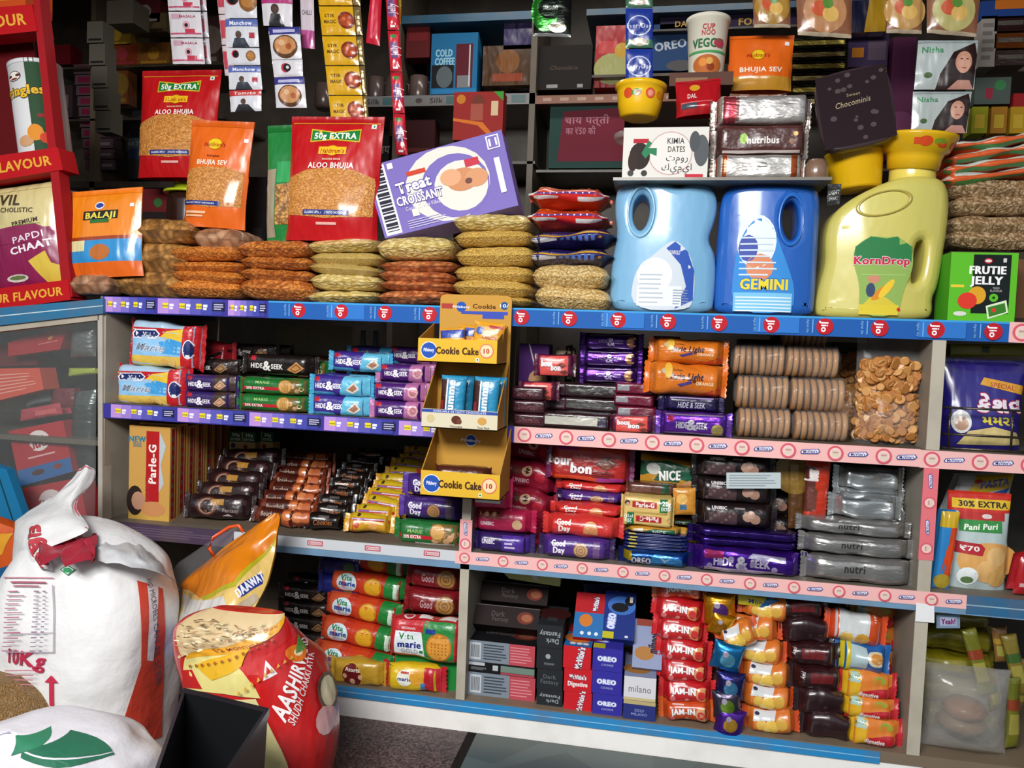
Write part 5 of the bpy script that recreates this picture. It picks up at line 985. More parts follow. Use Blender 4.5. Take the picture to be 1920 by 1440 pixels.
g, k = packet(.11, .05, .05, '4a2018', [E(.25, .6, .3, '7a3038', .26), E(.25, .6, .2, '9a5060', .12), R(.6, .5, .9, .62, 'a08070'), R(.6, .3, .9, .36, '6a4030')], n=3, seal=.004); proto('brc', 'cake_packet', 'packet', g, k); put('brc', (XP(866, -.06, .5), -.055, zt3+.002), 'dark brown cake packet lying in the lowest tray')
# ================================================================ ROW 2 (middle shelf)
# tall biscuit cartons standing in a row
ph = WP(285, 800, .03).z-S3; pw_ = wid(241, 318, .03, .5)
gb = [R(0, 0, 1, .06, 'c9a04a'), R(.42, .2, .74, .95, 'b01c20'), ('t', 'Parle-G', .57, .6, .09, 'f2ece4', None, .04, None, 90, 0, .04), P([(.74, .95), (.9, .8), (.78, .6), (.86, .4), (.74, .3)], 'b8c0c4'), T('EXTRA GLUCOSE', .2, .8, .05, '2a7a9a', w=.2), T('NEW', .2, .86, .06, '2a7a9a', b=.05), T('BISCUITS', .46, .34, .05, 'a83038', rot=90), E(.16, .2, .1, '2a1e1a', .16), E(.24, .2, .08, 'b98a70', .1), E(.6, .12, .14, 'c98a58', .08)]
pr_ = [R(.15, .02, .5, .98, '8c1a1e'), R(.6, .02, .75, .98, '9a2a24')]+[R(.2, .05+.1*i, .45, .1+.1*i, '6a4a4a') for i in range(9)]
g, k = carton(pw_, ph, .032, 'c99a50', gb, [R(.1, .1, .9, .4, '7a1a1c'), R(.1, .5, .9, .8, 'd8b070'), R(.2, .2, .5, .35, '5a4a44')], pr_); proto('tall', 'biscuit_carton', 'biscuit carton', g)
for i in range(8):
    Yf = .03+.0385*i; s = 1+.02*math.sin(i*2.1)
    put('tall', (XP(279, .03, .5)-.002*i, Yf+.018, S3), f'tall tan glucose biscuit carton, {frm(i)} in the row of standing cartons', 'standing tan biscuit cartons', (0, 0, rnd.uniform(-2.5, 2.5)), (1, 1, s*(1 if i else 1.0)))
g, k = carton(.07, .066, .03, 'c8a872', [R(0, .6, .48, 1, '1c5a34'), R(.52, .6, 1, 1, '1c5a34'), T('20g', .24, .88, .12, 'e8ece8', w=.3), T('20g', .76, .88, .12, 'e8ece8', w=.3), T('EXTRA', .24, .7, .1, 'e8ece8', w=.38), T('EXTRA', .76, .7, .1, 'e8ece8', w=.38), E(.15, .45, .1, '2a3a6a'), R(.55, .1, .7, .5, '9a2024')], [R(0, 0, 1, .6, '8a7048'), R(.1, .6, .9, .9, '7a2a20')], [R(0, .6, 1, 1, '17502c')]); proto('sm20', 'biscuit_packet', 'biscuit packet', g)
for i in range(2): put('sm20', (XP(448+38*i, .26+.03*i, .55), .29+.03*i, S3+.118), ['left', 'right'][i]+' small packet with green corner bands on top of the rear carton', 'green banded small packets', (0, 0, 4-10*i))
g, k = carton(.15, .117, .1, '6a4c30', [R(0, .4, 1, .6, '5a3a24')]); proto('smb', 'storage_carton', 'carton', g); put('smb', (XP(466, .27, .5), .34, S3), 'brown carton carrying the two small green banded packets')
# sloped piles of rolls
TS = math.tan(SL)
def slopecol(key, desc, where, pxf, pxb, n, h, d, y0=.035, group=None, extra=0, lift=0):
    for i in range(n):
        Y = y0+(d*.98)*i*math.cos(SL)
        z = S3+.002+max(0, (Y-.02))*TS*(.98)+lift+extra*i
        px = pxf+(pxb-pxf)*i/max(1, n-1)
        put(key, (XP(px, Y, z)+rnd.uniform(-.005, .005), Y+d*.5*math.cos(SL)-.012, z+d*.5*math.sin(SL)+.002), f'{desc}, {frm(i)} in {where}', group, (math.degrees(SL)-34+rnd.uniform(-12, 12), rnd.uniform(-4, 4), rnd.uniform(-9, 9)))
pk('dfr', 'biscuit_packet', 'biscuit packet', 342, 466, .03, S3, .054, .05, '241214', [E(.36, .5, .42, '5a3024'), E(.36, .5, .34, '9a7a6a'), E(.36, .5, .26, '2a1410'), R(.42, .55, .62, .8, 'a8782a'), T('Fantasy', .74, .35, .16, '8a7a7a', w=.26), R(.78, .6, .95, .8, '4a2a34'), P([(.6, .1), (.7, .2), (.78, .1)], 'b8a8a8')], n=2.4, wob=.002)
slopecol('dfr', 'dark roll with round picture', 'the pile right of the tan cartons', 408, 470, 5, .046, .05, .03, 'dark round-picture rolls', .004)
pk('cho1', 'biscuit_packet', 'biscuit packet', 462, 560, .03, S3, .036, .04, '45190f', [R(.0, -.3, .2, 1.3, '6a2a1a'), T('Bourbon', .42, .5, .3, 'b8a090', w=.4), R(.72, -.3, 1, 1.3, 'a8502a'), E(.84, .5, .3, 'c8723a')], n=2.3, wob=.003, mat='pouch_film')
slopecol('cho1', 'brown and copper biscuit roll', 'the second pile, middle shelf', 516, 558, 8, .036, .04, .03, 'brown copper rolls')
pk('cho2', 'biscuit_packet', 'biscuit packet', 520, 576, .03, S3, .036, .04, '8a3c20', [E(.3, .5, .35, 'c87848'), E(.6, .5, .35, 'b8623a'), R(.8, 0, 1, 1, '3a140c')], n=2.3, wob=.004, mat='pouch_film', seal=.008)
slopecol('cho2', 'shiny copper biscuit roll', 'the narrow third pile, middle shelf', 566, 602, 8, .036, .04, .03, 'copper rolls')
pk('blk', 'biscuit_packet', 'biscuit packet', 572, 648, .03, S3, .036, .04, '17100f', [T('Cookies', .48, .45, .32, '9a5a30', w=.55, sh=.2, b=.03), T('CHOCO', .5, .8, .16, '8a8080', w=.3)], n=2.4, wob=.003, mat='pouch_film')
slopecol('blk', 'black cookie roll with copper script', 'the fourth pile, middle shelf', 612, 690, 9, .036, .04, .03, 'black copper-script rolls')
pk('tig', 'biscuit_packet', 'biscuit packet', 646, 735, .03, S3, .04, .038, 'c8921c', [R(0, .5, 1, .66, 'b82c1c'), R(.1, .56, .9, .64, '6a5aa0'), R(.4, .57, .9, .63, 'c8c4d8'), R(0, -.2, .14, 1.4, 'b8481c'), E(.22, .25, .14, 'b83a20'), E(.62, .22, .24, 'd89a50'), R(0, .68, 1, 1.2, 'c4a41c'), E(.25, .85, .12, '3a3018')], n=2.6, wob=.003)
slopecol('tig', 'yellow and orange biscuit roll', 'the fifth pile, middle shelf', 690, 795, 10, .04, .038, .03, 'yellow orange rolls')
pk('grn2', 'biscuit_packet', 'biscuit packet', 733, 868, .012, S3, .05, .05, '1f6a30', [T('MARIE', .3, .6, .15, '9ac070', w=.24), R(-.0, .28, .6, .44, 'b8242c'), T('20% EXTRA', .26, .36, .14, 'f0ece8', w=.28, b=.04), P([(.58, .2), (.56, .95), (.95, 1), (.95, .0)], '7a6234')]+[E(.62+.06*i, .25+.14*(i % 3), .14, 'c99a70') for i in range(6)]+cookie(.66, .62, .34, 'd0a05a', '9a6a2c', 0)+[R(.3, .05, .92, .13, 'e8e8e0')], n=2.6)
put('grn2', (XP(800, .012, S3), .04, S3), 'green biscuit roll at the shelf front left of the middle divider')
pk('gdp', 'biscuit_packet', 'biscuit packet', 745, 872, .03, S3, .045, .05, '3f2470', [T('Good', .24, .66, .3, 'e8e4f0', w=.22, b=.05), T('Day', .25, .34, .3, 'e8e4f0', w=.18, b=.05)]+cookie(.56, .42, .34, 'b88a5a', '7a4c2a')+[R(.76, -.1, .86, 1.1, '5a4a5a')], n=2.4, endcol='5a3a96')
for i in range(2): put('gdp', (XP(806+4*i, .03, .45), .055+.02*i, S3+.052+.046*i), 'purple cookie roll, '+['just above the green roll', 'topmost above the green roll'][i]+' by the divider', 'purple cookie rolls by the divider', (0, .5, -1+2*i), (1.0 if i == 0 else 1.05, 1, 1))
for i in range(2): put('gdp', (XP(812+4*i, .1, .4), .115, S3+.046*i), 'purple cookie roll, '+['lower', 'upper'][i]+' in the row behind the green roll', 'purple cookie rolls behind')
pk('gdr', 'biscuit_packet', 'biscuit packet', 775, 880, .14, .5, .045, .05, '8c1a24', [T('Good Day', .2, .5, .26, 'd8c8c8', w=.24)], n=2.4)
column('gdr', 'deep red cookie roll', 'the stack beside the lowest tray', 828, .15, S3, 3, .045, .05, 'deep red rolls')
# ---- right bay, middle shelf
pk('unp', 'biscuit_packet', 'biscuit packet', 880, 1000, .01, S3, .048, .055, 'b8204e', [T('UNIBIC', .24, .4, .16, 'e8d8dc', w=.24, b=.05), E(.78, .4, .22, 'd8b088'), P([(.0, .6), (.5, .6), (.5, 1.3), (0, 1.3)], '9a3038')]+[E(.08+.07*i, .8+.1*(i % 2), .1, ('d8a87a', '5a2a24')[i % 2]) for i in range(6)], n=2.6)
pk('unv', 'biscuit_packet', 'biscuit packet', 880, 995, .005, S3, .04, .05, '2c1a5a', [T('UNIBIC', .24, .6, .24, 'e0dcec', w=.24, b=.04), R(.5, .0, 1, 1, '4a2a90'), R(.55, .5, .7, .6, 'c8c0e0'), R(.55, .3, .75, .4, 'c8c0e0')], n=2.8)
put('unv', (XP(940, .005, S3), .03, S3), 'violet cookie roll at the shelf corner right of the divider')
put('unp', (XP(938, .01, S3), .04, S3+.041), 'pink fruit and nut cookie roll lying on the violet roll')
# big pink pack leaning + crimson ones
cx, zb, w, h = RC(880, 928, 950, 985, .0)
g, k = packet(w, h, .05, 'c02a5e', [R(.12, .2, .8, .8, 'dfe2e6')]+lines(.16, .25, .7, .75, 5, '8a90a0', .3), n=4, seal=.006); proto('pks', 'biscuit_packet', 'biscuit packet', g, k); put('pks', (cx, .035, S3+.09), 'pink packet with a white sticker under the tray stand')
qn = lambda c, sp=(): (c, sp)
pk('crm', 'biscuit_packet', 'biscuit packet', 925, 1045, .07, .5, .06, .06, '8e1830', [E(.3, .7, .22, '6a3430'), E(.5, .7, .2, 'c8a080'), E(.5, .72, .12, '3a1c18'), T('UNIBIC', .4, .3, .18, 'd8b0b8', w=.3, b=.04), E(.75, .5, .2, 'c02a40')], n=2.3, wob=.005)
for i in range(4): put('crm', (XP(968+5*i, .07, .5), .105+.02*i, S3+.058*i), f'crimson cookie packet, {place(i)} in the heap right of the tray stand', 'crimson cookie packets', (0, (6, 18, 12, 25)[i]*.5, rnd.uniform(-8, 8)))
qput('cartoon_packet', 'blue and yellow packet behind the crimson heap', 'packet', rq(960, 835, 1042, 880), .2, .03, '1c4a8c', [E(.3, .6, .25, 'c88a80'), E(.6, .3, .2, 'd8d8d8'), E(.78, .5, .15, 'd8b83a')], 'wrapper', .006)
hg = .044
pk('gd1', 'biscuit_packet', 'biscuit packet', 1008, 1150, .006, S3, hg, .05, '4a2a7c', [T('Good', .24, .74, .3, 'f0ecf4', w=.2, b=.05), T('Day', .25, .4, .32, 'f0ecf4', w=.17, b=.05)]+cookie(.58, .45, .36, 'c09a70', '7a4c34')+[R(.76, .1, .86, .9, '6a4a7a')], n=2.4, endcol='2a1648')
pk('gd2', 'biscuit_packet', 'biscuit packet', 1014, 1165, .01, S3, hg, .05, 'c8302c', [T('Good', .24, .7, .3, 'f4ece8', w=.19, b=.05), T('Day', .25, .38, .3, 'f4ece8', w=.16, b=.05), E(.62, .5, .3, 'd8a070'), R(.52, .2, .72, .5, 'c88050')], n=2.3, wob=.003)
put('gd1', (XP(1078, .006, S3), .031, S3), 'purple butter cookie roll, lowest of the stack right of the violet roll')
put('gd2', (XP(1090, .01, .42), .037, S3+hg+.001), 'red butter cookie roll, directly above the purple roll')
put('gd2', (XP(1100, .03, .46), .065, S3+.086), 'red butter cookie roll, second above the purple roll', None, (4, 0, 1), (.96, .9, .5))
put('gd1', (XP(1108, .05, .5), .09, S3+.108), 'dark purple butter cookie roll between red rolls', None, (4, 0, 1), (.95, .9, .46))
put('gd2', (XP(1108, .06, .5), .105, S3+.128), 'dark red butter cookie roll under the big chocolate cream packet', None, (4, 0, 0), (.95, .9, .46))
for j in range(2):
    for i in range(3): put('gd2' if (i+j) % 2 else 'gd1', (XP(1105, .11+.06*j, .45), .14+.055*j, S3+hg*i), ['purple', 'red'][(i+j) % 2]+f' butter cookie roll in row {["two", "three"][j]}, {place(i)}', 'rear butter cookie rolls')
x, zb, w, h = RC(1030, 858, 1178, 925, .075); z = S3+.149+.012
g, k = packet(w, h, .05, 'a8201c', [R(0, .84, 1, 1.1, 'c8402a'), R(0, .84, .35, 1.2, 'a02a80'), R(0, .02, .6, .14, 'd84a20'), R(.6, .02, 1, .14, 'a83a90'), T('bour', .12, .56, .26, 'f0e8e8', w=.3, b=.06, o='5a1420'), T('bon', .4, .36, .28, 'f0e8e8', w=.26, b=.06, o='5a1420'), T('The Original', .4, .68, .08, 'e8a0a0', w=.2, sh=.3), P([(.56, .5), (.72, .72), (.86, .55), (.72, .34)], '5a2c20'), P([(.59, .5), (.72, .68), (.83, .55), (.72, .38)], '7a4030')]+lines(.54, .12, .84, .32, 4, '4a1a14', .4), n=5, taper=.06, wob=.002, endcol='6a1c50'); proto('bbig', 'biscuit_packet', 'biscuit packet', g, k)
put('bbig', (x, .10, z-.012), 'big red chocolate cream biscuit packet leaning on the cookie stack', None, (-4, 1, 0))
for i, (pxx, lb) in enumerate(((1085, 'left'), (1150, 'right'))):
    qput('biscuit_packet', f'small packet with green corner seen just under the pink strip, {lb}', 'biscuit packet', rq(pxx-35, 832, pxx+35, 862), .22+.01*i, .03, 'c8a878', [R(.02, .1, .28, .95, '1c5a34'), T('20g', .15, .5, .3, 'd8e0d8', w=.16, rot=180), R(.34, .3, .82, .75, 'a02028'), T('Parle-G', .58, .52, .3, 'e8d8d0', w=.4, rot=180)], 'wrapper', group='upside-down small packets')
# oreo stack
pk('ore', 'biscuit_packet', 'biscuit packet', 1158, 1298, .004, S3, .031, .05, '1a4a96', [R(0, .3, .13, 1, 'c8b020'), P([(.3, -.2), (.5, .9), (.9, .6), (.95, -.2)], '3a86c8'), T('OREO', .28, .35, .42, 'e8ecf4', w=.3, b=.05, o='1c2c6a'), P([(.55, .7), (.64, .3), (.75, .65), (.66, .5)], '9ac8e8'), E(.64, .05, .25, '3a2420', .14)], n=2.6, endcol='1c2468', mat='foil')
put('ore', (XP(1228, .004, S3), .03, S3), 'bright blue sandwich cookie roll at the shelf front')
dark('orl', 1165, 1285, .012, S3, .0055, .055, '14205a', [R(.2, .1, .9, .3, '8a94c0'), R(.08, .3, .2, .9, 'b0a040')])
for i in range(5): put('orl', (XP(1228+2*(i % 2), .015, .42), .047+.004*i, S3+.0315+.0057*i), f'navy flat cookie packet, {place(i)} above the bright blue roll', 'navy flat cookie packets', (0, rnd.uniform(-1, 1), rnd.uniform(-3, 3)))
zn = S3+.0315+.0057*5
pk('nic', 'biscuit_packet', 'biscuit packet', 1165, 1285, .02, .5, .014, .05, 'c08a2c', [P([(.2, 0), (.5, .8), (1, .7), (1, 0)], '1c5a3c'), T('NICE', .6, .35, .35, 'e8e8e0', w=.24, b=.05), P([(0, .4), (.3, .8), (.3, .3)], 'd8d0b8')], n=2.4)
put('nic', (XP(1228, .02, .5), .055, zn), 'thin green and gold biscuit roll on the navy packets')
x, zb, w, h = RC(1166, 932, 1262, 988, .02); zg = zn+.0145
pg = [T('Parle-G', .45, .74, .16, 'f0e8e0', w=.36, b=.05)]; g, k = packet(w, h, .045, 'd8b86c', [R(.0, .44, 1, .5, 'b89a50'), R(.2, .64, .68, .84, 'b01c24')]+pg+[R(.74, .52, 1, .98, '1c6a3c'), T('20g', .87, .82, .15, 'e8f0e8', w=.16, b=.05), T('EXTRA', .87, .64, .12, 'e8f0e8', w=.2, b=.04), R(.28, .16, .78, .36, 'b01c24'), T('Parle-G', .54, .26, .16, 'f0e8e0', w=.36, rot=180, b=.05), R(.02, .04, .24, .46, '1c6a3c'), T('20g', .13, .18, .14, 'e8f0e8', w=.14, rot=180), T('EXTRA', .13, .34, .11, 'e8f0e8', w=.18, rot=180), E(.1, .78, .09, '3a2620'), E(.11, .74, .06, 'c89a80'), E(.93, .26, .07, 'c89a80')], n=6, taper=.05, seal=.004, wob=.002); proto('pgp', 'biscuit_packet', 'biscuit packet', g, k)
put('pgp', (x, .05, zg), 'tan double packet with green corner squares in front of the gold biscuits')
g, k = packet(w*.95, .022, .05, '5a3428', [R(.1, .3, .5, .8, '6a4438'), R(.72, 0, 1, 1, '244a34')], n=4, taper=.05, seal=.004); proto('pgt', 'biscuit_packet', 'biscuit packet', g, k); put('pgt', (x+.005, .08, zg+h+.001), 'dim brown and green packet lying on the tan double packet')
qput('biscuit_packet', 'green and yellow sugar biscuit packet with white lettering, tilted', 'biscuit packet', [(1200, 905), (1312, 922), (1330, 872), (1202, 852)], .1, .04, 'b8862a', [P([(0, .3), (.3, .55), (1, .2), (1, .75), (.4, .95), (0, .8)], '1f5a40'), E(.2, .6, .24, 'c8c8c0', .2), P([(.22, .2), (.35, .75), (.7, .75), (.62, .25)], '1c5038'), T('NICE', .46, .46, .34, 'eeeee8', w=.32, b=.05, rot=10), P([(.6, .1), (.78, .38), (.92, .2), (.8, -.05)], 'c89468'), P([(.5, .1), (.6, .25), (.75, .12), (.66, 0)], 'b8845a')], 'wrapper', .016)
qput('biscuit_packet', 'orange packet standing right of the tan double packet', 'biscuit packet', rq(1262, 915, 1304, 965), .055, .03, 'c8862c', [E(.4, .6, .2, 'e0b060'), R(.3, .2, .6, .4, '3a6a8a')], 'wrapper', .006)
column('nic', 'green and gold biscuit roll', 'the stack behind the tan double packet', 1262, .10, S3, 5, .022, .05, 'green gold rolls')
# dark cookie and shiny purple stacks
pk('und', 'biscuit_packet', 'biscuit packet', 1302, 1462, .03, .5, .049, .06, '1c1214', [R(.08, .1, .52, .62, '4a3438')]+[E(.12+.05*i, .2+.14*(i % 4), .07, '6a5254') for i in range(8)]+[E(.66, .5, .2, 'b08a78'), E(.76, .42, .2, 'a07a68'), E(.7, .6, .16, 'b89484'), T('UNIBIC', .28, .82, .15, 'd8d0d0', w=.2, b=.05), R(.48, .78, .62, .86, '8a8080')], n=2.7)
zu = S3+.10
pk('shp', 'biscuit_packet', 'biscuit packet', 1292, 1515, .004, S3, .048, .055, '4a1c96', [T('HIDE', .28, .5, .34, 'e6def0', w=.18, b=.05), T('&', .45, .5, .5, 'e6def0', b=.05), T('SEEK', .62, .5, .34, 'e6def0', w=.18, b=.05), R(.1, .6, .28, .9, 'a8306a'), P([(.05, .1), (.8, .06), (.85, .2), (.1, .26)], 'c8bcd8'), P([(.5, .7), (.85, .6), (.85, .85), (.55, .9)], 'c8c0dc')]+[E(.15+.1*i, .3+.3*((i*7) % 3)/2, .12, 'b8a8d8') for i in range(7)], n=3, mat='foil', wob=.003, endcol='3a1a80')
put('shp', (XP(1400, .004, S3), .032, S3), 'large glossy purple cookie pack at the shelf front, right bay')
pk('shp2', 'biscuit_packet', 'biscuit packet', 1292, 1515, .02, S3, .017, .06, '2c1264', [R(.02, .1, .98, .25, '6a4ab0')], n=3.5, mat='foil', endcol='2a1264')
for i in range(2): put('shp2', (XP(1402, .02, .45), .055, S3+.0485+.0172*i), f'thin dark purple pack, {["lower", "upper"][i]} of two on the large glossy purple pack', 'thin dark purple packs', (0, 0, 1-2*i))
zu = S3+.0485+.035
for i in range(3): put('und', (XP(1380-3*i, .03, .5), .065+.005*i, zu+.0485*i), f'dark cookie roll with biscuit picture, {place(i)} above the purple packs', 'dark cookie rolls above the purple packs', (0, 0, rnd.uniform(-2, 2)))
g = G('card'); S, W, H, o_, n_ = quadS(rq(1362, 886, 1464, 916), .022); g.grid(S, 3, 2, 'b9c4c8'); prn(g, S, W, H, lines(.05, .1, .95, .9, 5, '8a949a', .35)); proto('stk', 'price_sticker', 'sticker', g); put('stk', o_, 'pale sticker on the topmost dark cookie roll')
column('und', 'dark cookie roll with biscuit picture', 'the stack behind, right bay', 1430, .12, S3, 4, .049, .06, 'rear dark cookie rolls')
qput('biscuit_packet', 'orange red chocolate cream packet standing on end', 'biscuit packet', [(1506, 968), (1548, 970), (1558, 866), (1512, 862)], .06, .045, 'b83018', [R(.0, .1, .4, .9, '5a2a24'), T('bour', .22, .75, .22, 'e0d8d4', w=.5, rot=90, b=.06), R(.1, .15, .5, .5, '6a3a30')], 'wrapper', .008)
qput('biscuit_packet', 'brown and gold packet standing behind the orange red one', 'biscuit packet', rq(1478, 862, 1508, 990), .09, .04, '5a3a1c', [E(.4, .8, .3, '8a6a2c')], 'wrapper', .006)
# silver packs
pk('slv', 'biscuit_packet', 'biscuit packet', 1505, 1722, .004, S3, .05, .055, 'a8a6a4', [T('nutri', .44, .6, .34, '5a5652', w=.2), R(.4, .12, .5, .2, '6a6662')], n=3, mat='foil', wob=.004, ky=.15)
pk('slv2', 'biscuit_packet', 'biscuit packet', 1565, 1700, .06, .5, .045, .055, 'b8bcbe', [R(.04, .8, .96, .88, '8a9094')], n=2.6, mat='foil', wob=.004)
for i in range(3): put('slv', (XP(1612-2*i, .004, S3+.05*i), .032+.008*i, S3+(0, .0505, .0885)[i]), f'large silver foil pack, {place(i)} of three at the shelf front', 'large silver packs', (0, .5, 1-1.5*i), (1, 1, (1, .75, .62)[i]))
for i in range(5): put('slv2', (XP(1640-2*i, .06, .5), .095, S3+.043*i), f'small silver foil pack, {place(i)} in the stack behind the large ones', 'small silver packs', (0, 0, rnd.uniform(-4, 4)))
put('slv2', (XP(1632, .03, .6), .06, S3+.121), 'small silver pack resting on top of the large silver packs')
# ---- far right bay
yb = S2
x, zb, w, h = RC(1772, 672, 1935, 842, .05, S2)
g, k = pouch(w, h, .07, lambda u, v: '241a78' if v < .86 else '2a1f70', [P([(.45, .72), (.98, .62), (1, .72), (.5, .8)], 'd99a2a'), T('SPECIAL', .72, .71, .05, 'a83a1c', w=.3, rot=-8), T('કેશવ', .68, .5, .16, 'e8e0ec', w=.55, b=.05, o='a82038'), E(.22, .3, .1, 'd8d8d8', .13), E(.22, .28, .07, 'b08a70', .08), T('મમરા', .66, .33, .1, 'd8c83a', w=.4, b=.05), P([(.2, .04), (.3, .2), (.6, .26), (.9, .2), (1, .06)], 'd9c484'), P([(.26, .06), (.35, .17), (.6, .22), (.85, .17), (.93, .07)], 'e0cc8c')], style='stand', seed=8, topcol='231a66')
proto('navy', 'snack_pouch', 'snack pouch', g, k); put('navy', (x, .09, S2), 'large purple blue snack pouch behind the wire rack, right edge')
for i in range(3): put('navy', (x+.01, .17+.07*i, S2), f'purple blue snack pouch, {["second", "third", "rearmost"][i]} behind the wire rack', 'rear purple blue pouches', (0, 1, 0), (1, 1, .97))
g = G('foil'); zr = [WP(1800, y, .02).z for y in (765, 815)]
for z in zr+[S2+.003]: g.tube([(XR1+.004, .02, z), (.75, .02, z)], .0022, '4a4038')
for px in (1780, 1898): g.tube([(XP(px, .02, .7), .02, S2+.002), (XP(px, .02, .7), .02, zr[0])], .0022, '4a4038')
proto('wire', 'wire_rack', 'rack', g); put('wire', (0, 0, 0), 'thin wire rail holding the purple blue pouches')
qput('snack_pouch', 'yellow green flat pouch lying above the purple blue pouches', 'snack pouch', rq(1782, 645, 1925, 668), .1, .03, '8c8420', [R(.4, .3, .5, .8, '2c3a18')], 'pouch_film', .006)
cx, zb, w, h = RC(1785, 930, 1905, 1112, .03, S3-.002)
g, k = pouch(w, h, .06, lambda u, v: 'b3c4c4' if v < .8 else 'c82a18', [R(0, .8, 1, .96, 'c8281a'), R(.05, .83, 1, .93, 'e0b81c'), T('30% EXTRA', .55, .88, .06, '2a1c14', w=.8, b=.05), R(.15, .72, .9, .8, 'b8241c'), E(.6, .76, .05, 'e0d0d0', .025), R(.15, .6, .85, .72, '2f8a3c'), T('Pani Puri', .5, .655, .06, 'eef4e8', w=.56, b=.04, sh=.2, rot=4), T('FRYUMS', .15, .73, .03, 'b83040', w=.2), E(.66, .3, .32, 'd8a058', .2), E(.6, .2, .12, 'e0b070'), P([(.0, .38), (.0, .5), (.5, .48), (.56, .44), (.52, .36)], 'b01f2c'), T('₹70', .32, .43, .05, 'f2ecec', w=.3, b=.04), E(.78, .14, .1, 'd8a860'), E(.75, .36, .1, 'e0b478'), E(.3, .14, .1, 'e8eef0', .1), E(.3, .1, .06, '5a7a4a', .04)], style='stand', seed=5, topcol='c82a18')
proto('puri', 'snack_pouch', 'snack pouch', g, k); put('puri', (cx, .065, S3), 'white, green and red snack pouch with a yellow extra band')
qput('snack_pouch', 'blue and orange snack pouch left of the white pouch', 'snack pouch', [(1746, 1100), (1778, 1105), (1800, 960), (1766, 958)], .03, .02, '2a7fc0', [P([(.5, 0), (1, .2), (1, 1), (.6, 1)], 'c8421c'), R(0, .8, 1, 1, 'c8a41c'), P([(.3, .2), (.6, .4), (.9, .2), (.8, .65), (.5, .55)], 'd8481c'), E(.5, .1, .1, 'a8902c', .1)], 'pouch_film', .008)
qput('snack_pouch', 'yellow, white and blue pasta pouch behind the white pouch', 'snack pouch', [(1768, 968), (1886, 950), (1902, 888), (1800, 892)], .12, .03, 'c8cacc', [P([(.2, .5), (.3, 1), (1, 1), (.95, .6)], 'd8b41c'), T('PASTA', .66, .78, .2, '4a4ab0', w=.5, b=.05, rot=4), P([(.4, .45), (.95, .6), (.9, .4), (.5, .35)], '2a5ab0'), P([(0, .2), (.15, .5), (.25, .2)], 'b8824a'), E(.35, .85, .1, 'c03a1c', .06)], 'pouch_film', .012)
qput('snack_pouch', 'red pouch edge at the right border of the frame', 'snack pouch', [(1898, 1112), (1935, 1115), (1940, 1040), (1914, 1045)], .02, .03, 'a81820', [R(.2, .2, .6, .3, 'c8a0a0')], 'pouch_film', .006)
qput('wall_label', 'small blue and white tag hanging below the right shelf', 'tag', rq(1756, 1152, 1800, 1178), .02, .003, '7a90a8', [R(.15, .2, .85, .8, 'a8b4d0'), T('Yeah!', .5, .5, .4, '7a1a5a', w=.6, b=.05)])
# ================================================================ ROW 3 (bottom shelf)
vm = [P([(0, -.2), (.1, 1.2), (.0, 1.2)], 'c8a02a'), R(-.0, -.3, .32, 1.3, 'c8502c'), E(.26, .5, .48, 'c8dce4', .44), T('Vita', .25, .74, .22, '2a7a4a', w=.16, b=.05), T('marie', .27, .5, .24, '1f3a8c', w=.22, b=.06), T('GOLD', .27, .26, .14, 'a8a8b0', w=.14), P([(.44, -.3), (.44, 1.3), (.72, 1.3), (.72, -.3)], 'c03a1c')]+cookie(.62, .5, .42, 'd8a024', 'b87814', 0)+[P([(.76, -.3), (.78, 1.3), (1.02, 1.3), (1.02, -.3)], '1f7a34'), R(.9, .1, .96, .8, 'c8dcc8')]
pk('vit', 'biscuit_packet', 'biscuit packet', 580, 735, .04, S4, .052, .06, 'b8321c', vm, n=2.4, taper=.06, seal=.008)
vz = [(.06, 0), (.06, 1), (.08, 2), (.08, 3), (.1, 4)]
for i in range(5): put('vit', (XP(655+6*i, .05+.01*i, S4+.053*i), .085+.018*i, S4+.0525*i), f'red, white and green tea biscuit roll, {place(i)} in the front left stack', 'long tea biscuit rolls', (0, 3.5, -6+2*(i % 2)), (1, 1, (1, .8, 1, .85, .9)[i] if 0 else 1))
for i in range(5): put('vit', (XP(690, .16, .2), .2, S4+.0525*i), f'red, white and green tea biscuit roll, {place(i)} in the rear left stack', 'rear long tea biscuit rolls', (0, 3, 4-3*(i % 2)))
for j in range(2):
    for i in range(4): put('hsk', (XP(560+18*j, .14+.08*j, .2), .19+.08*j, S4+.037*i), f'black cookie roll, {place(i)} in the {["dim", "farther dim"][j]} stack behind the flour sack', 'dim black rolls')
pk('dbl', 'biscuit_packet', 'biscuit packet', 600, 690, .2, .25, .045, .05, '1c2470', [E(.7, .5, .3, '3a6a3a')], n=2.4); 
for i in range(2): put('dbl', (XP(636, .12, .28), .15, S4+.148+.046*i), ['lower', 'upper'][i]+' dark blue roll at the top left of the bottom shelf', 'dark blue rolls')
x, zb, w, h = RC(728, 1168, 862, 1242, .0)
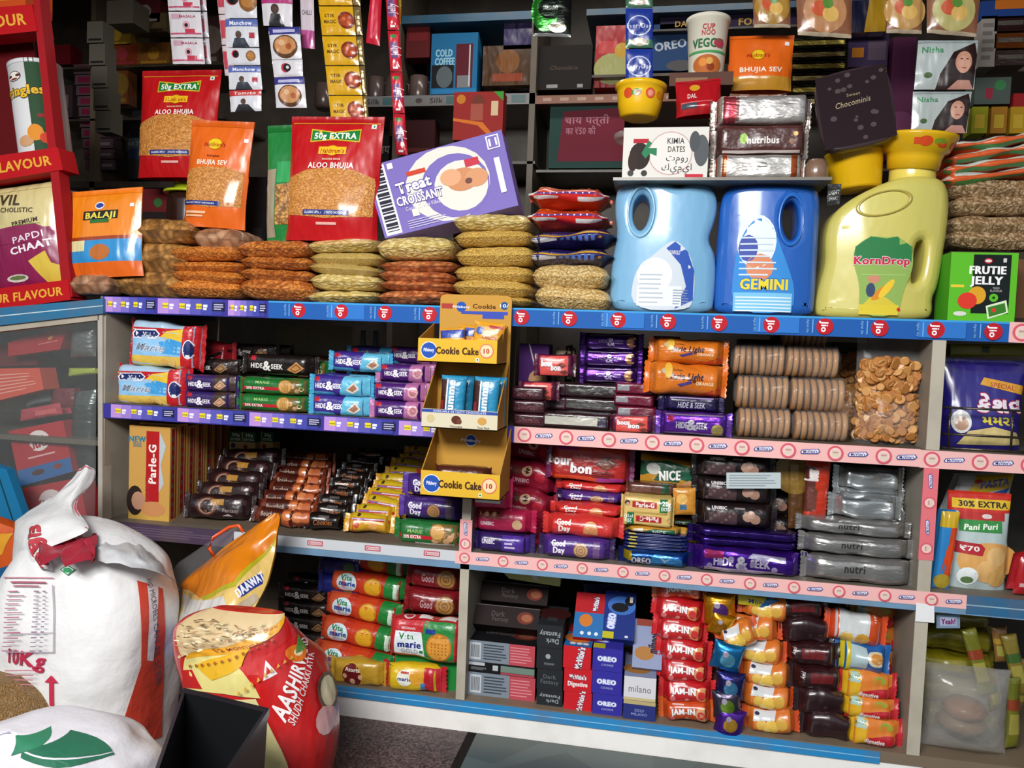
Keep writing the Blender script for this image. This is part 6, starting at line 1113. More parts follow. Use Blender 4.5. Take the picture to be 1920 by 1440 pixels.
vg = [P([(0, 0), (0, 1), (.55, 1), (.45, 0)], 'c02830'), P([(.5, 1), (.42, 0), (1, 0), (1, 1)], '2a8440'), P([(.08, .1), (.1, .7), (.46, .7), (.52, .1)], 'e0e8ec'), T('Vita', .25, .58, .15, '2a7a3a', w=.2, b=.05), T('marie', .3, .38, .17, '1f2f7c', w=.32, b=.06), T('GOLD', .3, .2, .13, '9aa0a8', w=.24), T('BRITANNIA', .28, .78, .06, 'e8d8d8', w=.2), R(.52, .68, .66, .8, '1f3f8c')]+cookie(.72, .38, .34, 'd9963c', 'b87424', 0)+[E(.62+.05*(i % 5), .22+.08*(i//5), .02, 'a8641c') for i in range(20)]+[R(0, 1, 1, 1.5, 'b8242a'), R(.4, 1.05, .6, 1.25, 'e8e4e4'), R(.68, 1.05, .92, 1.3, 'e8e4e4'), E(.25, 1.15, .15, 'e8d8d8', .14), E(.25, 1.15, .1, 'c03038', .1)]
g, k = packet(w, h, .06, 'b8242a', vg, n=3.6, taper=.06, seal=.006, wob=.003, ky=.5); proto('vbig', 'biscuit_packet', 'biscuit packet', g, k)
put('vbig', (x, .03, zb), 'large red and green tea biscuit packet beside the middle divider', None, (-4, -1, -2))
g, k = carton(w*.98, zb-S4, .05, '27803c', [R(0, 0, 1, 1, '238038')]); proto('vsup', 'biscuit_carton', 'biscuit carton', g, k); put('vsup', (x+.004, .06, S4), 'green packet underneath the large red and green tea packet')
pk('gdk', 'biscuit_packet', 'biscuit packet', 750, 864, .04, .3, .055, .06, '7a141c', [T('Good', .4, .5, .3, 'b8a0a0', w=.24)]+cookie(.76, .5, .42, 'a87a40', '6a4420')+[P([(.5, -.3), (.9, -.1), (1, .1), (1, -.3)], '1c5a28')], n=2.3)
for i in range(3): put('gdk', (XP(806, .06, .3), .1+.01*i, zb+h-.012+.0555*i), f'dark red cookie roll, {place(i)} above the large red and green packet', 'dark red rolls above the green packet', (0, 2, 2-2*i))
cx, zb2, w, h = RC(618, 1232, 712, 1278, -.005, S4)
g, k = packet(w, h, .035, 'b8902a', [E(.42, .4, .42, '6a1a1c', .5), E(.42, .4, .46, 'c8a030', .54), E(.42, .4, .42, '6a1a1c', .5), T('Azorta', .44, .68, .16, 'e8dcd0', w=.3, b=.05), E(.28, .38, .1, 'd8a880'), E(.44, .2, .12, 'd8a880'), E(.6, .4, .1, 'd8a880')], n=3, wob=.003, seal=.008); proto('azo', 'biscuit_packet', 'biscuit packet', g, k); put('azo', (cx, .02, S4), 'small gold and maroon biscuit packet at the front of the bottom shelf')
cx, zb2, w, h = RC(722, 1238, 820, 1288, -.005, S4)
g, k = packet(w, h, .04, 'd8b41c', [E(.36, .55, .3, 'e8e8dc'), T('marie', .36, .52, .15, '2a3a8c', w=.26, b=.05), R(.28, .7, .44, .78, 'b83a30'), E(.6, .6, .3, 'd89a2c'), R(.72, 0, 1.02, 1, 'b81c2c'), R(.66, .1, .76, .4, '2a84c8'), P([(0, .9), (0, 1), (.12, .95)], '2a6a2c')], n=2.5, wob=.003, seal=.014, endcol='b81c2c'); proto('mar', 'biscuit_packet', 'biscuit packet', g, k); put('mar', (cx, .02, S4), 'small yellow and red tea biscuit roll at the front of the bottom shelf')
# ---- right bay of the bottom shelf: cartons
def boxstack(key, x0, x1, ys, Yf, d, col, fronts, top, desc, where, name='biscuit_carton', right=()):
    z = S4
    for i, yt in enumerate(ys):
        cx, zb, w, h0 = RC(x0, 0, x1, 100, Yf, z); h = WP((x0+x1)/2, yt, Yf).z-z
        g, k = carton(w, h-.0006, d, col, fronts[i % len(fronts)], top if i == len(ys)-1 else (), right); proto(key+str(i), name, 'biscuit carton', g, k)
        put(key+str(i), (cx, Yf+d/2, z), f'{desc}, {place(i) if i < len(ys)-1 else "top one"} in {where}', None, (0, 0, rnd.uniform(-1, 1))); z += h
    return z
gr = [R(.0, 0, .62, 1, '7d8894'), R(.03, .1, .2, .9, 'c0c6cc')]+[R(.05+.015*i, .2, .057+.015*i, .8, '2a2e34') for i in range(9)]+lines(.24, .1, .6, .9, 6, '39414a', .4)+[R(.62, 0, 1, 1, 'b84a54')]+lines(.64, .1, .97, .9, 6, 'd88a90', .35)
gr2 = [R(.02, .65, .26, .95, 'b8bcc4'), R(.38, .3, .46, .8, 'b8bcc0'), R(.5, .25, 1, .85, '6f8478'), R(.5, .02, 1, .22, 'a84450')]+lines(.05, .2, .3, .5, 3, '8a8a8a', .4)
tdf = [T('DarkFantasy', .42, .6, .2, '4a4444', w=.42, b=.03), E(.8, .5, .3, '5a241c', .2), E(.82, .52, .2, '7a4436', .12)]
zA = boxstack('dfa', 878, 1004, [1265, 1245, 1205], .03, .09, '17171a', [gr, gr2, gr], tdf, 'black carton with grey text panel', 'the stack beside the bottom divider')
for i in range(4):
    g, k = carton(wid(885, 1010, .1, .35), .045, .085, '1e1212', [T('Dark', .4, .6, .25, '4a4242', w=.2), T('Fantasy', .44, .35, .2, '4a4242', w=.24), E(.8, .5, .4, '6a2c20', .3), E(.82, .5, .26, '94583c', .18), R(0, .96, 1, 1, '5a5052')], tdf); proto('dfb%d' % i, 'biscuit_carton', 'biscuit carton', g, k)
    put('dfb%d' % i, (XP(948+9*i, .06, .3), .085+.055*i, zA+.0005+.035*i), f'dark chocolate cookie carton, {place(i)} in the leaning pile above the grey panels', 'leaning dark cartons', (-38, 0, 0))
zB = boxstack('dfc', 1008, 1056, [1294, 1255, 1215, 1172], .02, .12, '26282c', [[T('Fantasy', .5, .6, .22, '9aa0a4', w=.8, rot=180), T('Dark', .6, .3, .22, '9aa0a4', w=.5, rot=180)], [T('Dark', .5, .65, .2, '5a6064', w=.5), T('Fantasy', .5, .4, .2, '5a6064', w=.7)], [E(.45, .6, .12, '9aa0a4'), R(.3, .2, .7, .3, '5a6064')]], [E(.5, .6, .3, '3a1614'), R(.3, .2, .7, .4, '3a3638')], 'narrow black cookie carton', 'the narrow black stack')
q_ = [T("McVitie's", .5, .66, .2, 'f0e4e4', w=.6, b=.05, o='24306a'), T('Digestive', .5, .36, .2, 'f0e4e4', w=.7, b=.05)]
tp = [R(0, .62, 1, 1, 'b01c24'), R(0, 0, 1, .62, '2a6aa8'), E(.45, .38, .22, 'c8742c'), ('t', "McVitie's", .7, .8, .12, 'e8e8f0', .5, .05, '24306a', 80, 0, .06), E(.3, .12, .05, 'd8e0e8'), E(.55, .12, .05, 'd8e0e8'), E(.78, .12, .05, 'd8e0e8')]
zC = boxstack('dig', 1058, 1110, [1298, 1254, 1212], .015, .13, 'c8202a', [[('t', "McVitie's", .6, .5, .3, 'f0e4e4', .8, .05, '24306a', 80, 0, .05)], q_], tp, 'red digestive biscuit carton', 'the red carton stack', right=[R(0, 0, 1, 1, 'a01820')])
q_ = [T('OREO', .48, .55, .2, 'e4e6f4', w=.62, b=.1, o='8a9ad8', ob=.08), T('COOKIE', .5, .28, .09, 'a0a4d0', w=.4)]
tp = [R(0, 0, .4, .18, 'b8b020'), E(.6, .7, .3, '3a6ab8', .2), E(.5, .66, .2, '17161c', .12), E(.75, .8, .1, '17161c', .1), ('t', 'OREO', .3, .35, .16, 'd8dcf0', .5, .06, '7a90d8', 80, 0, .08)]
zD = boxstack('orx', 1112, 1168, [1302, 1259, 1216], .01, .14, '35309a', [q_], tp, 'purple blue sandwich cookie carton', 'the purple blue carton stack', right=[R(0, 0, 1, 1, '4a5a9a')])
mi = [R(.0, 0, 1, .12, 'c8b888'), ('t', 'milano', .5, .5, .3, '6a5a58', .7, 0, None, 0, 0, .04)]
zE = boxstack('mil', 1170, 1230, [1314, 1269], .005, .13, '2c3478', [[R(0, .8, 1, 1, 'b8a878'), T('GOLD', .5, .5, .14, '8a94c8', w=.3), T('MILANO', .5, .3, .14, '8a94c8', w=.5)], [R(0, 0, 1, 1, 'd8d6dc')]+mi], [R(0, 0, 1, 1, '8a94b4'), E(.4, .3, .22, 'a8743c', .18), ('t', 'milano', .72, .66, .2, '3a2430', .6, .05, None, 80, 0, .04), R(.1, .85, .7, 1, '8a3a2c')], 'white and navy cookie carton', 'the short stack by the red packets')
# leaning top cartons above the digestive and sandwich stacks
def leaner(key, x0, x1, Y, z, hh, d, col, fr, lab, rot):
    w = wid(x0, x1, Y, z); g, k = carton(w, hh, d, col, fr); proto(key, 'biscuit_carton', 'biscuit carton', g, k); put(key, (XP((x0+x1)/2, Y, z), Y+d/2+.006, z), lab, None, rot)
leaner('ln1', 1072, 1128, .03, zC, .10, .03, 'b01c24', [R(0, 0, 1, .55, '2a6aa8'), E(.4, .38, .14, 'c8742c'), ('t', "McVitie's", .7, .76, .1, 'e8e8f0', .5, .05, '24306a', 85, 0, .05), E(.3, .1, .04, 'd8e0e8'), E(.55, .1, .04, 'd8e0e8'), E(.78, .1, .04, 'd8e0e8')], 'blue and red digestive carton leaning back on the red carton stack', (-42, 0, 0))
leaner('ln2', 1128, 1188, .03, zD, .105, .03, '1c2f78', [E(.55, .7, .28, '3a6ab8', .2), E(.5, .66, .17, '121216', .1), E(.8, .8, .1, '121216', .1), R(.8, .78, .9, .9, 'd8d4cc'), ('t', 'OREO', .25, .36, .14, 'd8dcf0', .5, .07, '7a90d8', 85, 0, .08), R(0, 0, .35, .14, 'b8b020'), R(.7, .04, .8, .08, 'd8d8e0')], 'dark blue sandwich cookie carton leaning back on the purple blue stack', (-42, 0, 0))
leaner('ln3', 1184, 1240, .02, zE, .10, .03, '8a94b4', [E(.4, .3, .2, 'a8743c', .14), ('t', 'milano', .68, .5, .2, '3a2430', .6, .05, None, 85, 0, .04), R(.1, .86, .7, 1, '8a3a2c')], 'pale blue cookie carton leaning back on the white and navy stack', (-35, 0, 0))
g, k = packet(.15, .05, .06, '3a1c18', [T('HIDE', .36, .5, .34, 'a8a0a8', w=.24, b=.04), T('&', .56, .5, .5, 'a8a0a8', b=.05), T('SEEK', .76, .5, .34, 'a8a0a8', w=.24, b=.04), R(0, 0, .2, 1, '7a2c20'), R(.6, -.2, 1, .1, '2a2060')], n=5, seal=0, taper=.04); proto('hsx', 'cookie_packet', 'biscuit packet', g, k)
put('hsx', (XP(992, .2, .31), .25, zA+.085), 'long dark cookie box with pale lettering at the top of the leaning pile', None, (-15, 3, 0))
qput('cookie_packet', 'pale yellow packet just under the shelf at the divider', 'biscuit packet', [(955, 1085), (1050, 1100), (1052, 1078), (940, 1070)], .12, .02, 'b0b060', [R(.5, .3, .6, .8, 'c8c8d0')], 'wrapper')
qput('cookie_packet', 'dark blue packet in the shade above the leaning cartons', 'biscuit packet', rq(1095, 1095, 1180, 1125), .2, .03, '101c50', [R(.3, .3, .7, .4, '2a3cb0'), E(.72, .4, .2, 'a0a4c0'), E(.72, .4, .12, '101c50')], 'wrapper')
# ---- crinkled small packs in columns
def small(key, x0, x1, Yf, z, h, d, col, sp, endcol, **kw):
    return pk(key, 'cookie_packet', 'biscuit packet', x0, x1, Yf, z, h, d, col, sp, n=2.2, taper=.13, seal=.011, wob=kw.pop('wob', .005), endcol=endcol, mat='pouch_film', **kw)
jam = lambda c='d8905c': [T('JAM-IN', .42, .52, .26, 'f2ecec', w=.5, b=.07, o='7a1418', ob=.05, rot=3), E(.82, .45, .28, c), E(.8, .42, .16, 'c82a2c'), E(.2, .2, .12, 'd86a6a'), E(.5, .16, .1, 'd88a80'), R(.2, .78, .45, .84, 'e0c0c0')]
small('jm1', 1236, 1342, .004, S4, .046, .05, 'b8181e', jam(), 'c8242a'); small('jm2', 1236, 1342, .004, S4, .046, .05, 'c8481c', jam('d8a070'), 'd05a1c')
seq = ['jm2', 'jm1', 'jm1', 'jm1', 'jm1', 'jm1', 'jm2']
for i, kk in enumerate(seq):
    z = S4+.0395*i; put(kk, (XP(1286-2*i, .006+.004*i, z)+rnd.uniform(-.005, .005), .032+.006*i, z), f'{"orange" if kk == "jm2" else "red"} jam biscuit packet, {place(i)} in the jam packet column', 'jam biscuit packets', (-8, rnd.uniform(-5, 5), rnd.uniform(-5, 5)), (1, 1, .95))
for i in range(6): put('jm1', (XP(1290, .08, .2), .12, S4+.043*i), f'red jam biscuit packet, {place(i)} in the column behind', 'rear jam biscuit packets', (0, 0, rnd.uniform(-4, 4)))
nutty = [P([(.1, .45), (.15, 1), (.62, 1), (.55, .5)], 'd0d2d4'), E(.28, .3, .2, 'd9b04a'), E(.5, .3, .24, 'e0b84a'), E(.7, .45, .22, 'd0a03c'), E(.4, .12, .14, 'e8c870'), E(.2, .8, .1, '2a2c4a')]
small('nb', 1376, 1482, .004, S4, .048, .05, 'd0702a', nutty, 'c84a1c')
for i in range(6):
    z = S4+.043*i; put('nb', (XP(1446-5*i+(18 if i == 5 else 0), .004, z)+rnd.uniform(-.006, .006), .032+.007*i, z), f'orange and cream cashew biscuit packet, {place(i)} in the orange column', 'cashew biscuit packets', (-8, rnd.uniform(-7, 7), rnd.uniform(-6, 6)))
put('nb', (XP(1392, .0, .2), .03, S4+.165), 'orange and cream cashew packet slanting left of the orange column', None, (-15, -22, 4), (.8, 1, 1)) 
for i in range(6): put('nb', (XP(1430, .09, .2), .125, S4+.045*i), f'orange and cream cashew biscuit packet, {place(i)} in the column behind', 'rear cashew packets')
small('dkb', 1492, 1602, .0, S4, .05, .05, '2c0f12', [R(.3, .35, .78, .7, '6a1418'), T('Amul', .14, .6, .16, 'b8b0b0', w=.14, rot=80), T('CHOCOLATE', .54, .52, .18, '4a1a18', w=.4)], '241012')
small('dkp', 1492, 1602, .0, S4, .05, .05, '2a1218', [], '241014')
for i in range(6):
    z = S4+.044*i; kk = 'dkb' if i in (3, 5) or i == 2 else 'dkp'; put(kk, (XP(1556-9*i, .0, z), .03+.007*i, z), f'dark maroon packet{" with a red panel" if kk == "dkb" else ""}, {place(i)} in the dark column', 'dark maroon packets', (-8, rnd.uniform(-5, 5), rnd.uniform(-7, 7)))
for i in range(6): put('dkp', (XP(1540, .09, .2), .125, S4+.046*i), f'plain dark maroon packet, {place(i)} in the dark column behind', 'rear dark packets')
nut = [P([(0, -.2), (0, 1.2), (.3, 1.2), (.36, -.2)], 'd8a81c'), E(.2, .75, .24, 'a8c4b8', .22), T('nutri', .2, .78, .16, '4a7a6a', w=.2), P([(.3, 0), (.36, 1.2), (1.02, 1.2), (1.02, 0)], 'd87a2a'), E(.72, .7, .22, '9a9a30', .18), P([(.3, -.2), (.36, .3), (1.02, .5), (1.02, -.2)], 'b81c28'), T('digestive', .5, .2, .16, 'f0e8e4', w=.4, b=.04)]
small('nc', 1594, 1706, -.004, S4, .055, .05, 'd8862a', nut, 'b81c28')
small('ncb', 1594, 1700, -.004, S4, .058, .05, '1f62a8', [R(0, -.2, .2, 1.2, 'c8b41c'), R(.2, .15, .56, .95, 'a8bcc0'), E(.76, .55, .3, 'd8c8a8', .26), E(.76, .55, .2, 'c8863a', .16)], '1c5a9c')
small('ncw', 1560, 1680, -.004, S4, .06, .05, 'c8c8c8', [R(.0, -.2, .14, 1.2, 'c8401c'), P([(.14, .35), (.2, 1.2), (.7, 1.2), (.66, .35)], 'c8cccc'), E(.3, .2, .2, 'd9b050'), E(.6, .15, .24, 'd09838'), R(.72, -.2, 1, 1.2, 'c8481c')], 'd0481c', wob=.004)
for i, kk in enumerate(('nc', 'nc', 'nc', 'ncb', 'ncw')):
    z = S4+[0, .05, .086, .133, .186][i]; put(kk, (XP([1642, 1636, 1634, 1626, 1614][i], -.004, z), .028+.006*i, z), ['orange and red fibre biscuit packet, lowest in the right column', 'orange and red fibre biscuit packet, second up in the right column', 'orange and red fibre biscuit packet, third up in the right column', 'blue, white and yellow biscuit packet in the right column', 'white and orange biscuit packet on top of the right column'][i], 'packets in the right column', (-8, [3, 1, 2, 3, 4][i], rnd.uniform(-5, 5)), (1, 1, (1, .75, .95, 1, 1)[i]))
for i in range(5): put('nc', (XP(1640, .08, .2), .125, S4+.05*i), f'orange and red fibre biscuit packet, {place(i)} in the column behind', 'rear fibre packets')
# narrow candy column between jam and cashew packets
def candy(px, py, Y, c, c2, label, r=.024):
    p = WP(px, py, Y); g = G('foil'); vs = []
    g_, k = pouch(r*2, r*2, r*1.1, c, [E(.5, .5, .25, c2), E(.4, .7, .1, 'd8c8e0')], style='pillow', wob=.006, seed=px, sealh=.14, mat='foil')
    key = 'cy%d' % px+str(py); proto(key, 'candy_packet', 'candy packet', g_, k); put(key, (p.x, Y, p.z-r), label, None, (rnd.uniform(-8, 8), rnd.uniform(-25, 25), 0))
candy(1352, 1140, .05, 'c88a14', '6a3a90', 'round gold candy packet at the top of the narrow gap', .032)
candy(1345, 1168, .04, 'c88a14', 'a86a10', 'small gold candy packet just below the round gold one')
candy(1358, 1228, .02, '2280c0', '6ab8e0', 'bright blue candy packet in the narrow gap', .03)
candy(1368, 1285, .015, '2c2a6a', '4a90c0', 'navy and violet candy packet in the narrow gap', .028)
candy(1366, 1318, .012, '4a4458', '7aa030', 'grey violet candy packet low in the narrow gap', .028)
candy(1364, 1352, .008, '5a2aa0', 'd8a03a', 'violet and green candy packet at the bottom of the narrow gap', .028)
z = S4
g, k = carton(.045, .2, .06, '4a2a20', [R(.1, .1, .9, .9, '5a3426')]); proto('cps', 'storage_carton', 'carton', g); put('cps', (XP(1362, .05, .2), .10, S4), 'slim brown carton standing behind the candy packets')
qput('biscuit_packet', 'yellow and blue packet at the top of the orange column', 'biscuit packet', [(1384, 1132), (1480, 1148), (1482, 1128), (1384, 1112)], .05, .03, 'c8b81c', [P([(.4, 0), (.55, 1), (1, 1), (1, 0)], '1f6aa8'), T('Monaco', .45, .5, .4, '1c3a6a', w=.5)], 'wrapper', .004)
# ---- far right bottom: yellow packs in a clear bag, hanging corn-like bundles
for i in range(6):
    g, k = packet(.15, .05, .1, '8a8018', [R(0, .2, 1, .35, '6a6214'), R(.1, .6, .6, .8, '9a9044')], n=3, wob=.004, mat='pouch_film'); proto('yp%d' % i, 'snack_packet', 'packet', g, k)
    z = S4+.05*i if i < 4 else S4+.05*i
    put('yp%d' % i, (XP(1803, .12, z), .17+.01*i, S4+.0495*i), f'olive yellow packet, {place(i)} in the stack beyond the right divider', 'olive yellow packets', (0, rnd.uniform(-2, 2), rnd.uniform(-4, 4)))
cx, zb, w, h = RC(1738, 1310, 1905, 1470, .01)
g, k = pouch(w, h, .1, '888888', (), style='pillow', mat='milky_film', wob=.008, seed=6, sealh=0)
gi = G('food'); gi.lathe([(.001, 0), (.03, .004), (.04, .018), (.03, .032), (.001, .036)], 20, '8a5a3a', 0, .0, h*.38); gi.lathe([(.001, 0), (.03, .004), (.045, .02), (.03, .034), (.001, .038)], 20, '7a5a3a', 0, .01, h*.18)
proto('clr', 'clear_bag', 'bag', g, [('bag_contents', gi, 'brown lumps inside the bag')]); put('clr', (cx, .05, max(zb, S4)), 'milky clear bag with brown contents in the bottom right corner')
for i, (a, b_, c, d_) in enumerate(((1815, 1180, 1850, 1300), (1855, 1260, 1868, 1330), (1872, 1175, 1880, 1240), (1900, 1270, 1895, 1400), (1890, 1190, 1915, 1300), (1930, 1240, 1900, 1330))):
    Y = .06+.02*(i % 3); p0, p1 = WP(a, b_, Y), WP(c, d_, Y); L_ = (p1-p0).length; dirv = (p0-p1)
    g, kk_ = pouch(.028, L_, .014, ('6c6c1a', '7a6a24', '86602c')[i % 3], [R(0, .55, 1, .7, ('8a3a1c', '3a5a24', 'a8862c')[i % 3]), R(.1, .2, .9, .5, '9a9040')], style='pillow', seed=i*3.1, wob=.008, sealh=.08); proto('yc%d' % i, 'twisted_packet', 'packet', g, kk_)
    put('yc%d' % i, tuple(p1), ['long yellow twisted packet, leftmost', 'short twisted packet, low centre', 'tan twisted packet, top centre', 'tall tan twisted packet, low right', 'olive twisted packet, upper right', 'yellow twisted packet at the right border'][i]+', in the dark bottom bay', 'twisted yellow packets', (0, math.degrees(math.atan2(dirv.x, dirv.z)), 20*(i % 2)))
# ================================================================ LEFT CABINET CONTENTS (behind the glass)
kk_ = [R(0, 0, 1, .28, '2a5f9c'), E(.5, .72, .24, 'e0d4d4', .19), T('KitKat', .5, .7, .2, 'b01c28', w=.48, b=.05, sh=.2, rot=6), R(.25, .43, .75, .46, 'd8a8a8'), E(.38, .16, .14, '4a2a24', .05), E(.75, .18, .1, '7a3a34', .05)]
qput('chocolate_carton', 'red and blue chocolate wafer carton behind the cabinet glass', 'chocolate carton', [(38, 912), (137, 884), (118, 788), (16, 808)], .05, .05, 'a8242c', kk_)
qput('chocolate_carton', 'red chocolate wafer carton lower behind the cabinet glass', 'chocolate carton', [(60, 1010), (165, 980), (148, 896), (42, 916)], .04, .05, 'a8242c', [E(.45, .62, .3, 'd8c8c8', .26), T('KitKat', .45, .6, .26, 'b01c28', w=.6, b=.05, sh=.2, rot=6)])
qput('chocolate_carton', 'coral carton with fine print behind the cabinet glass, left edge', 'chocolate carton', [(-60, 765), (82, 730), (74, 690), (-60, 692)], .04, .05, 'c8503c', lines(.3, .15, .95, .85, 6, 'e0a090', .3))
qput('chocolate_carton', 'dark red carton high behind the cabinet glass', 'chocolate carton', [(15, 668), (112, 655), (128, 608), (15, 642)], .05, .04, '9c202a', [E(.75, .6, .14, 'c8904a', .09), R(.55, .38, .9, .42, 'c87a7a')])
qput('chocolate_carton', 'maroon carton lying left of the dark red carton', 'chocolate carton', [(-60, 690), (70, 684), (60, 640), (-60, 650)], .09, .05, '5c1c22', [])
qput('foil_packet', 'crumpled silver foil packet high behind the glass', 'packet', [(132, 670), (180, 668), (182, 610), (136, 612)], .06, .03, '8a9090', [], 'foil', .014)
qput('foil_packet', 'crumpled silver green packet lower right behind the glass', 'packet', [(130, 905), (180, 895), (180, 730), (138, 735)], .08, .03, '5c6462', [], 'foil', .014)
qput('foil_packet', 'lime green packet strip behind the glass', 'packet', [(128, 706), (178, 700), (178, 690), (130, 690)], .05, .02, '9aa83a', [], 'wrapper', .006)
qput('foil_packet', 'pink flat packet middle of the cabinet', 'packet', [(38, 790), (118, 776), (112, 755), (40, 768)], .05, .03, 'a83a48', [R(.4, .2, .9, .6, 'c05a5a')], 'wrapper', .005)
qput('foil_packet', 'pale grey flat packet above the pink one', 'packet', [(50, 762), (96, 752), (94, 728), (48, 745)], .09, .02, '6a7474', [], 'wrapper', .005)
qput('foil_packet', 'maroon flat packet beside the pale grey one', 'packet', [(94, 762), (138, 764), (140, 728), (98, 728)], .08, .02, '6a2430', [], 'wrapper', .005)
g = G('laminate'); 
# ================================================================ FLOOR GOODS
def loft(key, name, cat, rings, col, specs, mat='woven', n=84, wob=.008, seed=0, cap=True, sub=9, umax=.5, kids=()):
    """rings: (x, y, z, rx, ry, exp) -> body; u 0..1 spans the front half"""
    R_ = []
    m = len(rings)-1
    def cr_(t):
        i = min(int(t*m), m-1); f = t*m-i
        p = [rings[max(0, i-1)], rings[i], rings[i+1], rings[min(m, i+2)]]
        return [.5*((2*b)+(-a+c)*f+(2*a-5*b+4*c-d)*f*f+(-a+3*b-3*c+d)*f**3) for a, b, c, d in zip(*p)]
    def S(u, v, off, ang=None):
        x, y, z, rx, ry, e = cr_(max(0, min(1, v))); a = ang if ang is not None else math.pi*(1+u)
        c, s = math.cos(a), math.sin(a); px = abs(c)**(2/e)*(1 if c > 0 else -1)*rx; py = abs(s)**(2/e)*(1 if s > 0 else -1)*ry
        k = math.hypot(c/max(rx, .01), s/max(ry, .01)); w_ = wob*(nz3(px*7+seed, z*8, py*7)+.5*nz3(px*19, z*16+seed, py*19))
        return (x+px+c*(off+w_), y+py+s*(off+w_), z)
    g = G(mat); N = m*sub
    cols = col if callable(col) else (lambda u, v: col)
    vs = [S(0, j/N, 0, 2*math.pi*i/n) for j in range(N+1) for i in range(n)]
    fs = [(j*n+i, j*n+(i+1) % n, (j+1)*n+(i+1) % n, (j+1)*n+i) for j in range(N) for i in range(n)]
    cc = [cols((2*((i+.5)/n)-1), (j+.5)/N) for j in range(N) for i in range(n)]
    if cap: fs += [tuple(range(n-1, -1, -1)), tuple(N*n+i for i in range(n))]; cc += [cc[0], cc[-1]]
    g.add(vs, fs, cc)
    H = sum((Vector(rings[i+1][:3])-Vector(rings[i][:3])).length for i in range(m)); W = sum(r[3] for r in rings)/len(rings)*2.6
    prn(g, S, W, H, specs, 20, 20, base=.0022, dl=.00025); proto(key, name, cat, g, kids); return S
YS = -.22
def wy(px, py, Y=YS): return WP(px, py, Y)
bl = wy(60, 1410); sc1 = (wy(328, 1200).x-wy(12, 1200).x)/2*.87; mx_ = (wy(328, 1200).x+wy(12, 1200).x)/2
z_ = lambda py: max(0, wy(170, py).z)
rg = [(mx_+.05, 0, 0.0, sc1*.66, .10, 3), (mx_+.03, 0, z_(1360), sc1*.80, .125, 3), (mx_, 0, z_(1260), sc1*1.0, .135, 2.8), (mx_, 0, z_(1150), sc1*1.0, .13, 2.8), (mx_+.0, 0, z_(1080), sc1*.93, .115, 2.6), (mx_-.0, .0, z_(1030), sc1*.78, .095, 2.3), (mx_-.03, .01, z_(995), sc1*.52, .07, 2), (mx_-.06, .02, z_(985), sc1*.36, .05, 2)]
rg = [(a-mx_, b, c, d, e, f) for a, b, c, d, e, f in rg]
Hs = z_(985)
vv = lambda py: (1380-py)/(1380-1000)*.86
us = lambda px: (px-10)/320
def mapper(rings, ox, yb):
    def M(px, py):
        yf = yb-.08
        for _ in range(14):
            p = WP(px, py, yf); x = p.x-ox; m = len(rings)-1; i = 0
            while i < m-1 and rings[i+1][2] < p.z: i += 1
            a, b = rings[i], rings[i+1]; f = max(0, min(1, (p.z-a[2])/max(1e-6, b[2]-a[2]))); v = (i+f)/m
            cx, cy, rx, ry, e = (a[j]*(1-f)+b[j]*f for j in (0, 1, 3, 4, 5))
            q = max(-1, min(1, (x-cx)/rx)); yf = .5*yf+.5*(yb+cy-ry*(1-abs(q)**e)**(1/e))
        c = abs(q)**(e/2)*(1 if q > 0 else -1); return (math.acos(-c)/math.pi, v)
    return M
def imap(S, o, n=70):
    T_ = []
    for i in range(n+1):
        for j in range(n+1): p = PJ(Vector(S(i/n, j/n, 0))+Vector(o)); T_.append((p[0], p[1], i/n, j/n))
    return lambda px, py: min(T_, key=lambda t: (t[0]-px)**2+(t[1]-py)**2)[2:]
M = mapper(rg, mx_, YS)
PP = lambda pts, c: P([M(*p) for p in pts], c)
TT = lambda s_, px, py, size, c, **k: T(s_, *M(px, py), size, c, **k)
RR = lambda x0, y0, x1, y1, c: PP([(x0, y1), (x1, y1), (x1, y0), (x0, y0)], c)
sp = [PP([(300, 1410), (282, 1400), (268, 1330), (264, 1250), (262, 1160), (256, 1090), (290, 1086), (318, 1106), (345, 1180), (345, 1300)], 'c8402c'),
      PP([(287, 1092), (298, 1094), (304, 1230), (294, 1228)], 'd4d0d6'), TT('NO MICROBES CAN BE SEEN', 296, 1160, .017, '5a5a6a', rot=-86, b=0),
      TT('10Kg', 46, 1234, .032, 'b82a4c', w=.085, b=.03, rot=-3), RR(98, 1278, 106, 1320, 'c02a48'), PP([(89, 1278), (115, 1278), (102, 1265)], 'c02a48'),
      PP([(116, 1066), (130, 1056), (144, 1066), (130, 1078)], '2a8a5a'), PP([(119, 1066), (130, 1059), (141, 1066), (130, 1075)], 'e4e6e8'), E(*M(130, 1067), .012, '2a8a5a'),
      RR(16, 1082, 105, 1084, 'c08090'), RR(103, 1096, 105, 1224, 'b0a0b0'), RR(20, 1222, 104, 1224, 'b0a0b0'), RR(28, 1186, 104, 1187, 'b0a0b0'), RR(28, 1090, 92, 1093, 'b05a70'), RR(32, 1097, 80, 1099, 'b05a70')]
for i in range(14): y_ = 1106+8.4*i; sp += [RR(24, y_, 40+(i*7 % 4)*4, y_+2, 'b06a80'), RR(70, y_, 80, y_+2, '8a7088'), RR(86, y_, 92, y_+2, '8a7088')]
for i in range(4): sp.append(RR(28+2*i, 1252+8*i, 78, 1254+8*i, 'c07a8a'))
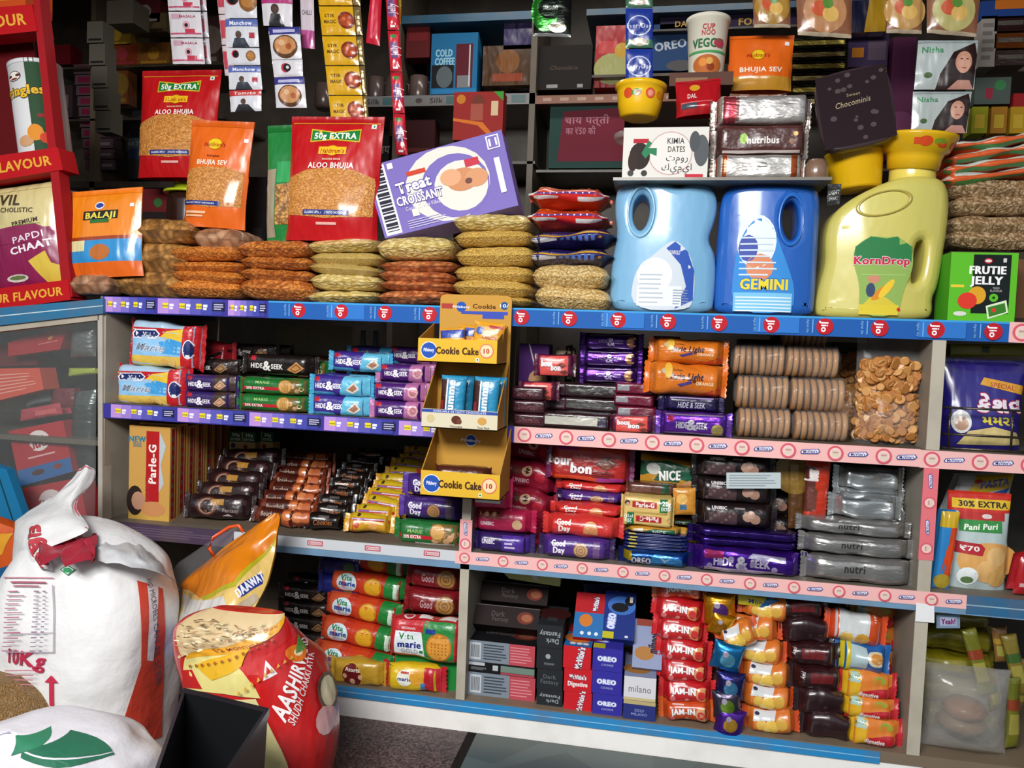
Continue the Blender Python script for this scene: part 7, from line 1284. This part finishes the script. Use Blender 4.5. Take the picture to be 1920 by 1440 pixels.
# flap and lining
gf = G('woven'); P3 = lambda px, py, Y: Vector(WP(px, py, Y))
ctrl = [[(24, 1050, YS-.03), (48, 1058, YS-.08), (72, 1066, YS-.11), (98, 1068, YS-.12)],
        [(28, 990, YS-.0), (46, 1004, YS-.06), (66, 1018, YS-.08), (90, 1030, YS-.09)],
        [(45, 965, YS+.03), (75, 965, YS-.03), (112, 978, YS-.06), (164, 994, YS-.07)],
        [(85, 940, YS+.06), (105, 938, YS+.02), (128, 945, YS+.0), (142, 950, YS+.01)],
        [(128, 905, YS+.08), (140, 905, YS+.05), (152, 912, YS+.04), (162, 918, YS+.05)],
        [(150, 880, YS+.09), (158, 874, YS+.07), (166, 872, YS+.07), (178, 890, YS+.08)]]
def surf(c):
    A = [[P3(*q) for q in r] for r in c]; nr, nc = len(A)-1, len(A[0])-1
    def cat(p, t):
        m_ = len(p)-1; i = min(int(t*m_), m_-1); f = t*m_-i; a, b, c_, d = p[max(0, i-1)], p[i], p[i+1], p[min(m_, i+2)]
        return ((b*2)+(c_-a)*f+(a*2-b*5+c_*4-d)*f*f+(b*3-a-c_*3+d)*f**3)*.5
    return lambda u, v, o: cat([cat(r, u) for r in A], v)
org0 = Vector((mx_, YS, 0)); Sf = surf(ctrl)
Sf2 = lambda u, v, o: tuple(Sf(u, v, 0)-org0+Vector((.003*nz3(u*6, v*9, 2), -o+.012*nz3(u*4, v*5, 7), .004*nz3(u*8, v*8, 4))))
gf.grid(Sf2, 18, 30, lambda u, v: 'dcdcdc')
IM = imap(Sf2, org0); IP = lambda pts, c: P([IM(*p) for p in pts], c)
prn(gf, Sf2, .12, .3, [R(.955, .42, 1.0, .98, 'c4384c'), R(0, .965, 1, .99, 'c4707c'), ('t', 'ઘઉં', *IM(62, 1010), .13, 'b83a44', .5, .05, None, -50, 0, .04), ('t', 'લોટ', *IM(70, 1040), .13, 'b83a44', .5, .05, None, -50, 0, .04)], 10, 20, base=.002)
gl = G('woven'); Sl = surf([[(84, 1046, YS-.13), (130, 1056, YS-.14), (182, 1050, YS-.13)], [(82, 1012, YS-.07), (130, 1020, YS-.09), (176, 1018, YS-.08)], [(92, 984, YS-.0), (130, 990, YS-.02), (165, 998, YS-.02)]]); gl.grid(lambda u, v, o: tuple(Sl(u, v, 0)-org0+Vector((0, .035*nz3(u*4, v*3, 1)-.012*math.sin(u*14+v*5), .012*nz3(u*5, v*5, 9)))), 24, 16, 'a02436')
gr_ = G('woven'); Sr = surf([[(165, 1050, YS-.10), (235, 1060, YS-.11), (300, 1075, YS-.1), (336, 1105, YS-.03)], [(172, 1022, YS-.06), (225, 1032, YS-.07), (285, 1050, YS-.05), (318, 1085, YS-.0)], [(180, 1008, YS+.0), (222, 1015, YS-.0), (268, 1022, YS+.02), (300, 1055, YS+.05)], [(186, 1012, YS+.05), (225, 1018, YS+.05), (265, 1030, YS+.07), (295, 1062, YS+.09)]])
gr_.grid(lambda u, v, o: tuple(Sr(u, v, 0)-org0+Vector((0, .014*nz3(u*6, v*6, 5), .006*nz3(u*9, v*6, 8)))), 22, 14, 'c8cacc')
loft('sack', 'flour_sack', 'sack', rg, 'e4e4e4', sp, kids=[('open_flap', gf, 'white flap with a red edge standing up'), ('inner_lining', gl, 'crumpled red lining'), ('top_fold', gr_)])
put('sack', org0, 'big white woven flour sack with a raised flap and red stripe, 10 kg')
# small white sack in front
ys = -.62; px_ = lambda x: WP(x, 1400, ys).x; z2 = lambda y: max(0, WP(130, y, ys).z)
w1 = (px_(290)-px_(-60))/2; c1 = (px_(290)+px_(-60))/2-.01
rg2 = [(0, 0, 0, w1, .12, 2.6), (0, 0, z2(1560)*.9, w1*1.0, .13, 2.5), (-.0, 0, z2(1450), w1*.95, .12, 2.4), (-.01, 0, z2(1410), w1*.8, .10, 2.3), (-.02, .0, z2(1375), w1*.5, .06, 2), (-.03, 0, z2(1366), w1*.15, .03, 2)]
M = mapper(rg2, 0+c1, ys)
loft('sk2', 'woven_bag', 'sack', rg2, 'd6d4da', [PP([(30, 1416), (30, 1402), (110, 1404), (200, 1412), (200, 1424), (110, 1418)], '23654c'), PP([(26, 1434), (28, 1421), (110, 1422), (200, 1428), (202, 1444), (110, 1438)], '23654c'), PP([(24, 1384), (34, 1378), (62, 1392), (54, 1398)], '2f7a5a'), PP([(128, 1398), (132, 1399), (160, 1362), (155, 1361)], 'b0609a'), PP([(110, 1345), (140, 1352), (138, 1356), (108, 1350)], 'a8a0b8'), PP([(0, 1372), (22, 1370), (20, 1376), (0, 1380)], 'a8a0b8')], seed=4, wob=.034)
put('sk2', (c1, ys, 0), 'crumpled white and green woven bag in the bottom left corner')
ys = -.40; z3_ = lambda y: max(.02, WP(30, y, ys).z); w1 = (WP(88, 1340, ys).x-WP(-70, 1340, ys).x)/2; c1 = (WP(88, 1340, ys).x+WP(-70, 1340, ys).x)/2
loft('sk3', 'jute_sack', 'sack', [(0, 0, 0, w1*.9, .1, 2.4), (0, 0, z3_(1380), w1*.9, .11, 2.4), (-.02, 0, z3_(1325), w1*.75, .1, 2.2), (-.04, 0, z3_(1292), w1*.35, .05, 2)], '94703a', [], mat='jute', seed=9, wob=.012)
put('sk3', (c1, ys+.03, 0), 'brown jute sack at the left border behind the white and green bag')
# red flour sack
ya = -.30; X = lambda px, py: WP(px, py, ya).x; Z = lambda px, py: WP(px, py, ya).z
def rr(py, x0, x1, ry, e=2.6, y=0): zc = max(0, Z((x0+x1)/2, py)); return (X((x0+x1)/2, py), y, zc, (X(x1, py)-X(x0, py))/2, ry, e)
rg = [rr(1560, 440, 590, .07), rr(1440, 430, 612, .09), rr(1370, 404, 622, .10), rr(1310, 372, 614, .10), rr(1240, 350, 596, .10), rr(1190, 348, 576, .07, 2.5, -.02), rr(1165, 356, 566, .05, 2.4, -.03), rr(1146, 384, 556, .03, 2.2, -.035), rr(1130, 430, 546, .012, 2, -.035)]
rg[0] = (rg[0][0], 0, 0.0, rg[0][3], .07, 2.6)
bx_ = X(480, 1250); rg = [(a-bx_, b, c, d, e, f) for a, b, c, d, e, f in rg]
M = mapper(rg, bx_, ya)
sp = [PP([(346, 1300), (480, 1310), (540, 1440), (600, 1440), (600, 1560), (430, 1560), (380, 1400)], 'd4c890'),
      PP([(350, 1235), (470, 1218), (450, 1252), (500, 1310), (420, 1300), (346, 1290)], 'd8cc80'), PP([(345, 1258), (362, 1258), (382, 1292), (345, 1290)], 'b81c1e'),
      PP([(352, 1238), (440, 1225), (520, 1185), (575, 1140), (560, 1130), (500, 1160), (440, 1195), (360, 1210)], 'd99a1c'), PP([(370, 1250), (400, 1275), (455, 1250), (470, 1215), (420, 1228)], 'd9a820'),
      PP([(345, 1170), (345, 1234), (430, 1212), (480, 1185), (545, 1150), (530, 1118), (470, 1112), (400, 1140)], 'cdb488'),
      PP([(452, 1252), (500, 1228), (545, 1195), (588, 1160), (620, 1300), (630, 1440), (600, 1560), (590, 1440), (545, 1440), (518, 1370), (480, 1290)], 'c01c1e'),
      TT('TOP CROP OF', 500, 1180, .02, '8a3a1c', rot=30, w=.2, b=.01), TT('12 MONTHS SUPPLY', 470, 1210, .02, '8a3a1c', rot=30, w=.32, b=.01), PP([(494, 1276), (498, 1238), (520, 1264)], 'ece0e0'), PP([(499, 1266), (500, 1250), (510, 1262)], 'b81c1e'),
      TT('AASHIRVAAD', 556, 1258, .056, 'f2ecec', w=.52, b=.03, rot=46), TT('SHUDH CHAKKI ATTA', 568, 1284, .028, 'e8d8d8', w=.38, b=.02, rot=46), E(*M(560, 1215), .06, 'd8701c', .05), E(*M(556, 1222), .025, 'e8c8a0', .02), PP([(552, 1225), (566, 1190), (572, 1215)], '4a8a3a'),
      E(*M(598, 1310), .05, '5a4a3c', .06), E(*M(598, 1308), .035, 'c8c0a0', .045), E(*M(612, 1340), .05, 'c89a9a', .05)]
for i in range(13): sp.append(PP([(360+12*i, 1248-1.4*i-.25*i*i), (366+12*i, 1247-1.4*i-.25*i*i), (362+12*i, 1254-1.4*i-.25*i*i)], 'a0501c'))
for i in range(9): sp.append(PP([(450+11*i, 1300-8*i), (456+11*i, 1296-8*i), (452+11*i, 1290-8*i)], 'c8a038'))
for i in range(170):
    a_, b_ = rnd.uniform(364, 536), rnd.uniform(0, 1); t0, t1 = 1172-.30*(a_-345), 1232-.42*(a_-345); m_ = M(a_, t0+(t1-t0)*b_)
    if .12 < m_[0] < .88 and m_[1] < .93: sp.append(E(*M(a_, t0+(t1-t0)*b_), rnd.uniform(.006, .016), rnd.choice(('a88058', 'e0d0b0', '7a5a3c', 'c8b890')), rnd.uniform(.003, .006), rnd.uniform(0, 180)))
loft('ash', 'flour_sack', 'sack', rg, 'b81c1e', sp, mat='pouch_film', wob=.006, seed=3)
put('ash', (bx_, ya, 0), 'red and yellow printed wheat flour sack standing on the floor')
# orange rice pouch leaning behind it
yd = -.12
g, o_, W, H = qgeo([(300, 1180), (470, 1160), (524, 985), (330, 1095)], [yd-.04, yd-.10, yd, yd], .02, 'b0a090', [], 'pouch_film', .04)
cd_ = [[(330, 1230, yd-.06), (370, 1215, yd-.12), (420, 1190, yd-.14), (458, 1165, yd-.13)],
       [(336, 1165, yd-.04), (375, 1165, yd-.11), (425, 1150, yd-.13), (478, 1140, yd-.1)],
       [(342, 1110, yd-.0), (385, 1110, yd-.07), (440, 1085, yd-.09), (500, 1095, yd-.06)],
       [(345, 1088, yd+.02), (400, 1055, yd-.03), (460, 1030, yd-.04), (515, 1040, yd-.02)],
       [(430, 1020, yd+.02), (460, 1005, yd+.0), (490, 1000, yd-.01), (522, 990, yd+.0)],
       [(500, 972, yd+.03), (508, 966, yd+.02), (518, 962, yd+.02), (526, 966, yd+.03)]]
Sd = surf(cd_); od = Vector((WP(420, 1230, yd).x, yd, WP(420, 1230, yd).z))
Sd2 = lambda u, v, o: tuple(Sd(u, v, 0)-od+Vector((0, -o+.008*nz3(u*6, v*6, 3), .003*nz3(u*7, v*8, 6))))
gd = G('pouch_film'); gd.grid(Sd2, 24, 36, lambda u, v: 'd2780f')
IM = imap(Sd2, od); IP = lambda pts, c: P([IM(*p) for p in pts], c)
prn(gd, Sd2, .2, .28, [IP([(330, 1240), (325, 1150), (345, 1105), (380, 1122), (440, 1095), (520, 1005), (500, 1100), (470, 1160), (400, 1210)], 'd9b86a'), IP([(332, 1180), (345, 1112), (385, 1126), (420, 1118), (430, 1140), (400, 1160), (380, 1190)], 'cfcfcb'),
  IP([(380, 1120), (440, 1092), (522, 1000), (524, 1006), (442, 1098), (382, 1124)], 'a8a41c'), IP([(330, 1240), (328, 1170), (345, 1172), (380, 1190), (420, 1185), (400, 1225)], '2a347c'), IP([(452, 1118), (448, 1100), (488, 1072), (496, 1076), (494, 1092), (460, 1116)], '24378a'),
  ('t', 'DAAWAT', *IM(472, 1095), .06, 'e8e8f0', .26, .05, None, 48, 0, .04), IP([(420, 1160), (480, 1110), (490, 1120), (440, 1170)], 'b8a890'), IP([(380, 1190), (430, 1168), (478, 1150), (470, 1165), (420, 1185), (400, 1195)], '5a3426')], 14, 20, base=.0022, dl=.0003)
bkp = G('pouch_film'); bkp.grid(lambda u, v, o: tuple(Vector(Sd2(1-u, v, 0))+Vector((0, .05*math.sin(math.pi*v)**.5*math.sin(math.pi*min(1, max(0, u)))+.004, 0))), 14, 20, 'b8872c')
hd = G('plastic'); hd.tube([WP(400, 1042, yd+.01)-od, WP(392, 1028, yd+.0)-od, WP(400, 1008, yd+.0)-od, WP(430, 988, yd+.01)-od, WP(448, 985, yd+.01)-od, WP(456, 998, yd+.01)-od], .0035, 'd8501c', 8)
cb = G('clear_film'); Sc = surf([[(318, 1110, yd+.03), (370, 1075, yd+.03), (430, 1030, yd+.03)], [(330, 1060, yd+.05), (380, 1030, yd+.04), (440, 1000, yd+.03)], [(360, 1040, yd+.06), (400, 1010, yd+.05), (452, 984, yd+.04)]]); cb.grid(lambda u, v, o: tuple(Sc(u, v, 0)-od), 8, 8, 'cccccc')
proto('daw', 'rice_pouch', 'rice pouch', gd, [('back_side', bkp), ('carry_handle', hd, 'thin orange loop handle'), ('clear_flap', cb)])
put('daw', od, 'orange rice pouch with a carry handle slumped on the red flour sack')
# black crate
yc = -.30
A_, B_ = WP(345, 1292, yc+.14), WP(498, 1326, yc+.1); C_, D_ = WP(520, 1560, yc-.10), WP(300, 1520, yc-.05)
g = G('plastic')
top = [WP(345, 1292, -.30), WP(500, 1328, -.36), WP(455, 1500, -.62), WP(250, 1430, -.56)]
zt = sum(p.z for p in top)/4; top = [WZ(345, 1292, .30), WZ(502, 1330, .30), WZ(372, 1530, .30), WZ(262, 1530, .30)]
cen = sum(top, Vector())/4; outer = [p-cen for p in top]; inn = [p*.93 for p in outer]; bot = [Vector((p.x*.86, p.y*.86, -.30)) for p in outer]; boi = [Vector((p.x*.80, p.y*.80, -.292)) for p in outer]
lip = [p*1.03 for p in outer]
vs = lip+[p-Vector((0, 0, .012)) for p in lip]+[p-Vector((0, 0, .012)) for p in outer]+bot+boi+[p-Vector((0, 0, .004)) for p in inn]+inn
rings_ = [1, 2, 3]; fs = []
for a, b in ((6, 0), (0, 1), (1, 2), (2, 3), (4, 5), (5, 6)):
    for i in range(4): fs.append((a*4+i, a*4+(i+1) % 4, b*4+(i+1) % 4, b*4+i))
fs += [(15, 14, 13, 12), (16, 17, 18, 19)]
g.add([tuple(v-Vector((0, 0, -.30)) for v in [q])[0] for q in vs], fs, '17181a', False); proto('crate', 'plastic_crate', 'crate', g); put('crate', (cen.x, cen.y, 0), 'empty black plastic crate on the floor between the sacks')
# blue object on far left
qput('printed_board', 'blue printed cardboard strip leaning at the left border', 'board', [(0, 1080), (55, 1000), (12, 880), (-60, 860)], -.1, .02, '1c6f9c', [P([(.0, 0), (.35, 0), (.35, 1), (.0, 1)], 'c8541c'), P([(.0, .2), (.3, .1), (.3, .6), (0, .5)], 'd8a02a'), R(.7, 0, .74, 1, '123a4a'), R(.5, .3, .6, .34, '123a4a')])
qput('printed_bag', 'orange and blue bag low at the left border', 'bag', [(-60, 1120), (30, 1085), (25, 990), (-60, 960)], -.14, .03, 'c8541c', [P([(0, 0), (1, 0), (1, .3), (0, .2)], '1c5a8c'), P([(0, .4), (.8, .5), (1, .9), (0, .7)], 'd8982a'), P([(.2, .5), (.7, .55), (.6, .7)], 'c02a3a')], 'pouch_film', .01)
# ================================================================ BACK OF THE SHOP
YW = 1.0
bk = []
def bshelf(px0, px1, py, hpx, col, Y=YW, sp=(), mat='paint', d=.3):
    a, b = WP(px0, py+hpx, Y), WP(px1, py, Y); z0, z1 = WP((px0+px1)/2, py+hpx, Y).z, WP((px0+px1)/2, py, Y).z; g_ = G(mat); g_.box(a.x, Y, z0, b.x, Y+d, z1, col)
    prn(g_, lambda u, v, o: (a.x+(b.x-a.x)*u, Y-o, z0+(z1-z0)*v), b.x-a.x, z1-z0, sp); return g_
silk = []
for i in range(3): u = .12+.33*i; silk += [E(u-.04, .5, .34, '3a2c30', .24, 0), T('Silk', u+.05, .5, .5, '1c1618', w=.07, b=.02), R(u+.1, .15, u+.17, .85, '3a6468')]
bk.append(('shelf_board', bshelf(640, 1005, 178, 20, '77787a', sp=silk), 'shelf edge with pale lettered strip'))
bk.append(('shelf_board', bshelf(1005, 1700, 172, 16, '7a4a34', sp=[R(.02+.05*i, .3, .045+.05*i, .7, 'a08070') for i in range(18)])))
bk.append(('shelf_board', bshelf(750, 1000, 25, 15, '1c5878')))
bk.append(('shelf_board', bshelf(1100, 1700, 5, 12, '24506c')))
bk.append(('shelf_board', bshelf(1500, 1980, 128, 10, '5a544c')))
bk.append(('shelf_board', bshelf(120, 640, 340, 12, '3a3026')))
for q in ((88, 420, 221, 4), (88, 420, 122, 4), (690, 1003, 303, 5), (1005, 1700, 317, 5), (1110, 1700, 133, 5)): bk.append(('shelf_board', bshelf(*q, '3a3228')))
bk.append(('shelf_board', bshelf(1224, 1520, 50, 4, '2a2424')))
a = WP(1003, 330, YW)
for px in (1003, 748, 178): g_ = G('laminate'); p = WP(px, 200, YW); g_.box(p.x-.02, YW, .0, p.x, YW+.3, 2.3, '544a3e' if px != 178 else '6a5c4a'); bk.append(('upright_panel', g_))
g_ = G('laminate'); g_.box(-2.6, YW+.3, 0, 2.6, YW+.32, 2.3, '3c342c'); bk.append(('back_panel', g_))
proto('bsh', 'wall_shelving', 'shelving', None, bk); put('bsh', (0, 0, 0), 'dim wall shelving along the back of the shop')
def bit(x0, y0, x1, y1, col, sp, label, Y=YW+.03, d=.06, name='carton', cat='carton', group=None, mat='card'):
    key = 'b%d' % CNT[0]; CNT[0] += 1; cx, zb, w, h = RC(x0, y0, x1, y1, Y); g_, k = carton(w, h, d, col, sp, mat=mat); proto(key, name, cat, g_, k); return put(key, (cx, Y+d/2, zb), label, group)
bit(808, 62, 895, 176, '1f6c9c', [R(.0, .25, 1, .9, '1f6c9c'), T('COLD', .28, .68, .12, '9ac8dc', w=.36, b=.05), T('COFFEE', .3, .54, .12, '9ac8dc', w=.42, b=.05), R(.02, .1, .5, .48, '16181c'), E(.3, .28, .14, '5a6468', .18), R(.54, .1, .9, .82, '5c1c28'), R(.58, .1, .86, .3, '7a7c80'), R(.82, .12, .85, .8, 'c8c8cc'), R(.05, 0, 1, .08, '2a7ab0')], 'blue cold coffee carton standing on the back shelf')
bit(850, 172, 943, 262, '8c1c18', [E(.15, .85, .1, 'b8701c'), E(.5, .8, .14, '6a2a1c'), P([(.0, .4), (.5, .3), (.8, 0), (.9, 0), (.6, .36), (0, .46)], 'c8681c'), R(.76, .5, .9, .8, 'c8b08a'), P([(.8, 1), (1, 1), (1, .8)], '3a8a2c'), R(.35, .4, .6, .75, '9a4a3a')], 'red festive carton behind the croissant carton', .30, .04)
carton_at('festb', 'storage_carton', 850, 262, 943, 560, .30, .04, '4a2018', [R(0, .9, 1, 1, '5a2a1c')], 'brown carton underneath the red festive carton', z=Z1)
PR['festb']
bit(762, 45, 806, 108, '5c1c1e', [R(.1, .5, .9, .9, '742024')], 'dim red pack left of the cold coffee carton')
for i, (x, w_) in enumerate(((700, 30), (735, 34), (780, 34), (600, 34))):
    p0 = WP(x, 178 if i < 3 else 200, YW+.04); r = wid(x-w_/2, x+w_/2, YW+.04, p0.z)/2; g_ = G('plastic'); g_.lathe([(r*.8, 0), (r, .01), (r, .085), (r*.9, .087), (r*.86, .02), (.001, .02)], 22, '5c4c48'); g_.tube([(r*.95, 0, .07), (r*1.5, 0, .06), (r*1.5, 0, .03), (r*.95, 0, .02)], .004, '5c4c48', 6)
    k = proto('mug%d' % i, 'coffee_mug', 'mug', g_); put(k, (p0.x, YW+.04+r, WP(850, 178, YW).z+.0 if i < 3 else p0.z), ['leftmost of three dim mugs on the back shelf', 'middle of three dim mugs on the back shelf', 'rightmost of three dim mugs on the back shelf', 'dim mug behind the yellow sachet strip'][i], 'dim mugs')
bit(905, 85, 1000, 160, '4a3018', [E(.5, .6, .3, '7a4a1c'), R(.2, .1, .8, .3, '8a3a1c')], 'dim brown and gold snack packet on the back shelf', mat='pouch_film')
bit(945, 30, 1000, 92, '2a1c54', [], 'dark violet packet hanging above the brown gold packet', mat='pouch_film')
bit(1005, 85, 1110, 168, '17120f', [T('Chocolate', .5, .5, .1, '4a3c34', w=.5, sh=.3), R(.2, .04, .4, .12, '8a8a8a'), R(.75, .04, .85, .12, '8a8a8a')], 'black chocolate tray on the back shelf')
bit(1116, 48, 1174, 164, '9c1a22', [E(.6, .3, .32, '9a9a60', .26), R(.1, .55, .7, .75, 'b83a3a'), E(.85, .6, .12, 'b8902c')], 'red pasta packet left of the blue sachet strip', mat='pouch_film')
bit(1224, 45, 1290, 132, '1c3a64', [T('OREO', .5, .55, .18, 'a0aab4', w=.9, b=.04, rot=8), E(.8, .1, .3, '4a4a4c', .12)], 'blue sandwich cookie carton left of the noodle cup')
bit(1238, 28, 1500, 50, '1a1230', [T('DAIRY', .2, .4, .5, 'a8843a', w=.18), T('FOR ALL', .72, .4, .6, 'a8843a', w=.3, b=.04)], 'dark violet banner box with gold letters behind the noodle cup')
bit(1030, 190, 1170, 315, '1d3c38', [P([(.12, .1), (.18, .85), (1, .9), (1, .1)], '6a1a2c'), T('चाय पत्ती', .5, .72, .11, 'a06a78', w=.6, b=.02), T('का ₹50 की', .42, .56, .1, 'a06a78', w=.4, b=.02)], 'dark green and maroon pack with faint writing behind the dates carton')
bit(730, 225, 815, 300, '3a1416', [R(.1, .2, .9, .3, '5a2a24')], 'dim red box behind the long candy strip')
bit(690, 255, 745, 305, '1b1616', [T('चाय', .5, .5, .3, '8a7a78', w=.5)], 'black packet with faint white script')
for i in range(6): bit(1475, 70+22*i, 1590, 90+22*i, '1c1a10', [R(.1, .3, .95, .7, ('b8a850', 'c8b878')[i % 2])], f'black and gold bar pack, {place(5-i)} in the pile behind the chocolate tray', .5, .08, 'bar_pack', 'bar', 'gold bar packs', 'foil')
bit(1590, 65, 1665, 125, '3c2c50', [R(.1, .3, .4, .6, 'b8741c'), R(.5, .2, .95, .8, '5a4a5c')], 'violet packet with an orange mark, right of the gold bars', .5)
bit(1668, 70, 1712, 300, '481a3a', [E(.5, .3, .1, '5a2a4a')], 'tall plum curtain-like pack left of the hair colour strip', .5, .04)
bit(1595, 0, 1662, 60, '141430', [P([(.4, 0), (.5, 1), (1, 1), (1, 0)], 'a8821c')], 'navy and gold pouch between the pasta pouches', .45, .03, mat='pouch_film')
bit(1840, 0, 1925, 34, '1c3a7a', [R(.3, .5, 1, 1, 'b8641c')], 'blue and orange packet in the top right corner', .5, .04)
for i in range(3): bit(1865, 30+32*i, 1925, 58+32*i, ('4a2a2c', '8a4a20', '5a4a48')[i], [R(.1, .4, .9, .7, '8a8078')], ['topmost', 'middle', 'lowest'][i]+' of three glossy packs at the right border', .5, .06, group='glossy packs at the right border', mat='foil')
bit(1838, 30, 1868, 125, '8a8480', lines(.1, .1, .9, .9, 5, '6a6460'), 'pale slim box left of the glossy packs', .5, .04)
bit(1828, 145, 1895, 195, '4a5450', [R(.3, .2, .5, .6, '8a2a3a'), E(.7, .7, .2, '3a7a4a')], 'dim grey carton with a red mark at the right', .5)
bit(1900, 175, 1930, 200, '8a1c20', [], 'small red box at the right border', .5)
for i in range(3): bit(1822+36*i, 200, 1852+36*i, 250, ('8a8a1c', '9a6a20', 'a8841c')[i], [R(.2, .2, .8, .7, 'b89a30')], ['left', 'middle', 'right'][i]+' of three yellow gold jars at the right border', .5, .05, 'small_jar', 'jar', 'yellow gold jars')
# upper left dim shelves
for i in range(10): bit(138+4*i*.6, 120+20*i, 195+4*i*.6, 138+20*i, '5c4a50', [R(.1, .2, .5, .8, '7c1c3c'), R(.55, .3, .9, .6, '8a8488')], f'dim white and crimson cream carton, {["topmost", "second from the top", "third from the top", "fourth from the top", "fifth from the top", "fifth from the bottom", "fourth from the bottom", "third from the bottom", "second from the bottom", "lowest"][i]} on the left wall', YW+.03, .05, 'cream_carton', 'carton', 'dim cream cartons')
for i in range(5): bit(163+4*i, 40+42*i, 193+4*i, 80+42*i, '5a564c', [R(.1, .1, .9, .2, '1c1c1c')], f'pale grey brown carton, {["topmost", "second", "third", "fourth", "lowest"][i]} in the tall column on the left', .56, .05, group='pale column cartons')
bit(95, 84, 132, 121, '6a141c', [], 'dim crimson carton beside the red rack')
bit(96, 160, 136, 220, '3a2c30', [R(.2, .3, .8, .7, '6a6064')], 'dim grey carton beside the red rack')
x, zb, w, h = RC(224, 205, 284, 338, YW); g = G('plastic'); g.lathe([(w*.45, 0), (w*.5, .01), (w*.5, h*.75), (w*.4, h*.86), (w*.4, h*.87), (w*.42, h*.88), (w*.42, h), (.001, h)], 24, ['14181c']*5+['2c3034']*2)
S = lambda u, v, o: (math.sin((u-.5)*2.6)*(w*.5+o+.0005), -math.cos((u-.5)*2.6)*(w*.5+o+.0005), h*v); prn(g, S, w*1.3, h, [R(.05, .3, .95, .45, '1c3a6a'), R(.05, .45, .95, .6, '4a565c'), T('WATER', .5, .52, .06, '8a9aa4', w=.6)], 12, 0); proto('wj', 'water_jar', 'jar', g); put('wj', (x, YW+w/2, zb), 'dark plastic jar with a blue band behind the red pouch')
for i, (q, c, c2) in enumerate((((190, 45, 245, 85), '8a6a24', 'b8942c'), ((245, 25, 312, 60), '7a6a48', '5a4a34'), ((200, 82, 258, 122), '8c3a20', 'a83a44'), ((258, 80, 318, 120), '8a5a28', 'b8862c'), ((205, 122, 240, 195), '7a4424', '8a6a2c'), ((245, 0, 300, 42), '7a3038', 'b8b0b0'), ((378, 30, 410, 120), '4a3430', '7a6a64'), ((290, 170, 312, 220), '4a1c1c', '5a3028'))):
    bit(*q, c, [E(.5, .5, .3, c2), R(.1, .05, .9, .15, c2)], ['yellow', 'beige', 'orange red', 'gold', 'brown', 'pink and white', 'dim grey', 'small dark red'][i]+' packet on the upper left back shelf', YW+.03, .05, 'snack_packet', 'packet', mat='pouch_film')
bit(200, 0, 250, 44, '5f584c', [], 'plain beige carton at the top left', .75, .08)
# middle-left jar with lime lid
x, zb, w, h = RC(290, 338, 372, 420, .20, Z1); r = w/2; h = WP(330, 357, .2).z-Z1
g = G('plastic'); g.lathe([(r*.9, 0), (r, .01), (r, h-.02), (r*.9, h), (.001, h)], 28, '2c1712'); l = G('plastic'); l.lathe([(r*1.12, h), (r*1.12, h+.006), (r*.72, h+.008), (r*.72, h+.03), (.001, h+.03)], 28, 'a8b81c'); proto('lj', 'candy_jar', 'jar', g, [('lid', l, 'lime green lid')]); put('lj', (x, .2+r, Z1), 'dark jar with a lime green lid behind the orange pouch')
g, k = carton(wid(440, 500, .2, 1), WP(470, 330, .2).z-Z1, .06, '1c1a1c', [R(.6, .3, .9, .6, '2c2a2e')]); proto('bkc', 'tall_carton', 'carton', g); put('bkc', (XP(462, .2, 1), .24, Z1), 'black carton behind the stack beside the orange pouch')
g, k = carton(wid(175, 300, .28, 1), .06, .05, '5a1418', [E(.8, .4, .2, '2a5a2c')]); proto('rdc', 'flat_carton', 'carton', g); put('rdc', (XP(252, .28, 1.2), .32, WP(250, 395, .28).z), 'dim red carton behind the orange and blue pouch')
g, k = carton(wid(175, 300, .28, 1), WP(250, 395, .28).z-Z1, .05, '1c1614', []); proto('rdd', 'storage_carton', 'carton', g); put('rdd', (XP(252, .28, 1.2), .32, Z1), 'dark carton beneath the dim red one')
